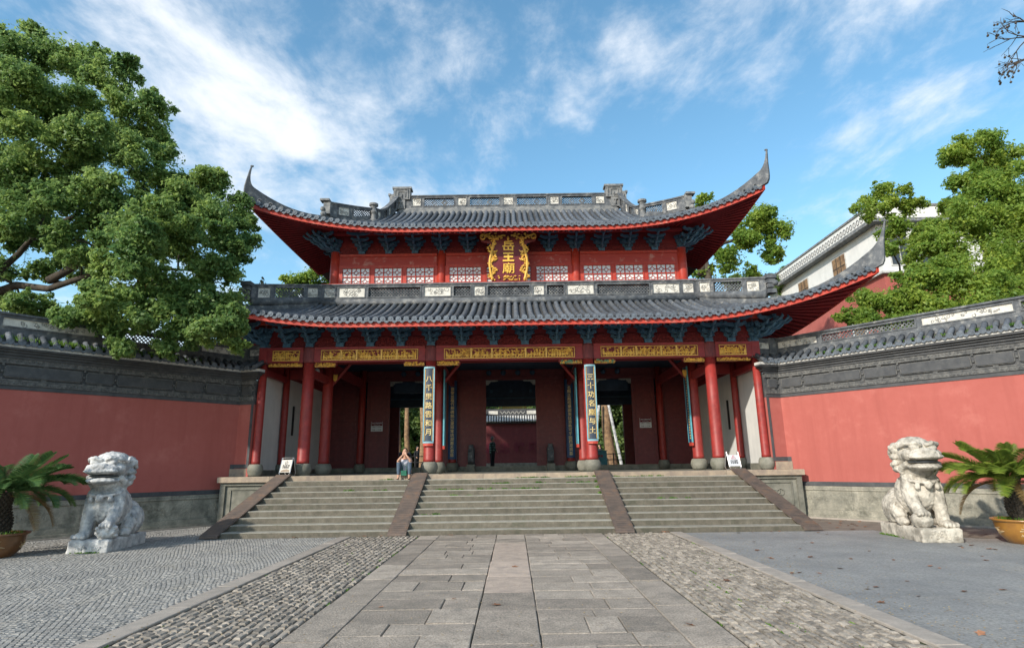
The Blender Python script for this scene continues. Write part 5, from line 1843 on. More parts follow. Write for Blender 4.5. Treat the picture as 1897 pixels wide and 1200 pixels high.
# ================================================================== guardian lions
def lion(x, y, rz, label, mirror, matn):
    """seated stone lion, faces local -y; its bent paw is on the local +x side (-x when mirrored)"""
    t = thing('guardian_lion', (x, y, 0), label, 'stone lion', 'guardian lions before the gate', rz)
    m = MB()
    E_ = lambda c, r, rot=None, nu=16, nv=12: m.ell(c, r, nu, nv, rot)
    T_ = lambda p, r, n=10: m.tube(p, r, n)
    rx = lambda a: Matrix.Rotation(rad(a), 3, 'X')
    # trunk: chest, belly, haunches
    E_((0, -0.30, 0.98), (0.33, 0.34, 0.46), rx(-12))
    E_((0, -0.05, 0.86), (0.32, 0.45, 0.42), rx(28))
    E_((0, 0.38, 0.62), (0.38, 0.42, 0.40))
    E_((0, 0.55, 0.48), (0.36, 0.30, 0.28))
    for s in (-1, 1):
        E_((s*0.28, 0.30, 0.56), (0.18, 0.36, 0.30), rx(15))           # thigh
        T_([(s*0.32, 0.05, 0.52), (s*0.34, -0.10, 0.42), (s*0.33, -0.02, 0.33)], [0.16, 0.13, 0.11])
        E_((s*0.33, -0.12, 0.335), (0.12, 0.2, 0.085))                  # hind foot
        E_((s*0.22, -0.42, 1.06), (0.17, 0.17, 0.24))                   # shoulder
    # straight foreleg
    T_([(-0.24, -0.42, 1.02), (-0.25, -0.52, 0.75), (-0.25, -0.55, 0.45), (-0.25, -0.58, 0.33)], [0.17, 0.135, 0.125, 0.13])
    E_((-0.25, -0.67, 0.325), (0.145, 0.2, 0.085))
    for k in range(4):
        E_((-0.355+0.07*k, -0.82, 0.32), (0.038, 0.075, 0.055))
    # bent foreleg on the ball
    T_([(0.24, -0.42, 1.0), (0.27, -0.50, 0.82), (0.28, -0.62, 0.66), (0.26, -0.72, 0.57)], [0.17, 0.145, 0.125, 0.11])
    E_((0.26, -0.76, 0.555), (0.13, 0.14, 0.08))
    for k in range(4):
        E_((0.165+0.065*k, -0.86, 0.535), (0.034, 0.06, 0.05))
    E_((0.24, -0.70, 0.40), (0.20, 0.20, 0.165))                         # ball or cub
    if not mirror:
        for k in range(14):
            a = k*2.4; E_((0.24+0.17*math.cos(a), -0.72+0.15*math.sin(a)*0.9, 0.33+0.012*k), (0.06, 0.06, 0.05), None, 8, 6)
    # neck and head
    E_((0, -0.36, 1.38), (0.30, 0.30, 0.24))
    E_((0, -0.40, 1.68), (0.325, 0.335, 0.31))
    E_((0, -0.36, 1.83), (0.29, 0.29, 0.19))
    E_((0, -0.66, 1.66), (0.30, 0.22, 0.115))                           # muzzle
    E_((0, -0.76, 1.615), (0.305, 0.14, 0.055))                           # upper lip
    E_((0, -0.80, 1.72), (0.13, 0.075, 0.065))                           # nose
    for s in (-1, 1):
        E_((s*0.075, -0.845, 1.705), (0.05, 0.04, 0.04), None, 8, 6)
        E_((s*0.155, -0.69, 1.79), (0.085, 0.065, 0.065))               # eye
        T_([(s*0.03, -0.71, 1.835), (s*0.13, -0.74, 1.885), (s*0.27, -0.64, 1.865), (s*0.34, -0.48, 1.80)], [0.035, 0.045, 0.042, 0.03])
        E_((s*0.24, -0.60, 1.66), (0.1, 0.13, 0.11))                     # cheek
        T_([(s*0.28, -0.42, 1.86), (s*0.36, -0.30, 1.80), (s*0.37, -0.20, 1.66)], [0.06, 0.06, 0.03])      # ear
        T_([(s*0.27, -0.60, 1.50), (s*0.31, -0.46, 1.40), (s*0.30, -0.34, 1.22)], [0.05, 0.06, 0.05])      # beard lock
    E_((0, -0.66, 1.425), (0.28, 0.23, 0.075))                           # jaw
    E_((0, -0.42, 1.50), (0.27, 0.16, 0.14))
    # collar and bell
    T_([(0.345*math.cos(a), -0.37-0.36*math.sin(a)*0.95, 1.22-0.10*math.sin(a)) for a in np.linspace(0.1, 3.04, 12)], 0.03, 6)
    E_((0, -0.72, 1.08), (0.085, 0.06, 0.085))
    for s in (-1, 1): E_((s*0.2, -0.66, 1.05), (0.055, 0.045, 0.07))
    # curls of the mane
    rg3 = random.Random(4 if mirror else 9)
    for row in range(5):
        zr = 1.86-0.125*row
        R_ = 0.30+0.045*math.sin(row*0.6)
        for k in range(8):
            a = rad(4+k*24.5)
            E_((R_*math.cos(a), -0.36+R_*math.sin(a)*1.0, zr+rg3.uniform(-.015, .015)), (0.075, 0.075, 0.062), None, 8, 6)
    # tail
    T_([(0, 0.78, 0.40), (0.05, 0.84, 0.6), (0.0, 0.72, 0.85), (-0.05, 0.58, 1.0)], [0.08, 0.1, 0.09, 0.05])
    # leg locks
    for s in (-1, 1):
        for k in range(3):
            T_([(s*(0.36), 0.02+0.08*k, 0.72), (s*0.42, 0.0+0.1*k, 0.62), (s*0.43, 0.06+0.1*k, 0.52)], [0.02, 0.03, 0.015], 6)
    V = m.verts()
    hd_ = np.clip((V[:, 2]-1.28)/0.15, 0, 1)[:, None]
    V = V+(V-np.array([0, -0.40, 1.40]))*hd_*np.array([0.16, 0.13, 0.03])
    m.v = [V]
    if mirror:
        V[:, 0] *= -1; m.v = [V]; m.f = [f[::-1] for f in m.f]
    me = remesh(m, 0.0155, 1, 0.013, 16.0, 3 if mirror else 8)
    me.materials.append(MT[matn])
    place(me, 'body', t)
    # mouth: solid between lip and jaw, shade of the gap put into its dark colour
    mo = MB().ell((0, -0.64, 1.525), (0.30, 0.225, 0.03), 16, 8)
    mo.build('mouth', 'ridge', t, local=True)
    pm = MB().bbox((-0.40, -0.92, -0.005), (0.40, 0.80, 0.27), 0.03)
    pm.box((-0.37, -0.89, 0.05), (0.37, 0.77, 0.2))
    pme = remesh(pm, 0.03, 3, 0.02, 6.0, 5)
    pme.materials.append(MT[matn])
    place(pme, 'pedestal', t)
    c = scrolls(0.7, 0.2, 8 if mirror else 9, 10, 0.012)
    c.xf(lambda V: V+np.array([-0.35, -0.925, 0.04])); c.build('carving', matn, t, local=True)
    t.scale = (1.03, 1.03, 1.08) if mirror else (1.02, 1.02, 1.04)
    return t
lion(-9.05, 14.05, rad(8), 'weathered grey-white stone lion with one paw on a cub, before the shaded wall', False, 'marble')
lion(9.12, 13.92, rad(-6), 'weathered warm-white stone lion with one paw on a ball, before the sunlit wall', True, 'marble_warm')

# ================================================================== cycads in glazed pots
def frond_mesh(L, droop, seed, matn, up=0.9):
    rg4 = random.Random(seed)
    mb = MB()
    n = 16
    P = []
    for i in range(n+1):
        t = i/n
        r = L*(math.sin(t*1.25)/math.sin(1.25))
        z = L*(up*t-droop*t*t)
        P.append(np.array([r*0.92, 0, z]))
    mb.tube(P, [0.013*(1-0.75*i/n) for i in range(n+1)], 4)
    k = 54
    for i in range(k):
        t = 0.10+0.88*i/k
        j = min(int(t*n), n-1); f = t*n-j
        p = P[j]*(1-f)+P[j+1]*f
        d = P[j+1]-P[j]; d /= np.linalg.norm(d)
        nn = np.array([-d[2], 0, d[0]])
        ll = 0.22*L*math.sin(math.pi*(0.12+0.86*t))**0.7+0.03
        for s in (-1, 1):
            q = d*0.55+np.array([0, s*0.80, 0])+nn*(0.42+rg4.uniform(-.08, .08)); q /= np.linalg.norm(q)
            w = d*0.0105
            tip = p+q*ll-np.array([0, 0, ll*0.10])
            mb.add([p-w, p+w, p+q*ll*0.6+w*0.8, tip, p+q*ll*0.6-w*0.8], [(0, 1, 2, 3, 4)])
    return mb.mesh('frond', MT[matn])
def cycad(x, y, label, potm, frm, seed, lean=0.0, trunk_h=0.85):
    t = thing('potted_cycad', (x, y, 0), label, 'cycad', 'cycads in glazed pots')
    prof = [(0.27, 0), (0.30, 0.02), (0.42, 0.16), (0.48, 0.32), (0.49, 0.42), (0.50, 0.44), (0.54, 0.455), (0.54, 0.49), (0.49, 0.49), (0.46, 0.45), (0.1, 0.43)]
    pot = MB().lathe(prof, 36).build('pot', potm, t, smooth=True, local=True)
    d = MB()
    rg5 = random.Random(seed)
    for a0 in (-2.2, -0.9, 0.4, 1.7, 2.9):
        for k in range(5):
            zz_ = rg5.uniform(0.2, 0.36)
            pts = []
            for q in range(4):
                a = a0+rg5.uniform(-.1, .1)+q*0.09*rg5.choice((-1, 1)); z = zz_+rg5.uniform(-.04, .04)
                r = np.interp(z, [0.02, 0.16, 0.32, 0.42], [0.30, 0.42, 0.48, 0.49])+0.004
                pts.append((r*math.cos(a), r*math.sin(a), z))
            d.tube(pts, [0.006, 0.012, 0.01, 0.005], 4)
    d.build('slip_decoration', 'potdecor', pot, local=True)
    MB().lathe([(0.47, 0), (0.3, 0.02), (0.02, 0.03)], 20, (0, 0, 0.445)).build('soil', 'joint', t, local=True)
    # moss in the pot
    g5 = MB()
    for k in range(160):
        a, r = rg5.uniform(0, 6.28), rg5.uniform(0.2, 0.46)
        p = np.array([r*math.cos(a), r*math.sin(a), 0.46]); q = np.array([rg5.uniform(-.04, .04), rg5.uniform(-.04, .04), rg5.uniform(.03, .09)])
        g5.add([p+(-.012, 0, 0), p+(.012, 0, 0), p+q], [(0, 1, 2)])
    tag(g5.build('weeds', 'grass', t, local=True), kind='stuff')
    tr = MB()
    N_ = 14
    H = trunk_h
    ax = lambda z: np.array([lean*(z/H)**1.0, 0.0, 0.45+z])
    tr.tube([ax(H*i/N_) for i in range(N_+1)], [0.145+0.035*math.sin(i*0.5) for i in range(N_+1)], 14)
    for row in range(15):
        z = H*(row+0.3)/15; r = 0.15+0.035*math.sin(row*0.48)
        for k in range(12):
            a = 2*math.pi*(k+0.5*(row % 2))/12
            c = ax(z)+np.array([r*math.cos(a), r*math.sin(a), 0])
            tr.tube([c-np.array([0.03*math.cos(a), 0.03*math.sin(a), 0.02]), c+np.array([0.035*math.cos(a), 0.035*math.sin(a), 0.035])], [0.045, 0.018], 5)
    tr.build('trunk', 'bark', t, local=True)
    top = ax(H)
    ms = [frond_mesh(1.55, 0.52, seed+1, frm, 0.62), frond_mesh(1.45, 0.48, seed+2, frm, 0.92), frond_mesh(1.35, 0.66, seed+3, frm, 0.40), frond_mesh(1.1, 0.4, seed+4, frm, 1.15)]
    dry = frond_mesh(1.15, 0.95, seed+9, 'frond_dry', 0.2)
    for k in range(4):
        a = 0.9+k*1.7
        place(dry, 'frond', t, tuple(top+np.array([0.08*math.cos(a), 0.08*math.sin(a), -0.1])), (0.1, 0, a), (0.8,)*3)
    for k in range(48):
        a = k*2.399+rg5.uniform(-.2, .2)
        j = (2, 0, 0, 1, 2, 1, 0, 3, 0, 2)[k % 10]
        place(ms[j], 'frond', t, tuple(top+np.array([0.07*math.cos(a), 0.07*math.sin(a), -0.04+0.05*(j == 3)])), (rg5.uniform(-.15, .15), 0, a), (rg5.uniform(.76, .96),)*3)
    return t
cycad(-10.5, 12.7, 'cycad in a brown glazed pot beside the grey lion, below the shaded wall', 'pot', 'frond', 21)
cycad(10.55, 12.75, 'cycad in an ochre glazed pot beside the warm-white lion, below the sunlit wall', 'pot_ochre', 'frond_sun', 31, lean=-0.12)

# ================================================================== A-frame signs
def a_sign(x, y, rz, label, kind):
    t = thing('a_frame_sign', (x, y, FLOOR), label, 'sign', None, rz)
    h, w, sp = 0.56, 0.19, 0.17
    for s, nm in ((-1, 'front_frame'), (1, 'back_frame')):
        yb, yt = s*sp, s*0.02
        P = [(-w, yt, h), (-w, yb*0.86, 0.10), (-w+0.05, yb, 0.014), (w-0.05, yb, 0.014), (w, yb*0.86, 0.10), (w, yt, h)]
        if kind == 'no': P = P+[(-w, yt, h)]
        MB().tube(P, 0.013, 6).build(nm, 'steel', t, local=True)
    f = lambda V: np.column_stack([V[:, 0], -(sp-(sp-0.02)*V[:, 2]/h)+V[:, 1], V[:, 2]])
    za, zb = 0.12, (0.50 if kind == 'no' else 0.46)
    bd = MB().box((-w+0.012, -0.006, za), (w-0.012, 0.006, zb)).xf(f).build('board', 'board_cream' if kind == 'no' else 'board_white', t, local=True)
    fb = lambda V: f(V)*np.array([1, -1, 1])
    MB().box((-w+0.012, -0.006, za), (w-0.012, 0.006, zb)).xf(fb).build('back_board', 'black', t, local=True)
    ic = MB()
    if kind == 'no':
        ic.tube([(0.05*math.cos(a), -0.008, 0.405+0.05*math.sin(a)) for a in np.linspace(0, 6.283, 20)], 0.006, 5)
        ic.tube([(-0.03, -0.008, 0.375), (0.03, -0.008, 0.435)], 0.006, 5)
        ic.xf(f).build('symbol', 'black', t, local=True)
        for txt, z in (('禁止吸烟', 0.32), ('文明旅游', 0.265)):
            text_mesh(txt, 0.062, 0.001, 0.002).xf(lambda V: V+np.array([0, -0.009, z])).xf(f).build('lettering', 'black', t, local=True)
        st = MB().prism([(-0.15, 0.135), (0.15, 0.135), (0.15, 0.19), (0.05, 0.215), (-0.06, 0.205), (-0.15, 0.17)], -0.009, -0.007)
        st.xf(f).build('picture', 'edge_slab', t, local=True)
    else:
        ic.tube([(-0.07, -0.008, 0.345), (0.07, -0.008, 0.345), (0, -0.008, 0.45), (-0.07, -0.008, 0.345)], 0.008, 5)
        ic.tube([(-0.015, -0.008, 0.37), (0.005, -0.008, 0.395), (0.0, -0.008, 0.415)], 0.006, 5)
        ic.xf(f).build('symbol', 'signred', t, local=True)
        for txt, z in (('小心台阶', 0.285), ('注意安全', 0.225)):
            text_mesh(txt, 0.062, 0.001, 0.002).xf(lambda V: V+np.array([0, -0.009, z])).xf(f).build('lettering', 'black', t, local=True)
    return t
a_sign(-7.0, 18.98, rad(-14), 'cream A-frame sign with a round no-entry symbol beside a red column', 'no')
a_sign(6.95, 18.95, rad(8), 'white A-frame sign with a red warning triangle beside a red column', 'warn')

# ================================================================== people
def figure(name, loc, rz, label, parts, extra=None, voxel=0.014):
    """body = one skin; clothing and hair are children"""
    t = thing(name, loc, label, 'person', None, rz)
    for nm, mb, mt in parts:
        me = remesh(mb, voxel, 2)
        me.materials.append(MT[mt])
        place(me, nm, t)
    return t
def hand(mb, c, d, side, curl=0.5):
    """palm with five bent fingers; d points along the fingers"""
    c = np.array(c, float); d = np.array(d, float); d /= np.linalg.norm(d)
    sidev = np.cross(d, (0, -1, 0.2)); sidev /= np.linalg.norm(sidev)
    nv = np.cross(sidev, d)
    mb.ell(c+d*0.035, (0.036, 0.022, 0.045), 10, 8)
    for k, l in enumerate((0.062, 0.072, 0.068, 0.052)):
        b = c+d*0.07+sidev*(k-1.5)*0.018
        mb.tube([c+d*0.03+sidev*(k-1.5)*0.014, b, b+d*l*0.5+nv*l*0.2*curl, b+d*l*0.8+nv*l*0.7*curl], [0.010, 0.009, 0.0085, 0.007], 6)
    mb.tube([c+d*0.01+sidev*side*0.03, c+d*0.04+sidev*side*0.055, c+d*0.07+sidev*side*0.05], [0.012, 0.010, 0.008], 6)

# seated woman, elbows on her knees, hands at her mouth
b = MB()
T_ = b.tube
hipz = 0.10
b.ell((0, 0.02, 0.12), (0.165, 0.13, 0.115))
T_([(0, 0.02, 0.14), (0, -0.03, 0.28), (0, -0.09, 0.40), (0, -0.115, 0.50)], [0.14, 0.125, 0.14, 0.11], 12)
T_([(0, -0.115, 0.50), (0, -0.15, 0.60)], [0.052, 0.046], 10)
b.ell((0, -0.185, 0.685), (0.074, 0.092, 0.108))
b.ell((0, -0.225, 0.645), (0.052, 0.055, 0.06))
b.tube([(0, -0.272, 0.695), (0, -0.290, 0.668), (0, -0.275, 0.66)], [0.009, 0.014, 0.01], 6)
for s in (-1, 1):
    b.ell((s*0.075, -0.17, 0.675), (0.012, 0.022, 0.032), 8, 6)
    T_([(s*0.09, 0.0, 0.12), (s*0.15, -0.18, 0.25), (s*0.17, -0.31, 0.37)], [0.085, 0.072, 0.058], 10)
    T_([(s*0.17, -0.31, 0.37), (s*0.168, -0.335, 0.15), (s*0.165, -0.34, -0.075)], [0.056, 0.052, 0.036], 10)
    b.ell((s*0.17, -0.41, -0.105), (0.038, 0.10, 0.034))
    T_([(s*0.145, -0.105, 0.47), (s*0.185, -0.20, 0.40), (s*0.195, -0.315, 0.415)], [0.05, 0.042, 0.036], 10)
    T_([(s*0.195, -0.315, 0.415), (s*0.12, -0.34, 0.51), (s*0.055, -0.325, 0.585)], [0.036, 0.032, 0.024], 10)
    hand(b, (s*0.05, -0.322, 0.59), (-s*0.35, 0.25, 0.9), -s, 0.6)
sh = [MB(), MB()]
for s, q in zip((-1, 1), sh):
    q.ell((s*0.17, -0.43, -0.122), (0.042, 0.095, 0.02)); q.ell((s*0.17, -0.365, -0.105), (0.038, 0.05, 0.035))
jn = MB()
jn.ell((0, 0.02, 0.11), (0.175, 0.14, 0.11))
for s in (-1, 1):
    jn.tube([(s*0.09, 0.0, 0.12), (s*0.15, -0.18, 0.25), (s*0.17, -0.31, 0.37)], [0.094, 0.08, 0.066], 10)
    jn.tube([(s*0.17, -0.31, 0.375), (s*0.168, -0.335, 0.15), (s*0.165, -0.34, 0.0)], [0.064, 0.058, 0.045], 10)
tp = MB()
tp.tube([(0, 0.015, 0.17), (0, -0.03, 0.28), (0, -0.09, 0.40), (0, -0.112, 0.485)], [0.152, 0.137, 0.150, 0.115], 14)
cg = MB()
for s in (-1, 1):
    cg.tube([(s*0.09, -0.06, 0.49), (s*0.125, -0.08, 0.38), (s*0.13, -0.02, 0.22), (s*0.15, 0.05, 0.06)], [0.06, 0.068, 0.066, 0.05], 10)
    cg.tube([(s*0.14, -0.10, 0.475), (s*0.18, -0.19, 0.41), (s*0.192, -0.27, 0.405)], [0.06, 0.054, 0.046], 10)
cg.tube([(0, 0.05, 0.10), (0, 0.02, 0.3), (0, -0.04, 0.47)], [0.12, 0.12, 0.1], 10)
hr = MB()
hr.ell((0, -0.155, 0.715), (0.086, 0.092, 0.098)); hr.ell((0, -0.10, 0.675), (0.078, 0.07, 0.10)); hr.ell((0, -0.07, 0.60), (0.06, 0.05, 0.08))
SITX, SITY = -3.30, 18.92
wom = figure('person', (SITX, SITY, FLOOR), rad(4), 'person in white top and grey-blue jeans seated on the top step, hands at mouth',
       [('body', b, 'skin'), ('jeans', jn, 'denim'), ('top', tp, 'cloth_white'), ('cardigan', cg, 'cloth_pink'), ('hair', hr, 'hair'), ('shoe', sh[0], 'shoe'), ('shoe', sh[1], 'shoe')], voxel=0.011)
fc = MB()
for s in (-1, 1):
    fc.ell((s*0.03, -0.266, 0.702), (0.014, 0.008, 0.006), 8, 6)
    fc.tube([(s*0.012, -0.272, 0.722), (s*0.046, -0.258, 0.724)], 0.004, 4)
fc.build('eyes', 'hair', wom, local=True)
bg_ = thing('handbag', (SITX+0.02, SITY-0.31, FLOOR-0.02), 'small green leather handbag hanging between the knees of the seated person', 'bag')
c = np.array(bg_.location)
MB().bbox(c+(-0.085, -0.035, 0.0), c+(0.085, 0.035, 0.15), 0.015).build('body', 'bag', bg_)
MB().box(c+(-0.08, -0.043, 0.07), c+(0.08, -0.0355, 0.145)).build('flap', 'bag', bg_)
MB().tube([c+(-0.08, 0, 0.15), c+(-0.05, 0.05, 0.30), c+(0.05, 0.05, 0.30), c+(0.08, 0, 0.15)], 0.006, 5).build('strap', 'bag', bg_)

def standing(loc, rz, label, top, legs, hairc='hair', H=1.68, bag=False):
    k = H/1.7
    bd = MB()
    bd.tube([(0, 0, 0.92), (0, 0.0, 1.1), (0, -0.01, 1.3), (0, 0, 1.42)], [0.14, 0.125, 0.155, 0.11], 12)
    bd.tube([(0, 0, 1.42), (0, -0.02, 1.52)], [0.055, 0.05], 10)
    bd.ell((0, -0.03, 1.60), (0.075, 0.09, 0.108)); bd.tube([(0, -0.115, 1.61), (0, -0.135, 1.585), (0, -0.12, 1.575)], [0.008, 0.013, 0.01], 6)
    lg = MB(); tp = MB(); sh = []; hr = MB()
    tp.tube([(0, 0, 0.86), (0, 0.0, 1.1), (0, -0.01, 1.3), (0, 0, 1.43)], [0.165, 0.15, 0.172, 0.12], 14)
    for s in (-1, 1):
        bd.tube([(s*0.09, 0, 0.92), (s*0.10, -0.02*s, 0.5), (s*0.10, 0.01, 0.08)], [0.085, 0.06, 0.04], 10)
        bd.ell((s*0.10, -0.06, 0.04), (0.04, 0.11, 0.04))
        bd.tube([(s*0.17, 0, 1.39), (s*0.23, 0.03, 1.12), (s*0.21, -0.14, 0.98)], [0.05, 0.042, 0.03], 10)
        hand(bd, (s*0.21, -0.15, 0.975), (-s*0.1, -0.5, -0.5), -s, 0.6)
        tp.tube([(s*0.165, 0, 1.39), (s*0.23, 0.03, 1.12), (s*0.213, -0.11, 1.0)], [0.065, 0.056, 0.045], 10)
        lg.tube([(s*0.09, 0, 0.94), (s*0.10, -0.02*s, 0.5), (s*0.10, 0.01, 0.07)], [0.11, 0.08, 0.062], 10)
        sh.append(MB().ell((s*0.10, -0.06, 0.038), (0.047, 0.125, 0.042)))
    lg.ell((0, 0, 0.93), (0.16, 0.12, 0.1))
    hr.ell((0, 0.0, 1.64), (0.086, 0.095, 0.10)); hr.ell((0, 0.03, 1.58), (0.08, 0.07, 0.09))
    t = figure('person', loc, rz, label, [('body', bd, 'skin'), ('trousers', lg, legs), ('top', tp, top), ('hair', hr, hairc), ('shoe', sh[0], 'shoe'), ('shoe', sh[1], 'shoe')], voxel=0.02)
    t.scale = (k, k, k)
    return t
CY = 1.30
standing((-1.0, 31.0, FLOOR-0.004), rad(120), 'person in a green plaid shirt standing inside the centre doorway', 'plaid', 'darkcloth', hairc='ridge_light')
p = at_y(772, 860, 43.0)
standing((p[0], 43.0, CY), rad(60), 'person in dark clothes standing in the garden behind the seated woman', 'darkcloth', 'darkcloth', H=1.78)
p = at_y(1113, 860, 43.5)
standing((p[0], 43.5, CY), rad(-80), 'person in black standing beyond the blue box in the garden', 'darkcloth', 'darkcloth', H=1.75)
# ================================================================== courtyard behind the hall
co_ = MB().box((-40, 31.6, -0.02), (40, 90, CY)).build('courtyard', 'stone')
tag(co_, kind='structure')

KW = 37.4/45.0
def near(V):
    V = np.asarray(V, float)
    return np.column_stack([V[:, 0]*KW, (V[:, 1]-45)*KW+37.4, np.where(V[:, 2] > CY+0.01, 1.7+(V[:, 2]-1.7)*KW, V[:, 2])])
iw = thing('inner_screen_wall', (0, 37.4, CY), 'dark red inner wall with pale tile coping, seen through the centre doorway', 'wall')
MB().box((-3.6, 45.0, CY), (3.6, 45.5, 4.75)).xf(near).build('wall', 'door', iw)
MB().box((-3.6, 44.9, CY), (3.6, 44.999, CY+0.55)).xf(near).build('plinth', 'stone', iw)
for i, ch in enumerate('盡忠報國'):
    t_ = text_mesh(ch, 0.85, 0.01, 0.02)
    t_.xf(lambda V: V+np.array([-1.65+1.1*i, 44.985, 2.95])); t_.xf(near).build('lettering', 'maroon', iw)
MB().box((-3.7, 44.8, 4.75), (3.7, 45.5, 4.86)).xf(near).build('cornice', 'trim', iw)
for i in range(38):
    x = -3.6+i*0.195
    MB().tube([(x, 44.62, 4.88), (x, 45.1, 5.32)], 0.062, 7).xf(near).build('tile_row', 'lime', iw)
MB().add([(-3.7, 44.66, 4.87), (3.7, 44.66, 4.87), (3.7, 45.15, 5.3), (-3.7, 45.15, 5.3)], [(0, 1, 2, 3)]).xf(near).build('tile_bed', 'pan', iw)
MB().box((-3.7, 45.15, 5.25), (3.7, 45.4, 5.86)).xf(near).build('coping', 'trim', iw)
for a, b in ((-1.75, -1.05), (1.15, 1.85)):
    MB().box((a, 45.12, 5.46), (b, 45.149, 5.72)).xf(near).build('relief_panel', 'white_panel', iw)
wv = MB()
for s0, s1 in ((-3.4, -1.9), (-0.9, 1.0), (2.0, 3.5)):
    wv.tube([(x, 45.13, 5.58+0.08*math.sin(x*20)) for x in np.linspace(s0, s1, 60)], 0.02, 4)
wv.xf(near).build('fret_band', 'white_panel', iw)
ih = thing('inner_hall', (0, 62, CY), 'far hall with a gilt board and red posts above the inner wall', 'building')
MB().box((-9, 62, CY), (9, 68, 8.2)).build('wall', 'door', ih)
MB().box((-2.3, 61.85, 7.0), (2.3, 61.99, 7.9)).build('gilt_board', 'gold', ih)
for x in (-3.1, 2.9, -6, 6):
    MB().cyl((x, 61.6, CY), (x, 61.6, 8.2), 0.22, n=12).build('column', 'fascia', ih)
MB().prism([(-10.5, 8.2), (10.5, 8.2), (8.6, 10.2), (-8.6, 10.2)], 60.6, 69.5).build('roof', 'tile', ih)

# fence rails and boxes seen through the side doorways
for s, xa, xb, lab in ((-1, -8.2, -4.2, 'low black rail fence behind the left doorway'), (1, 4.4, 8.6, 'low black rail fence behind the right doorway')):
    f = thing('rail_fence', ((xa+xb)/2, 34.5, CY), lab, 'fence')
    for z in (0.25, 0.62, 0.95):
        MB().tube([(xa, 34.5, CY+z), (xb, 34.5, CY+z)], 0.028, 6).build('rail', 'black', f)
    n = 6
    for k in range(n+1):
        x = xa+(xb-xa)*k/n
        MB().cyl((x, 34.5, CY), (x, 34.5, CY+1.0), 0.035, n=8).build('post', 'black', f)
bb = thing('blue_box', (4.55, 32.4, CY), 'blue box with red lettering behind the right doorway', 'box')
MB().bbox((4.05, 32.1, CY), (5.05, 32.6, 2.35), 0.03).build('box', 'teal', bb)
MB().box((4.02, 32.07, 2.351), (5.08, 32.63, 2.40)).build('lid', 'teal', bb)
text_mesh('文明参观', 0.15, 0.004, 0.003).xf(lambda V: V+np.array([4.55, 32.09, 2.1])).build('lettering', 'signred', bb)
gb = thing('green_bin', (-5.9, 32.6, CY), 'dark green bin with a black lid behind the left doorway', 'bin')
MB().bbox((-6.25, 32.3, CY), (-5.55, 32.9, 2.15), 0.03).build('bin', 'bag', gb)
MB().bbox((-6.30, 32.25, 2.151), (-5.5, 32.95, 2.45), 0.1).build('lid', 'black', gb)

# ================================================================== trees
def leaf_cloud(centers, radii, counts, size, rg, flat=0.75, up=0.35):
    """numpy leaves: pointed quads thickening towards each spray's middle"""
    C = np.repeat(np.asarray(centers, float), counts, 0)
    Rr = np.repeat(np.asarray(radii, float), counts)
    n = len(C)
    d = rg.normal(size=(n, 3))
    ln = np.linalg.norm(d, axis=1)
    d = d/ln[:, None]*np.minimum(ln, 2.6)[:, None]*0.52
    P = C+d*Rr[:, None]*np.array([1, 1, flat])
    nrm = d*0.5+rg.normal(size=(n, 3))*0.5+np.array([0, 0, up]); nrm /= np.linalg.norm(nrm, axis=1)[:, None]
    a = rg.normal(size=(n, 3)); a[:, 2] -= 0.5
    u = a-nrm*np.sum(a*nrm, 1)[:, None]; u /= np.linalg.norm(u, axis=1)[:, None]
    v = np.cross(nrm, u)
    s = size*rg.uniform(0.45, 1.45, n)[:, None]
    V = np.empty((n, 4, 3))
    V[:, 0] = P-u*s*0.5
    V[:, 1] = P+v*s*0.27+nrm*s*0.05
    V[:, 2] = P+u*s*0.5
    V[:, 3] = P-v*s*0.27+nrm*s*0.05
    return V.reshape(-1, 3), np.arange(n*4).reshape(-1, 4)
def leaf_mesh(name, V, F, material):
    me = bpy.data.meshes.new(name)
    n = len(F)
    me.vertices.add(len(V)); me.vertices.foreach_set('co', V.ravel())
    me.loops.add(n*4); me.loops.foreach_set('vertex_index', F.ravel().astype(np.int32))
    me.polygons.add(n); me.polygons.foreach_set('loop_start', np.arange(0, n*4, 4, dtype=np.int32))
    me.materials.append(material)
    me.update(calc_edges=True)
    return me

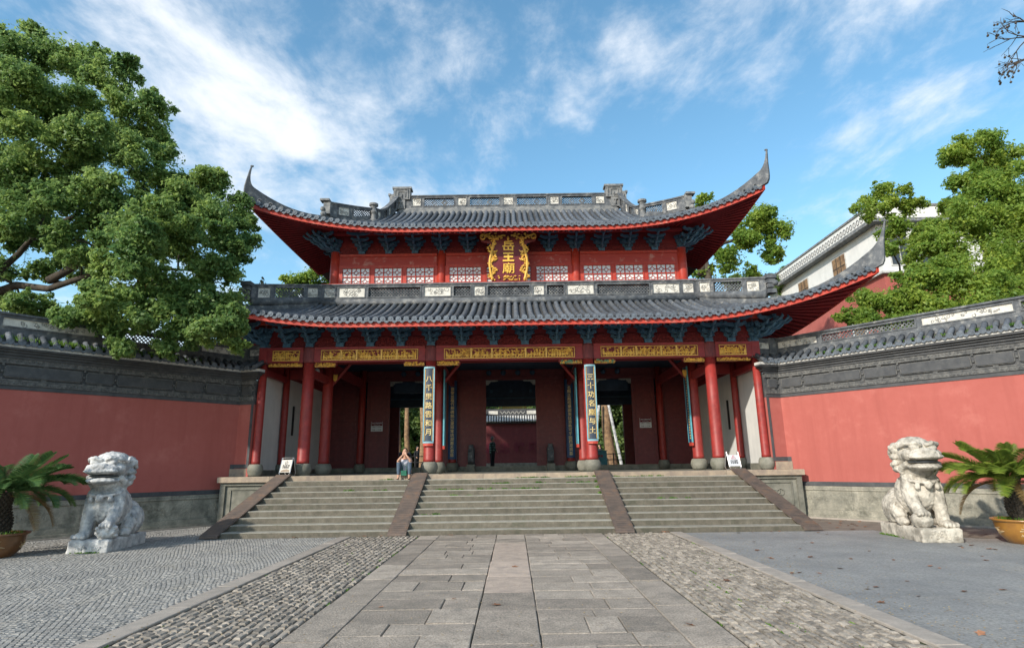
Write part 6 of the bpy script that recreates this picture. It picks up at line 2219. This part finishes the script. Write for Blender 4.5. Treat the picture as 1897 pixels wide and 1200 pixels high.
def tree(name, base, label, clumps, leafmat_, size=0.12, dens=420, trunk_r=0.3, trunk_top=None, limbs=None, seed=1, group=None, bark='bark', subs=9, flat=0.7, twigs=True):
    """clumps: (x, y, z, r); each breaks into sprays of leaves; every clump hangs on a limb that forks from the nearest one"""
    rgn = np.random.default_rng(seed)
    t = thing(name, base, label, 'tree', group)
    base = np.array(base, float)
    top = np.array(trunk_top if trunk_top is not None else base+np.array([0, 0, 5.0]))
    mid = (base+top)/2+np.array([rgn.uniform(-.2, .2), rgn.uniform(-.2, .2), 0])
    tb = MB().tube([base-np.array([0, 0, 0.2]), base+np.array([0, 0, 0.4]), mid, top], [trunk_r*1.35, trunk_r*1.08, trunk_r*0.9, trunk_r*0.68], 12)
    tb.build('trunk', bark, t, smooth=True)
    lm = MB()
    nodes = [(top, trunk_r*0.5), ((mid+top)/2, trunk_r*0.5)]
    if limbs:
        for pts, r0 in limbs:
            pts = [np.array(p, float) for p in pts]
            rr_ = [r0*(1-0.7*i/(len(pts)-1)) for i in range(len(pts))]
            lm.tube(pts, rr_, 8)
            nodes += list(zip(pts[1:], rr_[1:]))
    cs, rs, ct = [], [], []
    for (x, y, z, r) in sorted(clumps, key=lambda c: np.linalg.norm(np.array(c[:3])-top)):
        e = np.array([x, y, z])
        st, rn = min(nodes, key=lambda n: np.linalg.norm(n[0]-e)+0.5*max(0, n[0][2]-e[2]))
        L_ = np.linalg.norm(e-st)
        r0 = min(rn*0.75, 0.02+0.018*L_)
        m1 = st+(e-st)*0.5+rgn.normal(0, 0.1, 3)*L_*0.6
        lm.tube([st, st+(m1-st)*0.5+rgn.normal(0, .04, 3)*L_, m1, e], [r0, r0*0.85, r0*0.7, r0*0.4], 6)
        nodes += [(m1, r0*0.7), (e, r0*0.45)]
        cs.append(e); rs.append(r*0.8); ct.append(int(dens*r*r*0.5))
        for k in range(subs):
            d = rgn.normal(size=3); d /= np.linalg.norm(d)
            q = e+d*np.array([1, 1, 0.8])*r*rgn.uniform(0.45, 1.0)
            rr = r*rgn.uniform(0.22, 0.42)
            cs.append(q); rs.append(rr); ct.append(int(dens*rr*rr*2.2)+6)
            if twigs:
                lm.tube([e+(q-e)*0.1, (e+q)/2+rgn.normal(0, .08, 3)*r, q], [r0*0.35, r0*0.25, 0.008], 4)
            for j in range(4):
                g_ = rgn.normal(size=3); g_ /= np.linalg.norm(g_)
                cs.append(q+g_*rr*rgn.uniform(0.8, 1.35)); rs.append(rr*rgn.uniform(0.25, 0.45)); ct.append(int(dens*rr*rr*0.32)+3)
    lm.build('limbs', bark, t, smooth=True)
    V, F = leaf_cloud(cs, rs, ct, size, rgn, flat)
    ob = bpy.data.objects.new('crown', leaf_mesh('crown', V-base, F, MT[leafmat_]))
    COL.objects.link(ob); ob.parent = t
    TREE_LEAVES.append((label, len(F)))
    return t
TREE_LEAVES = []
def px_clumps(lst):
    """(px, py, radius in px, Y) -> clumps"""
    out = []
    for px, py, rp, Y in lst:
        p = at_y(px, py, Y)
        dist = float(np.dot(p-CAM, _fw))
        out.append((p[0], p[1], p[2], 0.93*rp*dist/FPX))
    return out

# big camphor behind the left wall, its boughs hang over the coping
L_ = [(40, 95, 62, 18), (110, 100, 50, 18.5), (25, 180, 70, 17), (110, 185, 60, 17.5), (205, 150, 48, 18), (255, 205, 55, 18), (160, 250, 60, 17), (60, 280, 65, 16.8), (-20, 330, 70, 17),
      (250, 290, 52, 17.5), (285, 250, 35, 18.5), (200, 350, 55, 16.6), (110, 370, 50, 16.5), (20, 400, 55, 16.5), (290, 340, 40, 18), (300, 390, 50, 17.5), (390, 340, 42, 18.5), (350, 380, 50, 18),
      (430, 385, 38, 18.5), (420, 440, 48, 18), (340, 450, 55, 17), (240, 430, 58, 16.6), (400, 500, 50, 17.5), (310, 520, 58, 16.6), (230, 545, 55, 16.2), (380, 560, 52, 17), (420, 610, 35, 17.2),
      (300, 590, 50, 16.2), (200, 600, 42, 15.9), (225, 640, 28, 15.7), (310, 645, 26, 16.2), (150, 480, 38, 16.8), (60, 570, 40, 17.5), (120, 590, 32, 17.2), (-60, 200, 80, 17), (-60, 480, 70, 17), (350, 620, 40, 16.6), (430, 555, 36, 17.6), (170, 560, 30, 16.8), (255, 440, 50, 15.4), (240, 480, 40, 15.3), (110, 440, 34, 16.6), (30, 560, 30, 16.8), (40, 440, 42, 19.2), (130, 470, 44, 19.2), (70, 500, 30, 19.4), (190, 440, 36, 18.6), (10, 500, 30, 19.4), (170, 520, 32, 18.8), (200, 500, 40, 16.2), (270, 400, 45, 15.6), (330, 330, 30, 18.4), (390, 400, 40, 17.6), (160, 120, 40, 18.2), (60, 60, 26, 18.4), (20, 85, 36, 18), (40, 585, 30, 18), (100, 600, 26, 17.6), (10, 560, 36, 18.5), (230, 120, 28, 18.2), (310, 290, 30, 18.4), (455, 420, 24, 18.4), (445, 470, 28, 18), (440, 640, 22, 17.0), (130, 585, 34, 15.2), (180, 555, 40, 15.0), (240, 590, 34, 15.4), (410, 600, 36, 16.0), (432, 580, 28, 16.1), (380, 612, 34, 15.9), (445, 610, 18, 16.2), (120, 330, 44, 17.6), (60, 350, 44, 17.4), (150, 300, 40, 18), (185, 400, 44, 17.2), (30, 300, 44, 17.6), (215, 250, 40, 18.2), (90, 230, 44, 17.8), (340, 420, 40, 16.6), (90, 410, 38, 18.4)]  # some low clumps added further forward to shade the wall end by the hall
lim = [([(-17.6, 18.2, 6.9), at_y(30, 528, 17.8), at_y(90, 535, 17.4), at_y(150, 515, 17.2), at_y(240, 490, 17), at_y(330, 500, 16.9)], 0.14),
       ([(-17.6, 18.2, 6.9), at_y(35, 470, 17.8), at_y(60, 440, 17.6), at_y(90, 380, 17.5), at_y(140, 300, 17.6)], 0.11),
       ([at_y(60, 440, 17.6), at_y(140, 400, 17.3), at_y(190, 330, 17.4)], 0.12),
       ([at_y(90, 520, 17.5), at_y(200, 460, 17.4), at_y(330, 400, 17.9)], 0.13)]
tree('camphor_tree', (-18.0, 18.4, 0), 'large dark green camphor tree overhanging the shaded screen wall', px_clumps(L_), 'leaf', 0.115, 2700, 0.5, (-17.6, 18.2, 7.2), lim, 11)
# right side
R_ = [(1800, 275, 45, 24), (1860, 300, 50, 24), (1830, 350, 55, 23), (1790, 400, 50, 22.5), (1885, 400, 60, 22.5), (1760, 460, 42, 22), (1840, 470, 60, 22), (1700, 470, 30, 22.5), (1880, 540, 60, 21), (1780, 540, 60, 21), (1700, 530, 48, 21.5),
      (1640, 560, 40, 21.5), (1720, 585, 50, 20.5), (1650, 600, 32, 21), (1820, 590, 60, 20.5), (1930, 350, 70, 23), (1600, 555, 26, 22), (1940, 480, 70, 22), (1610, 590, 30, 21), (1680, 560, 40, 20.8), (1750, 500, 45, 21.6), (1800, 330, 40, 23.5), (1850, 420, 55, 22.4), (1730, 440, 34, 22.2), (1760, 610, 40, 20), (1860, 610, 45, 19.8), (1690, 610, 36, 20.2), (1570, 585, 22, 21.6)]
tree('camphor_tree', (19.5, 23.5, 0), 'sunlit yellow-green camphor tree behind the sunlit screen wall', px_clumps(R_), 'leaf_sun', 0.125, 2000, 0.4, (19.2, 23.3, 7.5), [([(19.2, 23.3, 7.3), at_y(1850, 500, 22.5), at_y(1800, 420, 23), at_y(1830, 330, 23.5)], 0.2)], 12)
R2_ = [(1610, 385, 30, 26), (1650, 365, 32, 26), (1690, 385, 26, 26), (1660, 420, 34, 26), (1700, 440, 26, 25.5), (1650, 460, 24, 26), (1760, 385, 22, 25), (1730, 420, 24, 25)]
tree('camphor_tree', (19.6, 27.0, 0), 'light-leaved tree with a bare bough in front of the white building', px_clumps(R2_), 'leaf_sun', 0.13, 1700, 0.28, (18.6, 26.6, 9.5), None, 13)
B_ = [(1400, 400, 34, 33), (1440, 425, 34, 33), (1380, 440, 30, 33), (1430, 465, 26, 33), (1330, 390, 26, 34), (1305, 375, 20, 34), (1350, 480, 30, 33), (1310, 510, 26, 34), (1390, 505, 22, 34)]
tree('camphor_tree', (12.6, 33.6, CY), 'yellow-green tree rising behind the right end of the hall roof', px_clumps(B_), 'leaf_sun', 0.17, 1100, 0.3, tuple(at_y(1305, 480, 33.4)), [([at_y(1298, 510, 33.4), at_y(1306, 480, 33.4), at_y(1340, 450, 33.2), at_y(1380, 440, 33)], 0.22)], 14)
B2 = [(545, 520, 26, 33), (585, 510, 26, 33), (570, 535, 28, 33), (610, 525, 20, 33.5), (530, 545, 20, 33)]
tree('camphor_tree', (-12.0, 33.5, CY), 'yellow-green tree rising behind the left end of the hall', px_clumps(B2), 'leaf_sun', 0.17, 1100, 0.3, (-12.0, 33.4, 8.5), None, 15)
B3 = [(1410, 520, 24, 46), (1460, 510, 24, 46), (1500, 520, 20, 46), (1360, 525, 24, 46), (1435, 530, 24, 46)]
tree('camphor_tree', (18.6, 46.0, CY), 'distant grey-green tree at the far end of the white building', px_clumps(B3), 'leaf_far', 0.22, 700, 0.3, (18.6, 46.0, 11.0), None, 16)
for px, top_, lab in ((470, 545, 'far cypress tip with two dark leaders left of the hall'), (487, 515, 'taller far cypress tip left of the hall')):
    q = at_y(px, top_, 48.0); q2 = at_y(px, 560, 48.0)
    cl = [(q[0], 48.0, q[2]-k*0.35, 0.10+0.11*k) for k in range(9)]
    tree('cypress_tree', (q[0], 48.0, CY), lab, cl, 'leaf_cyp', 0.16, 700, 0.15, (q[0], 48.0, q[2]-0.4), None, 17, subs=3, flat=1.4, twigs=False)

# garden trees behind the hall, seen through the side doorways
for s in (-1, 1):
    cl = []
    rgn = np.random.default_rng(40+s)
    for k in range(64):
        cl.append((s*rgn.uniform(2.5, 17.0), rgn.uniform(47.5, 53), rgn.uniform(1.8, 9.0), rgn.uniform(1.3, 1.9)))
    tree('garden_tree', (s*8.5, 51.5, CY), 'dense green garden tree seen through the %s doorway' % ('left' if s < 0 else 'right'), cl, 'leaf_far', 0.26, 900, 0.3, (s*8.5, 51.4, 4.5), None, 22+s, subs=7)
for s in (-1, 1):
    rgn = np.random.default_rng(60+s)
    hd = thing('garden_hedge', (s*10.5, 57.0, CY), 'tall leafy hedge closing the garden beyond the %s doorway' % ('left' if s < 0 else 'right'), 'hedge')
    cs = np.column_stack([s*rgn.uniform(2.0, 19.0, 420), rgn.uniform(56.2, 57.8, 420), rgn.uniform(1.3, 9.5, 420)])
    V, F = leaf_cloud(cs, np.full(420, 1.0), np.full(420, 110), 0.34, rgn, 0.9)
    ob = bpy.data.objects.new('foliage', leaf_mesh('foliage', V-np.array(hd.location), F, MT['leaf_far'])); COL.objects.link(ob); ob.parent = hd
    MB().box((min(s*2.5, s*18.5), 57.6, CY), (max(s*2.5, s*18.5), 58.2, 9.0)).build('inner_growth', 'bark', hd)
for px, y_, r, lab in ((737, 41.0, 0.16, 'slim pale trunk leaning in the garden, leftmost of three'), (754, 43.5, 0.2, 'straight pale trunk in the garden between two others'), (781, 40.0, 0.24, 'brown trunk in the garden beside the eight-thousand-miles column')):
    q0, q1 = at_y(px+2, 865, y_), at_y(px-5 if px < 750 else px, 740, y_)
    b0 = (q0[0], y_, CY); tp_ = (q1[0], y_, 6.6)
    cl = [(tp_[0]+random.uniform(-.9, .9), y_+random.uniform(-.5, .9), tp_[2]+random.uniform(-.2, 1.0), 0.75) for k in range(5)]
    tree('garden_tree', b0, lab, cl, 'leaf_far', 0.25, 200, r, tp_, None, 30+px, bark='bark_light', subs=4)
q0, q1 = at_y(1134, 860, 42.0), at_y(1120, 740, 42.0)
cl = [(q1[0]+random.uniform(-1.2, 1.2), 42.0+random.uniform(-.2, .9), 6.8+random.uniform(-.2, 1.0), 0.8) for k in range(6)]
tree('plane_tree', (q0[0], 42.0, CY), 'thick mottled brown trunk in the garden held by two grey props', cl, 'leaf_far', 0.25, 200, 0.36, (q1[0], 42.0, 6.6), None, 91, bark='bark_light', subs=4)
for (a, b, lab) in (((1153, 868), (1124, 735), 'grey wooden prop leaning right of the mottled trunk'), ((1098, 868), (1111, 735), 'grey wooden prop leaning left of the mottled trunk')):
    pa, pb = at_y(*a, 41.2), at_y(*b, 41.5)
    d = (pb-pa)/(pb[2]-pa[2]); pa = pa+d*(CY-pa[2]); pb = pa+d*4.6
    tpz = thing('tree_prop', tuple(pa), lab, 'prop')
    MB().tube([pa, pb], [0.11, 0.09], 8).build('pole', 'marble', tpz)
    MB().tube([pb-d*0.35-(0.12, 0, 0), pb-d*0.35+(0.12, 0, 0)], 0.03, 6).build('lashing', 'black', tpz)

# bare plane-tree branches reaching in from the right
bt = thing('bare_tree', (16.6, 11.0, 0), 'bare winter branches with seed balls reaching into the sky', 'tree')
tr = MB(); rgb = random.Random(3)
tr.tube([(16.6, 11.0, -0.2), (16.5, 11, 3), (16.2, 11.2, 7), (15.4, 11.6, 10), (14.4, 11.9, 11.6)], [0.34, 0.3, 0.24, 0.16, 0.1], 10)
tr.build('trunk', 'bark', bt, smooth=True)
br = MB(); balls = MB()
def grow(p, d, l, r, depth):
    d = d/np.linalg.norm(d)
    pts = [p]
    for i in range(4):
        d = d+np.array([rgb.uniform(-.22, .22), rgb.uniform(-.22, .22), rgb.uniform(-.16, .12)]); d /= np.linalg.norm(d)
        pts.append(pts[-1]+d*l/4)
    br.tube(pts, [r, r*0.9, r*0.8, r*0.7, r*0.55], 5)
    if depth == 0:
        if rgb.random() < 0.7:
            e = pts[-1]; balls.tube([e, e-np.array([0, 0, 0.07])], 0.005, 4); balls.ell(e-np.array([0, 0, 0.09]), 0.028, 6, 5)
        return
    for k in range(rgb.choice((2, 3))):
        q = pts[rgb.choice((2, 3, 4, 4))]
        nd = d+np.array([rgb.uniform(-.9, .9), rgb.uniform(-.5, .5), rgb.uniform(-.7, .6)])
        grow(q, nd, l*rgb.uniform(0.6, 0.8), r*0.62, depth-1)
for p_, q_, l in (((1955, 75), (1890, 45), 0.75), ((1950, 115), (1890, 100), 0.7), ((1940, 40), (1900, 25), 0.6)):
    a, b2 = at_y(*p_, 11.9), at_y(*q_, 11.9)
    br.tube([(15.4, 11.6, 10.0), (a+np.array([14.4, 11.9, 11.6]))/2, a], [0.07, 0.05, 0.032], 6)
    grow(a, b2-a, l*0.75, 0.026, 3)
br.build('branches', 'bark', bt); tag(balls.build('seed_balls', 'bark', bt), kind='stuff')

# ================================================================== buildings at the right
wb = thing('white_building', (27, 40, 0), 'white building with small brown windows and fretted parapet behind the right tree', 'building')
WX = 22.0
MB().box((WX, 33.0, 12.4), (32, 48.0, 15.4)).build('upper_wall', 'plaster', wb)
MB().box((WX-0.02, 32.98, 0), (32, 48.02, 12.3)).build('lower_wall', 'redwall', wb)
MB().box((WX-0.25, 32.75, 12.3), (32, 48.2, 12.42)).build('string_course', 'lime', wb)
MB().box((WX-0.55, 32.45, 15.4), (32.2, 48.4, 15.62)).build('cornice', 'ridge_light', wb)
MB().box((WX-0.35, 32.65, 15.62), (32, 48.2, 16.42)).build('parapet', 'plaster', wb)
MB().box((WX-0.42, 32.58, 16.42), (32.1, 48.3, 16.55)).build('coping', 'ridge_light', wb)
pf = MB()
for k in range(40):
    y = 33.0+k*0.38
    pf.tube([(WX-0.36, y+0.13*math.cos(a), 16.0+0.17*math.sin(a)) for a in np.linspace(0, 6.28, 9)], 0.035, 4)
pf.build('parapet_fret', 'ridge_light', wb)
for (ya, yb, za, zb) in ((36.6, 38.1, 13.1, 14.9), (41.6, 43.0, 13.1, 14.8)):
    w_ = MB().box((WX-0.03, ya-0.12, za-0.12), (WX-0.002, yb+0.12, zb+0.12)).build('window', 'lime', wb)
    MB().box((WX-0.05, ya, za), (WX-0.031, yb, zb)).build('pane', 'bark_light', w_)
    f = MB()
    for q in (0.333, 0.667): f.box((WX-0.07, ya+(yb-ya)*q-0.03, za), (WX-0.051, ya+(yb-ya)*q+0.03, zb))
    f.box((WX-0.068, ya, za+(zb-za)*0.6-0.03), (WX-0.051, yb, za+(zb-za)*0.6+0.03)); f.build('glazing_bar', 'bark', w_)
for (xa, xb, za, zb) in ((22.6, 23.6, 12.9, 15.0), (24.4, 26.0, 12.7, 15.1)):
    w_ = MB().box((xa-0.1, 32.97, za-0.1), (xb+0.1, 32.998, zb+0.1)).build('window', 'lime', wb)
    MB().box((xa, 32.94, za), (xb, 32.969, zb)).build('pane', 'darkglass', w_)
    MB().box(((xa+xb)/2-0.03, 32.92, za), ((xa+xb)/2+0.03, 32.939, zb)).build('glazing_bar', 'lime', w_)
w_ = MB().box((WX-0.07, 35.3, 8.5), (WX-0.021, 36.9, 10.5)).build('window', 'plaster', wb)
MB().box((WX-0.09, 35.55, 8.7), (WX-0.071, 36.65, 10.3)).build('pane', 'bark_light', w_)
MB().box((WX-0.11, 36.07, 8.7), (WX-0.091, 36.13, 10.3)).build('glazing_bar', 'bark', w_)

# ================================================================== small growth and litter
rg6 = np.random.default_rng(77)
def blades(spots, name, label=None):
    mb = MB()
    for (x, y, z, rx, ry, h, n) in spots:
        for k in range(n):
            p = np.array([x+rg6.normal(0, rx), y+rg6.normal(0, ry), z])
            a = rg6.uniform(0, 6.28); w = np.array([math.cos(a), math.sin(a), 0])*rg6.uniform(.004, .012)
            tip = p+np.array([rg6.normal(0, .35), rg6.normal(0, .35), 1])*h*rg6.uniform(0.4, 1)
            mb.add([p-w, p+w, (p+tip)/2+w*1.2, tip, (p+tip)/2-w*1.2], [(0, 1, 2, 3, 4)])
    o = mb.build(name, 'grass')
    tag(o, label, 'weeds', kind='stuff')
    return o
sp_ = []
for (i, xa, xb, n) in ((8, 0.2, 2.6, 22), (7, -0.6, 2.5, 14), (6, -2.4, 0.9, 16), (5, -1.9, -1.2, 4), (2, -2.4, -1.9, 3), (8, 3.1, 4.6, 10), (8, -4.0, -3.6, 3), (6, -5.0, -3.5, 4), (4, 3.4, 5.5, 4)):
    for k in range(n):
        x = rg6.uniform(xa, xb); y = Y0+TREAD*(i+1)-0.02
        if i == 8: y = 18.69
        sp_.append((x, y, RISE*(i+1)-0.002, 0.05, 0.012, rg6.uniform(0.03, 0.075), 22))
for i in range(5, 9):
    sp_.append((2.56, Y0+TREAD*(i+1)-0.06, RISE*(i+1)-0.002, 0.03, 0.04, 0.08, 50))
blades(sp_, 'step_weeds', 'tufts of bright green weeds growing in the joints of the steps')
sp_ = []
for side in (-1, 1):
    for k in range(60):
        x = side*(2.28+rg6.integers(0, 14)*0.126)
        y = rg6.uniform(6, 15.2)
        if side < 0 and rg6.random() < 0.75: x = -rg6.choice([2.28, 2.406, 2.53, 2.66]); y = rg6.uniform(8, 15.2)
        if side > 0 and rg6.random() < 0.4: x = 2.28+rg6.integers(2, 8)*0.126; y = rg6.uniform(6.3, 8.8)
        sp_.append((x, y, 0.012, 0.006, 0.06, 0.024, 12))
blades(sp_, 'joint_moss', 'thin moss and grass in the joints of the cobbled strips')
sp_ = []
for s in (-1, 1):
    C_, D_ = np.array([s*8.92, 19.38]), np.array([s*14.6, 12.6])
    n_ = np.array([-s*0.77, -0.64])
    for k in range(90):
        t = rg6.uniform(0.1, 0.98)
        if s < 0 and rg6.random() < 0.4: t = rg6.uniform(0.2, 0.65)
        p = C_+(D_-C_)*t+n_*rg6.uniform(0.02, 0.3)
        sp_.append((p[0], p[1], 4.93+0.2*(0.3-float(np.dot(p-(C_+(D_-C_)*t), n_))), 0.05, 0.05, rg6.uniform(0.06, 0.2) if s < 0 else rg6.uniform(.04, .1), 26))
blades(sp_, 'coping_weeds', 'green weeds sprouting between the coping tiles of both screen walls')
sp_ = [(-9.2+0.05*k, 13.12, 0.02, 0.05, 0.02, 0.04, 14) for k in range(10)]+[(8.72+0.0*k, 14.6-0.12*k, 0.012, 0.02, 0.05, 0.05, 20) for k in range(12)]
blades(sp_, 'lion_weeds', 'low weeds along the foot of the lion pedestals')

lb = MB()
for k in range(2600):
    if k < 1500: x, y, z = rg6.uniform(4.3, 13.0), rg6.uniform(5.8, 15.3), 0.013
    elif k < 2200: x, y, z = rg6.choice([-1, 1])*rg6.uniform(2.28, 4.2), rg6.uniform(5.8, 15.3), 0.037
    else: x, y, z = rg6.uniform(-2.2, 2.2), rg6.uniform(5.8, 15.3), 0.036
    if k < 1500 and rg6.random() < 0.4: x = 4.3+abs(rg6.normal(0, 0.5))
    a = rg6.uniform(0, 6.28); l = rg6.uniform(.006, .018); w = l*0.5
    c_, s_ = math.cos(a), math.sin(a)
    lb.add([(x-c_*l, y-s_*l, z), (x+s_*w, y-c_*w, z+0.004), (x+c_*l, y+s_*l, z+0.002), (x-s_*w, y+c_*w, z+0.005)], [(0, 1, 2, 3)])
tag(lb.build('leaf_litter', 'litterbit'), 'crumbs of dry yellow leaf strewn over the paving', 'leaf litter', kind='stuff')
dl = MB()
pts = [(0, -0.06), (0.02, -0.02), (0.055, -0.015), (0.03, 0.02), (0.035, 0.05), (0, 0.07), (-0.035, 0.05), (-0.03, 0.02), (-0.055, -0.015), (-0.02, -0.02)]
n = len(pts)
V = [(x, y, 0.016*abs(x)*30*0.5+0.012*(y*10)**2) for x, y in pts]+[(0, 0, 0.0)]
dl.add(V, [(i, (i+1) % n, n) for i in range(n)])
DL = dl.mesh('fallen_leaf', MT['dryleaf'])
spots = [((840, 1107),), ((707, 1122),), ((1345, 1075),), ((1466, 1057),), ((1481, 1056),), ((1427, 1030),), ((1500, 1028),), ((1575, 1031),), ((1856, 1087),), ((1815, 1167),), ((1782, 1011),), ((1843, 1014),), ((430, 992),), ((550, 993),), ((833, 990),), ((1085, 1004),), ((955, 1048),), ((918, 1118),), ((1280, 1155),), ((1740, 1048),)]
lv = []
for (q,) in spots: lv.append(at_z(q[0], q[1], 0.045))
for k in range(46):
    a = rg6.uniform(0, 1)
    lv.append(np.array([rg6.uniform(4.5, 12.2), rg6.uniform(7, 15.3), 0.03]))
for k in range(40):
    s = rg6.uniform(7.8, 10.4); lv.append(np.array([s, rg6.uniform(15.6, 18.4) - max(0, s-9.4)*1.2, 0.03]))
for k in range(14):
    lv.append(np.array([rg6.uniform(-6.8, 7.2), 15.42-rg6.uniform(0, 0.12), 0.03]))
for p in lv:
    if p[1] > 15.44: z, lab = 0.014, 'small dry brown leaf on the stained margin between lion and steps'
    elif p[1] > 15.28 and p[0] < 4.2: z, lab = 0.04, 'small dry brown leaf lying along the foot of the steps'
    elif abs(p[0]) < 2.25: z, lab = 0.036, 'dry brown leaf lying on the flat slabs of the path'
    elif abs(p[0]) < 4.24: z, lab = 0.046, 'dry brown leaf caught among the cobbles beside the path'
    elif p[0] > 0: z, lab = 0.014, 'dry brown leaf lying on the grey asphalt'
    else: z, lab = 0.034, 'dry brown leaf lying on the small setts'
    if p[0] > 4.24 and p[1] <= 15.44: z = 0.014
    o = place(DL, 'fallen_leaf', None, (p[0], p[1], z), (rg6.normal(0, .12), rg6.normal(0, .12), rg6.uniform(0, 6.28)), (rg6.uniform(.5, 1.05),)*3)
    tag(o, lab, 'leaf', 'fallen leaves on the forecourt')
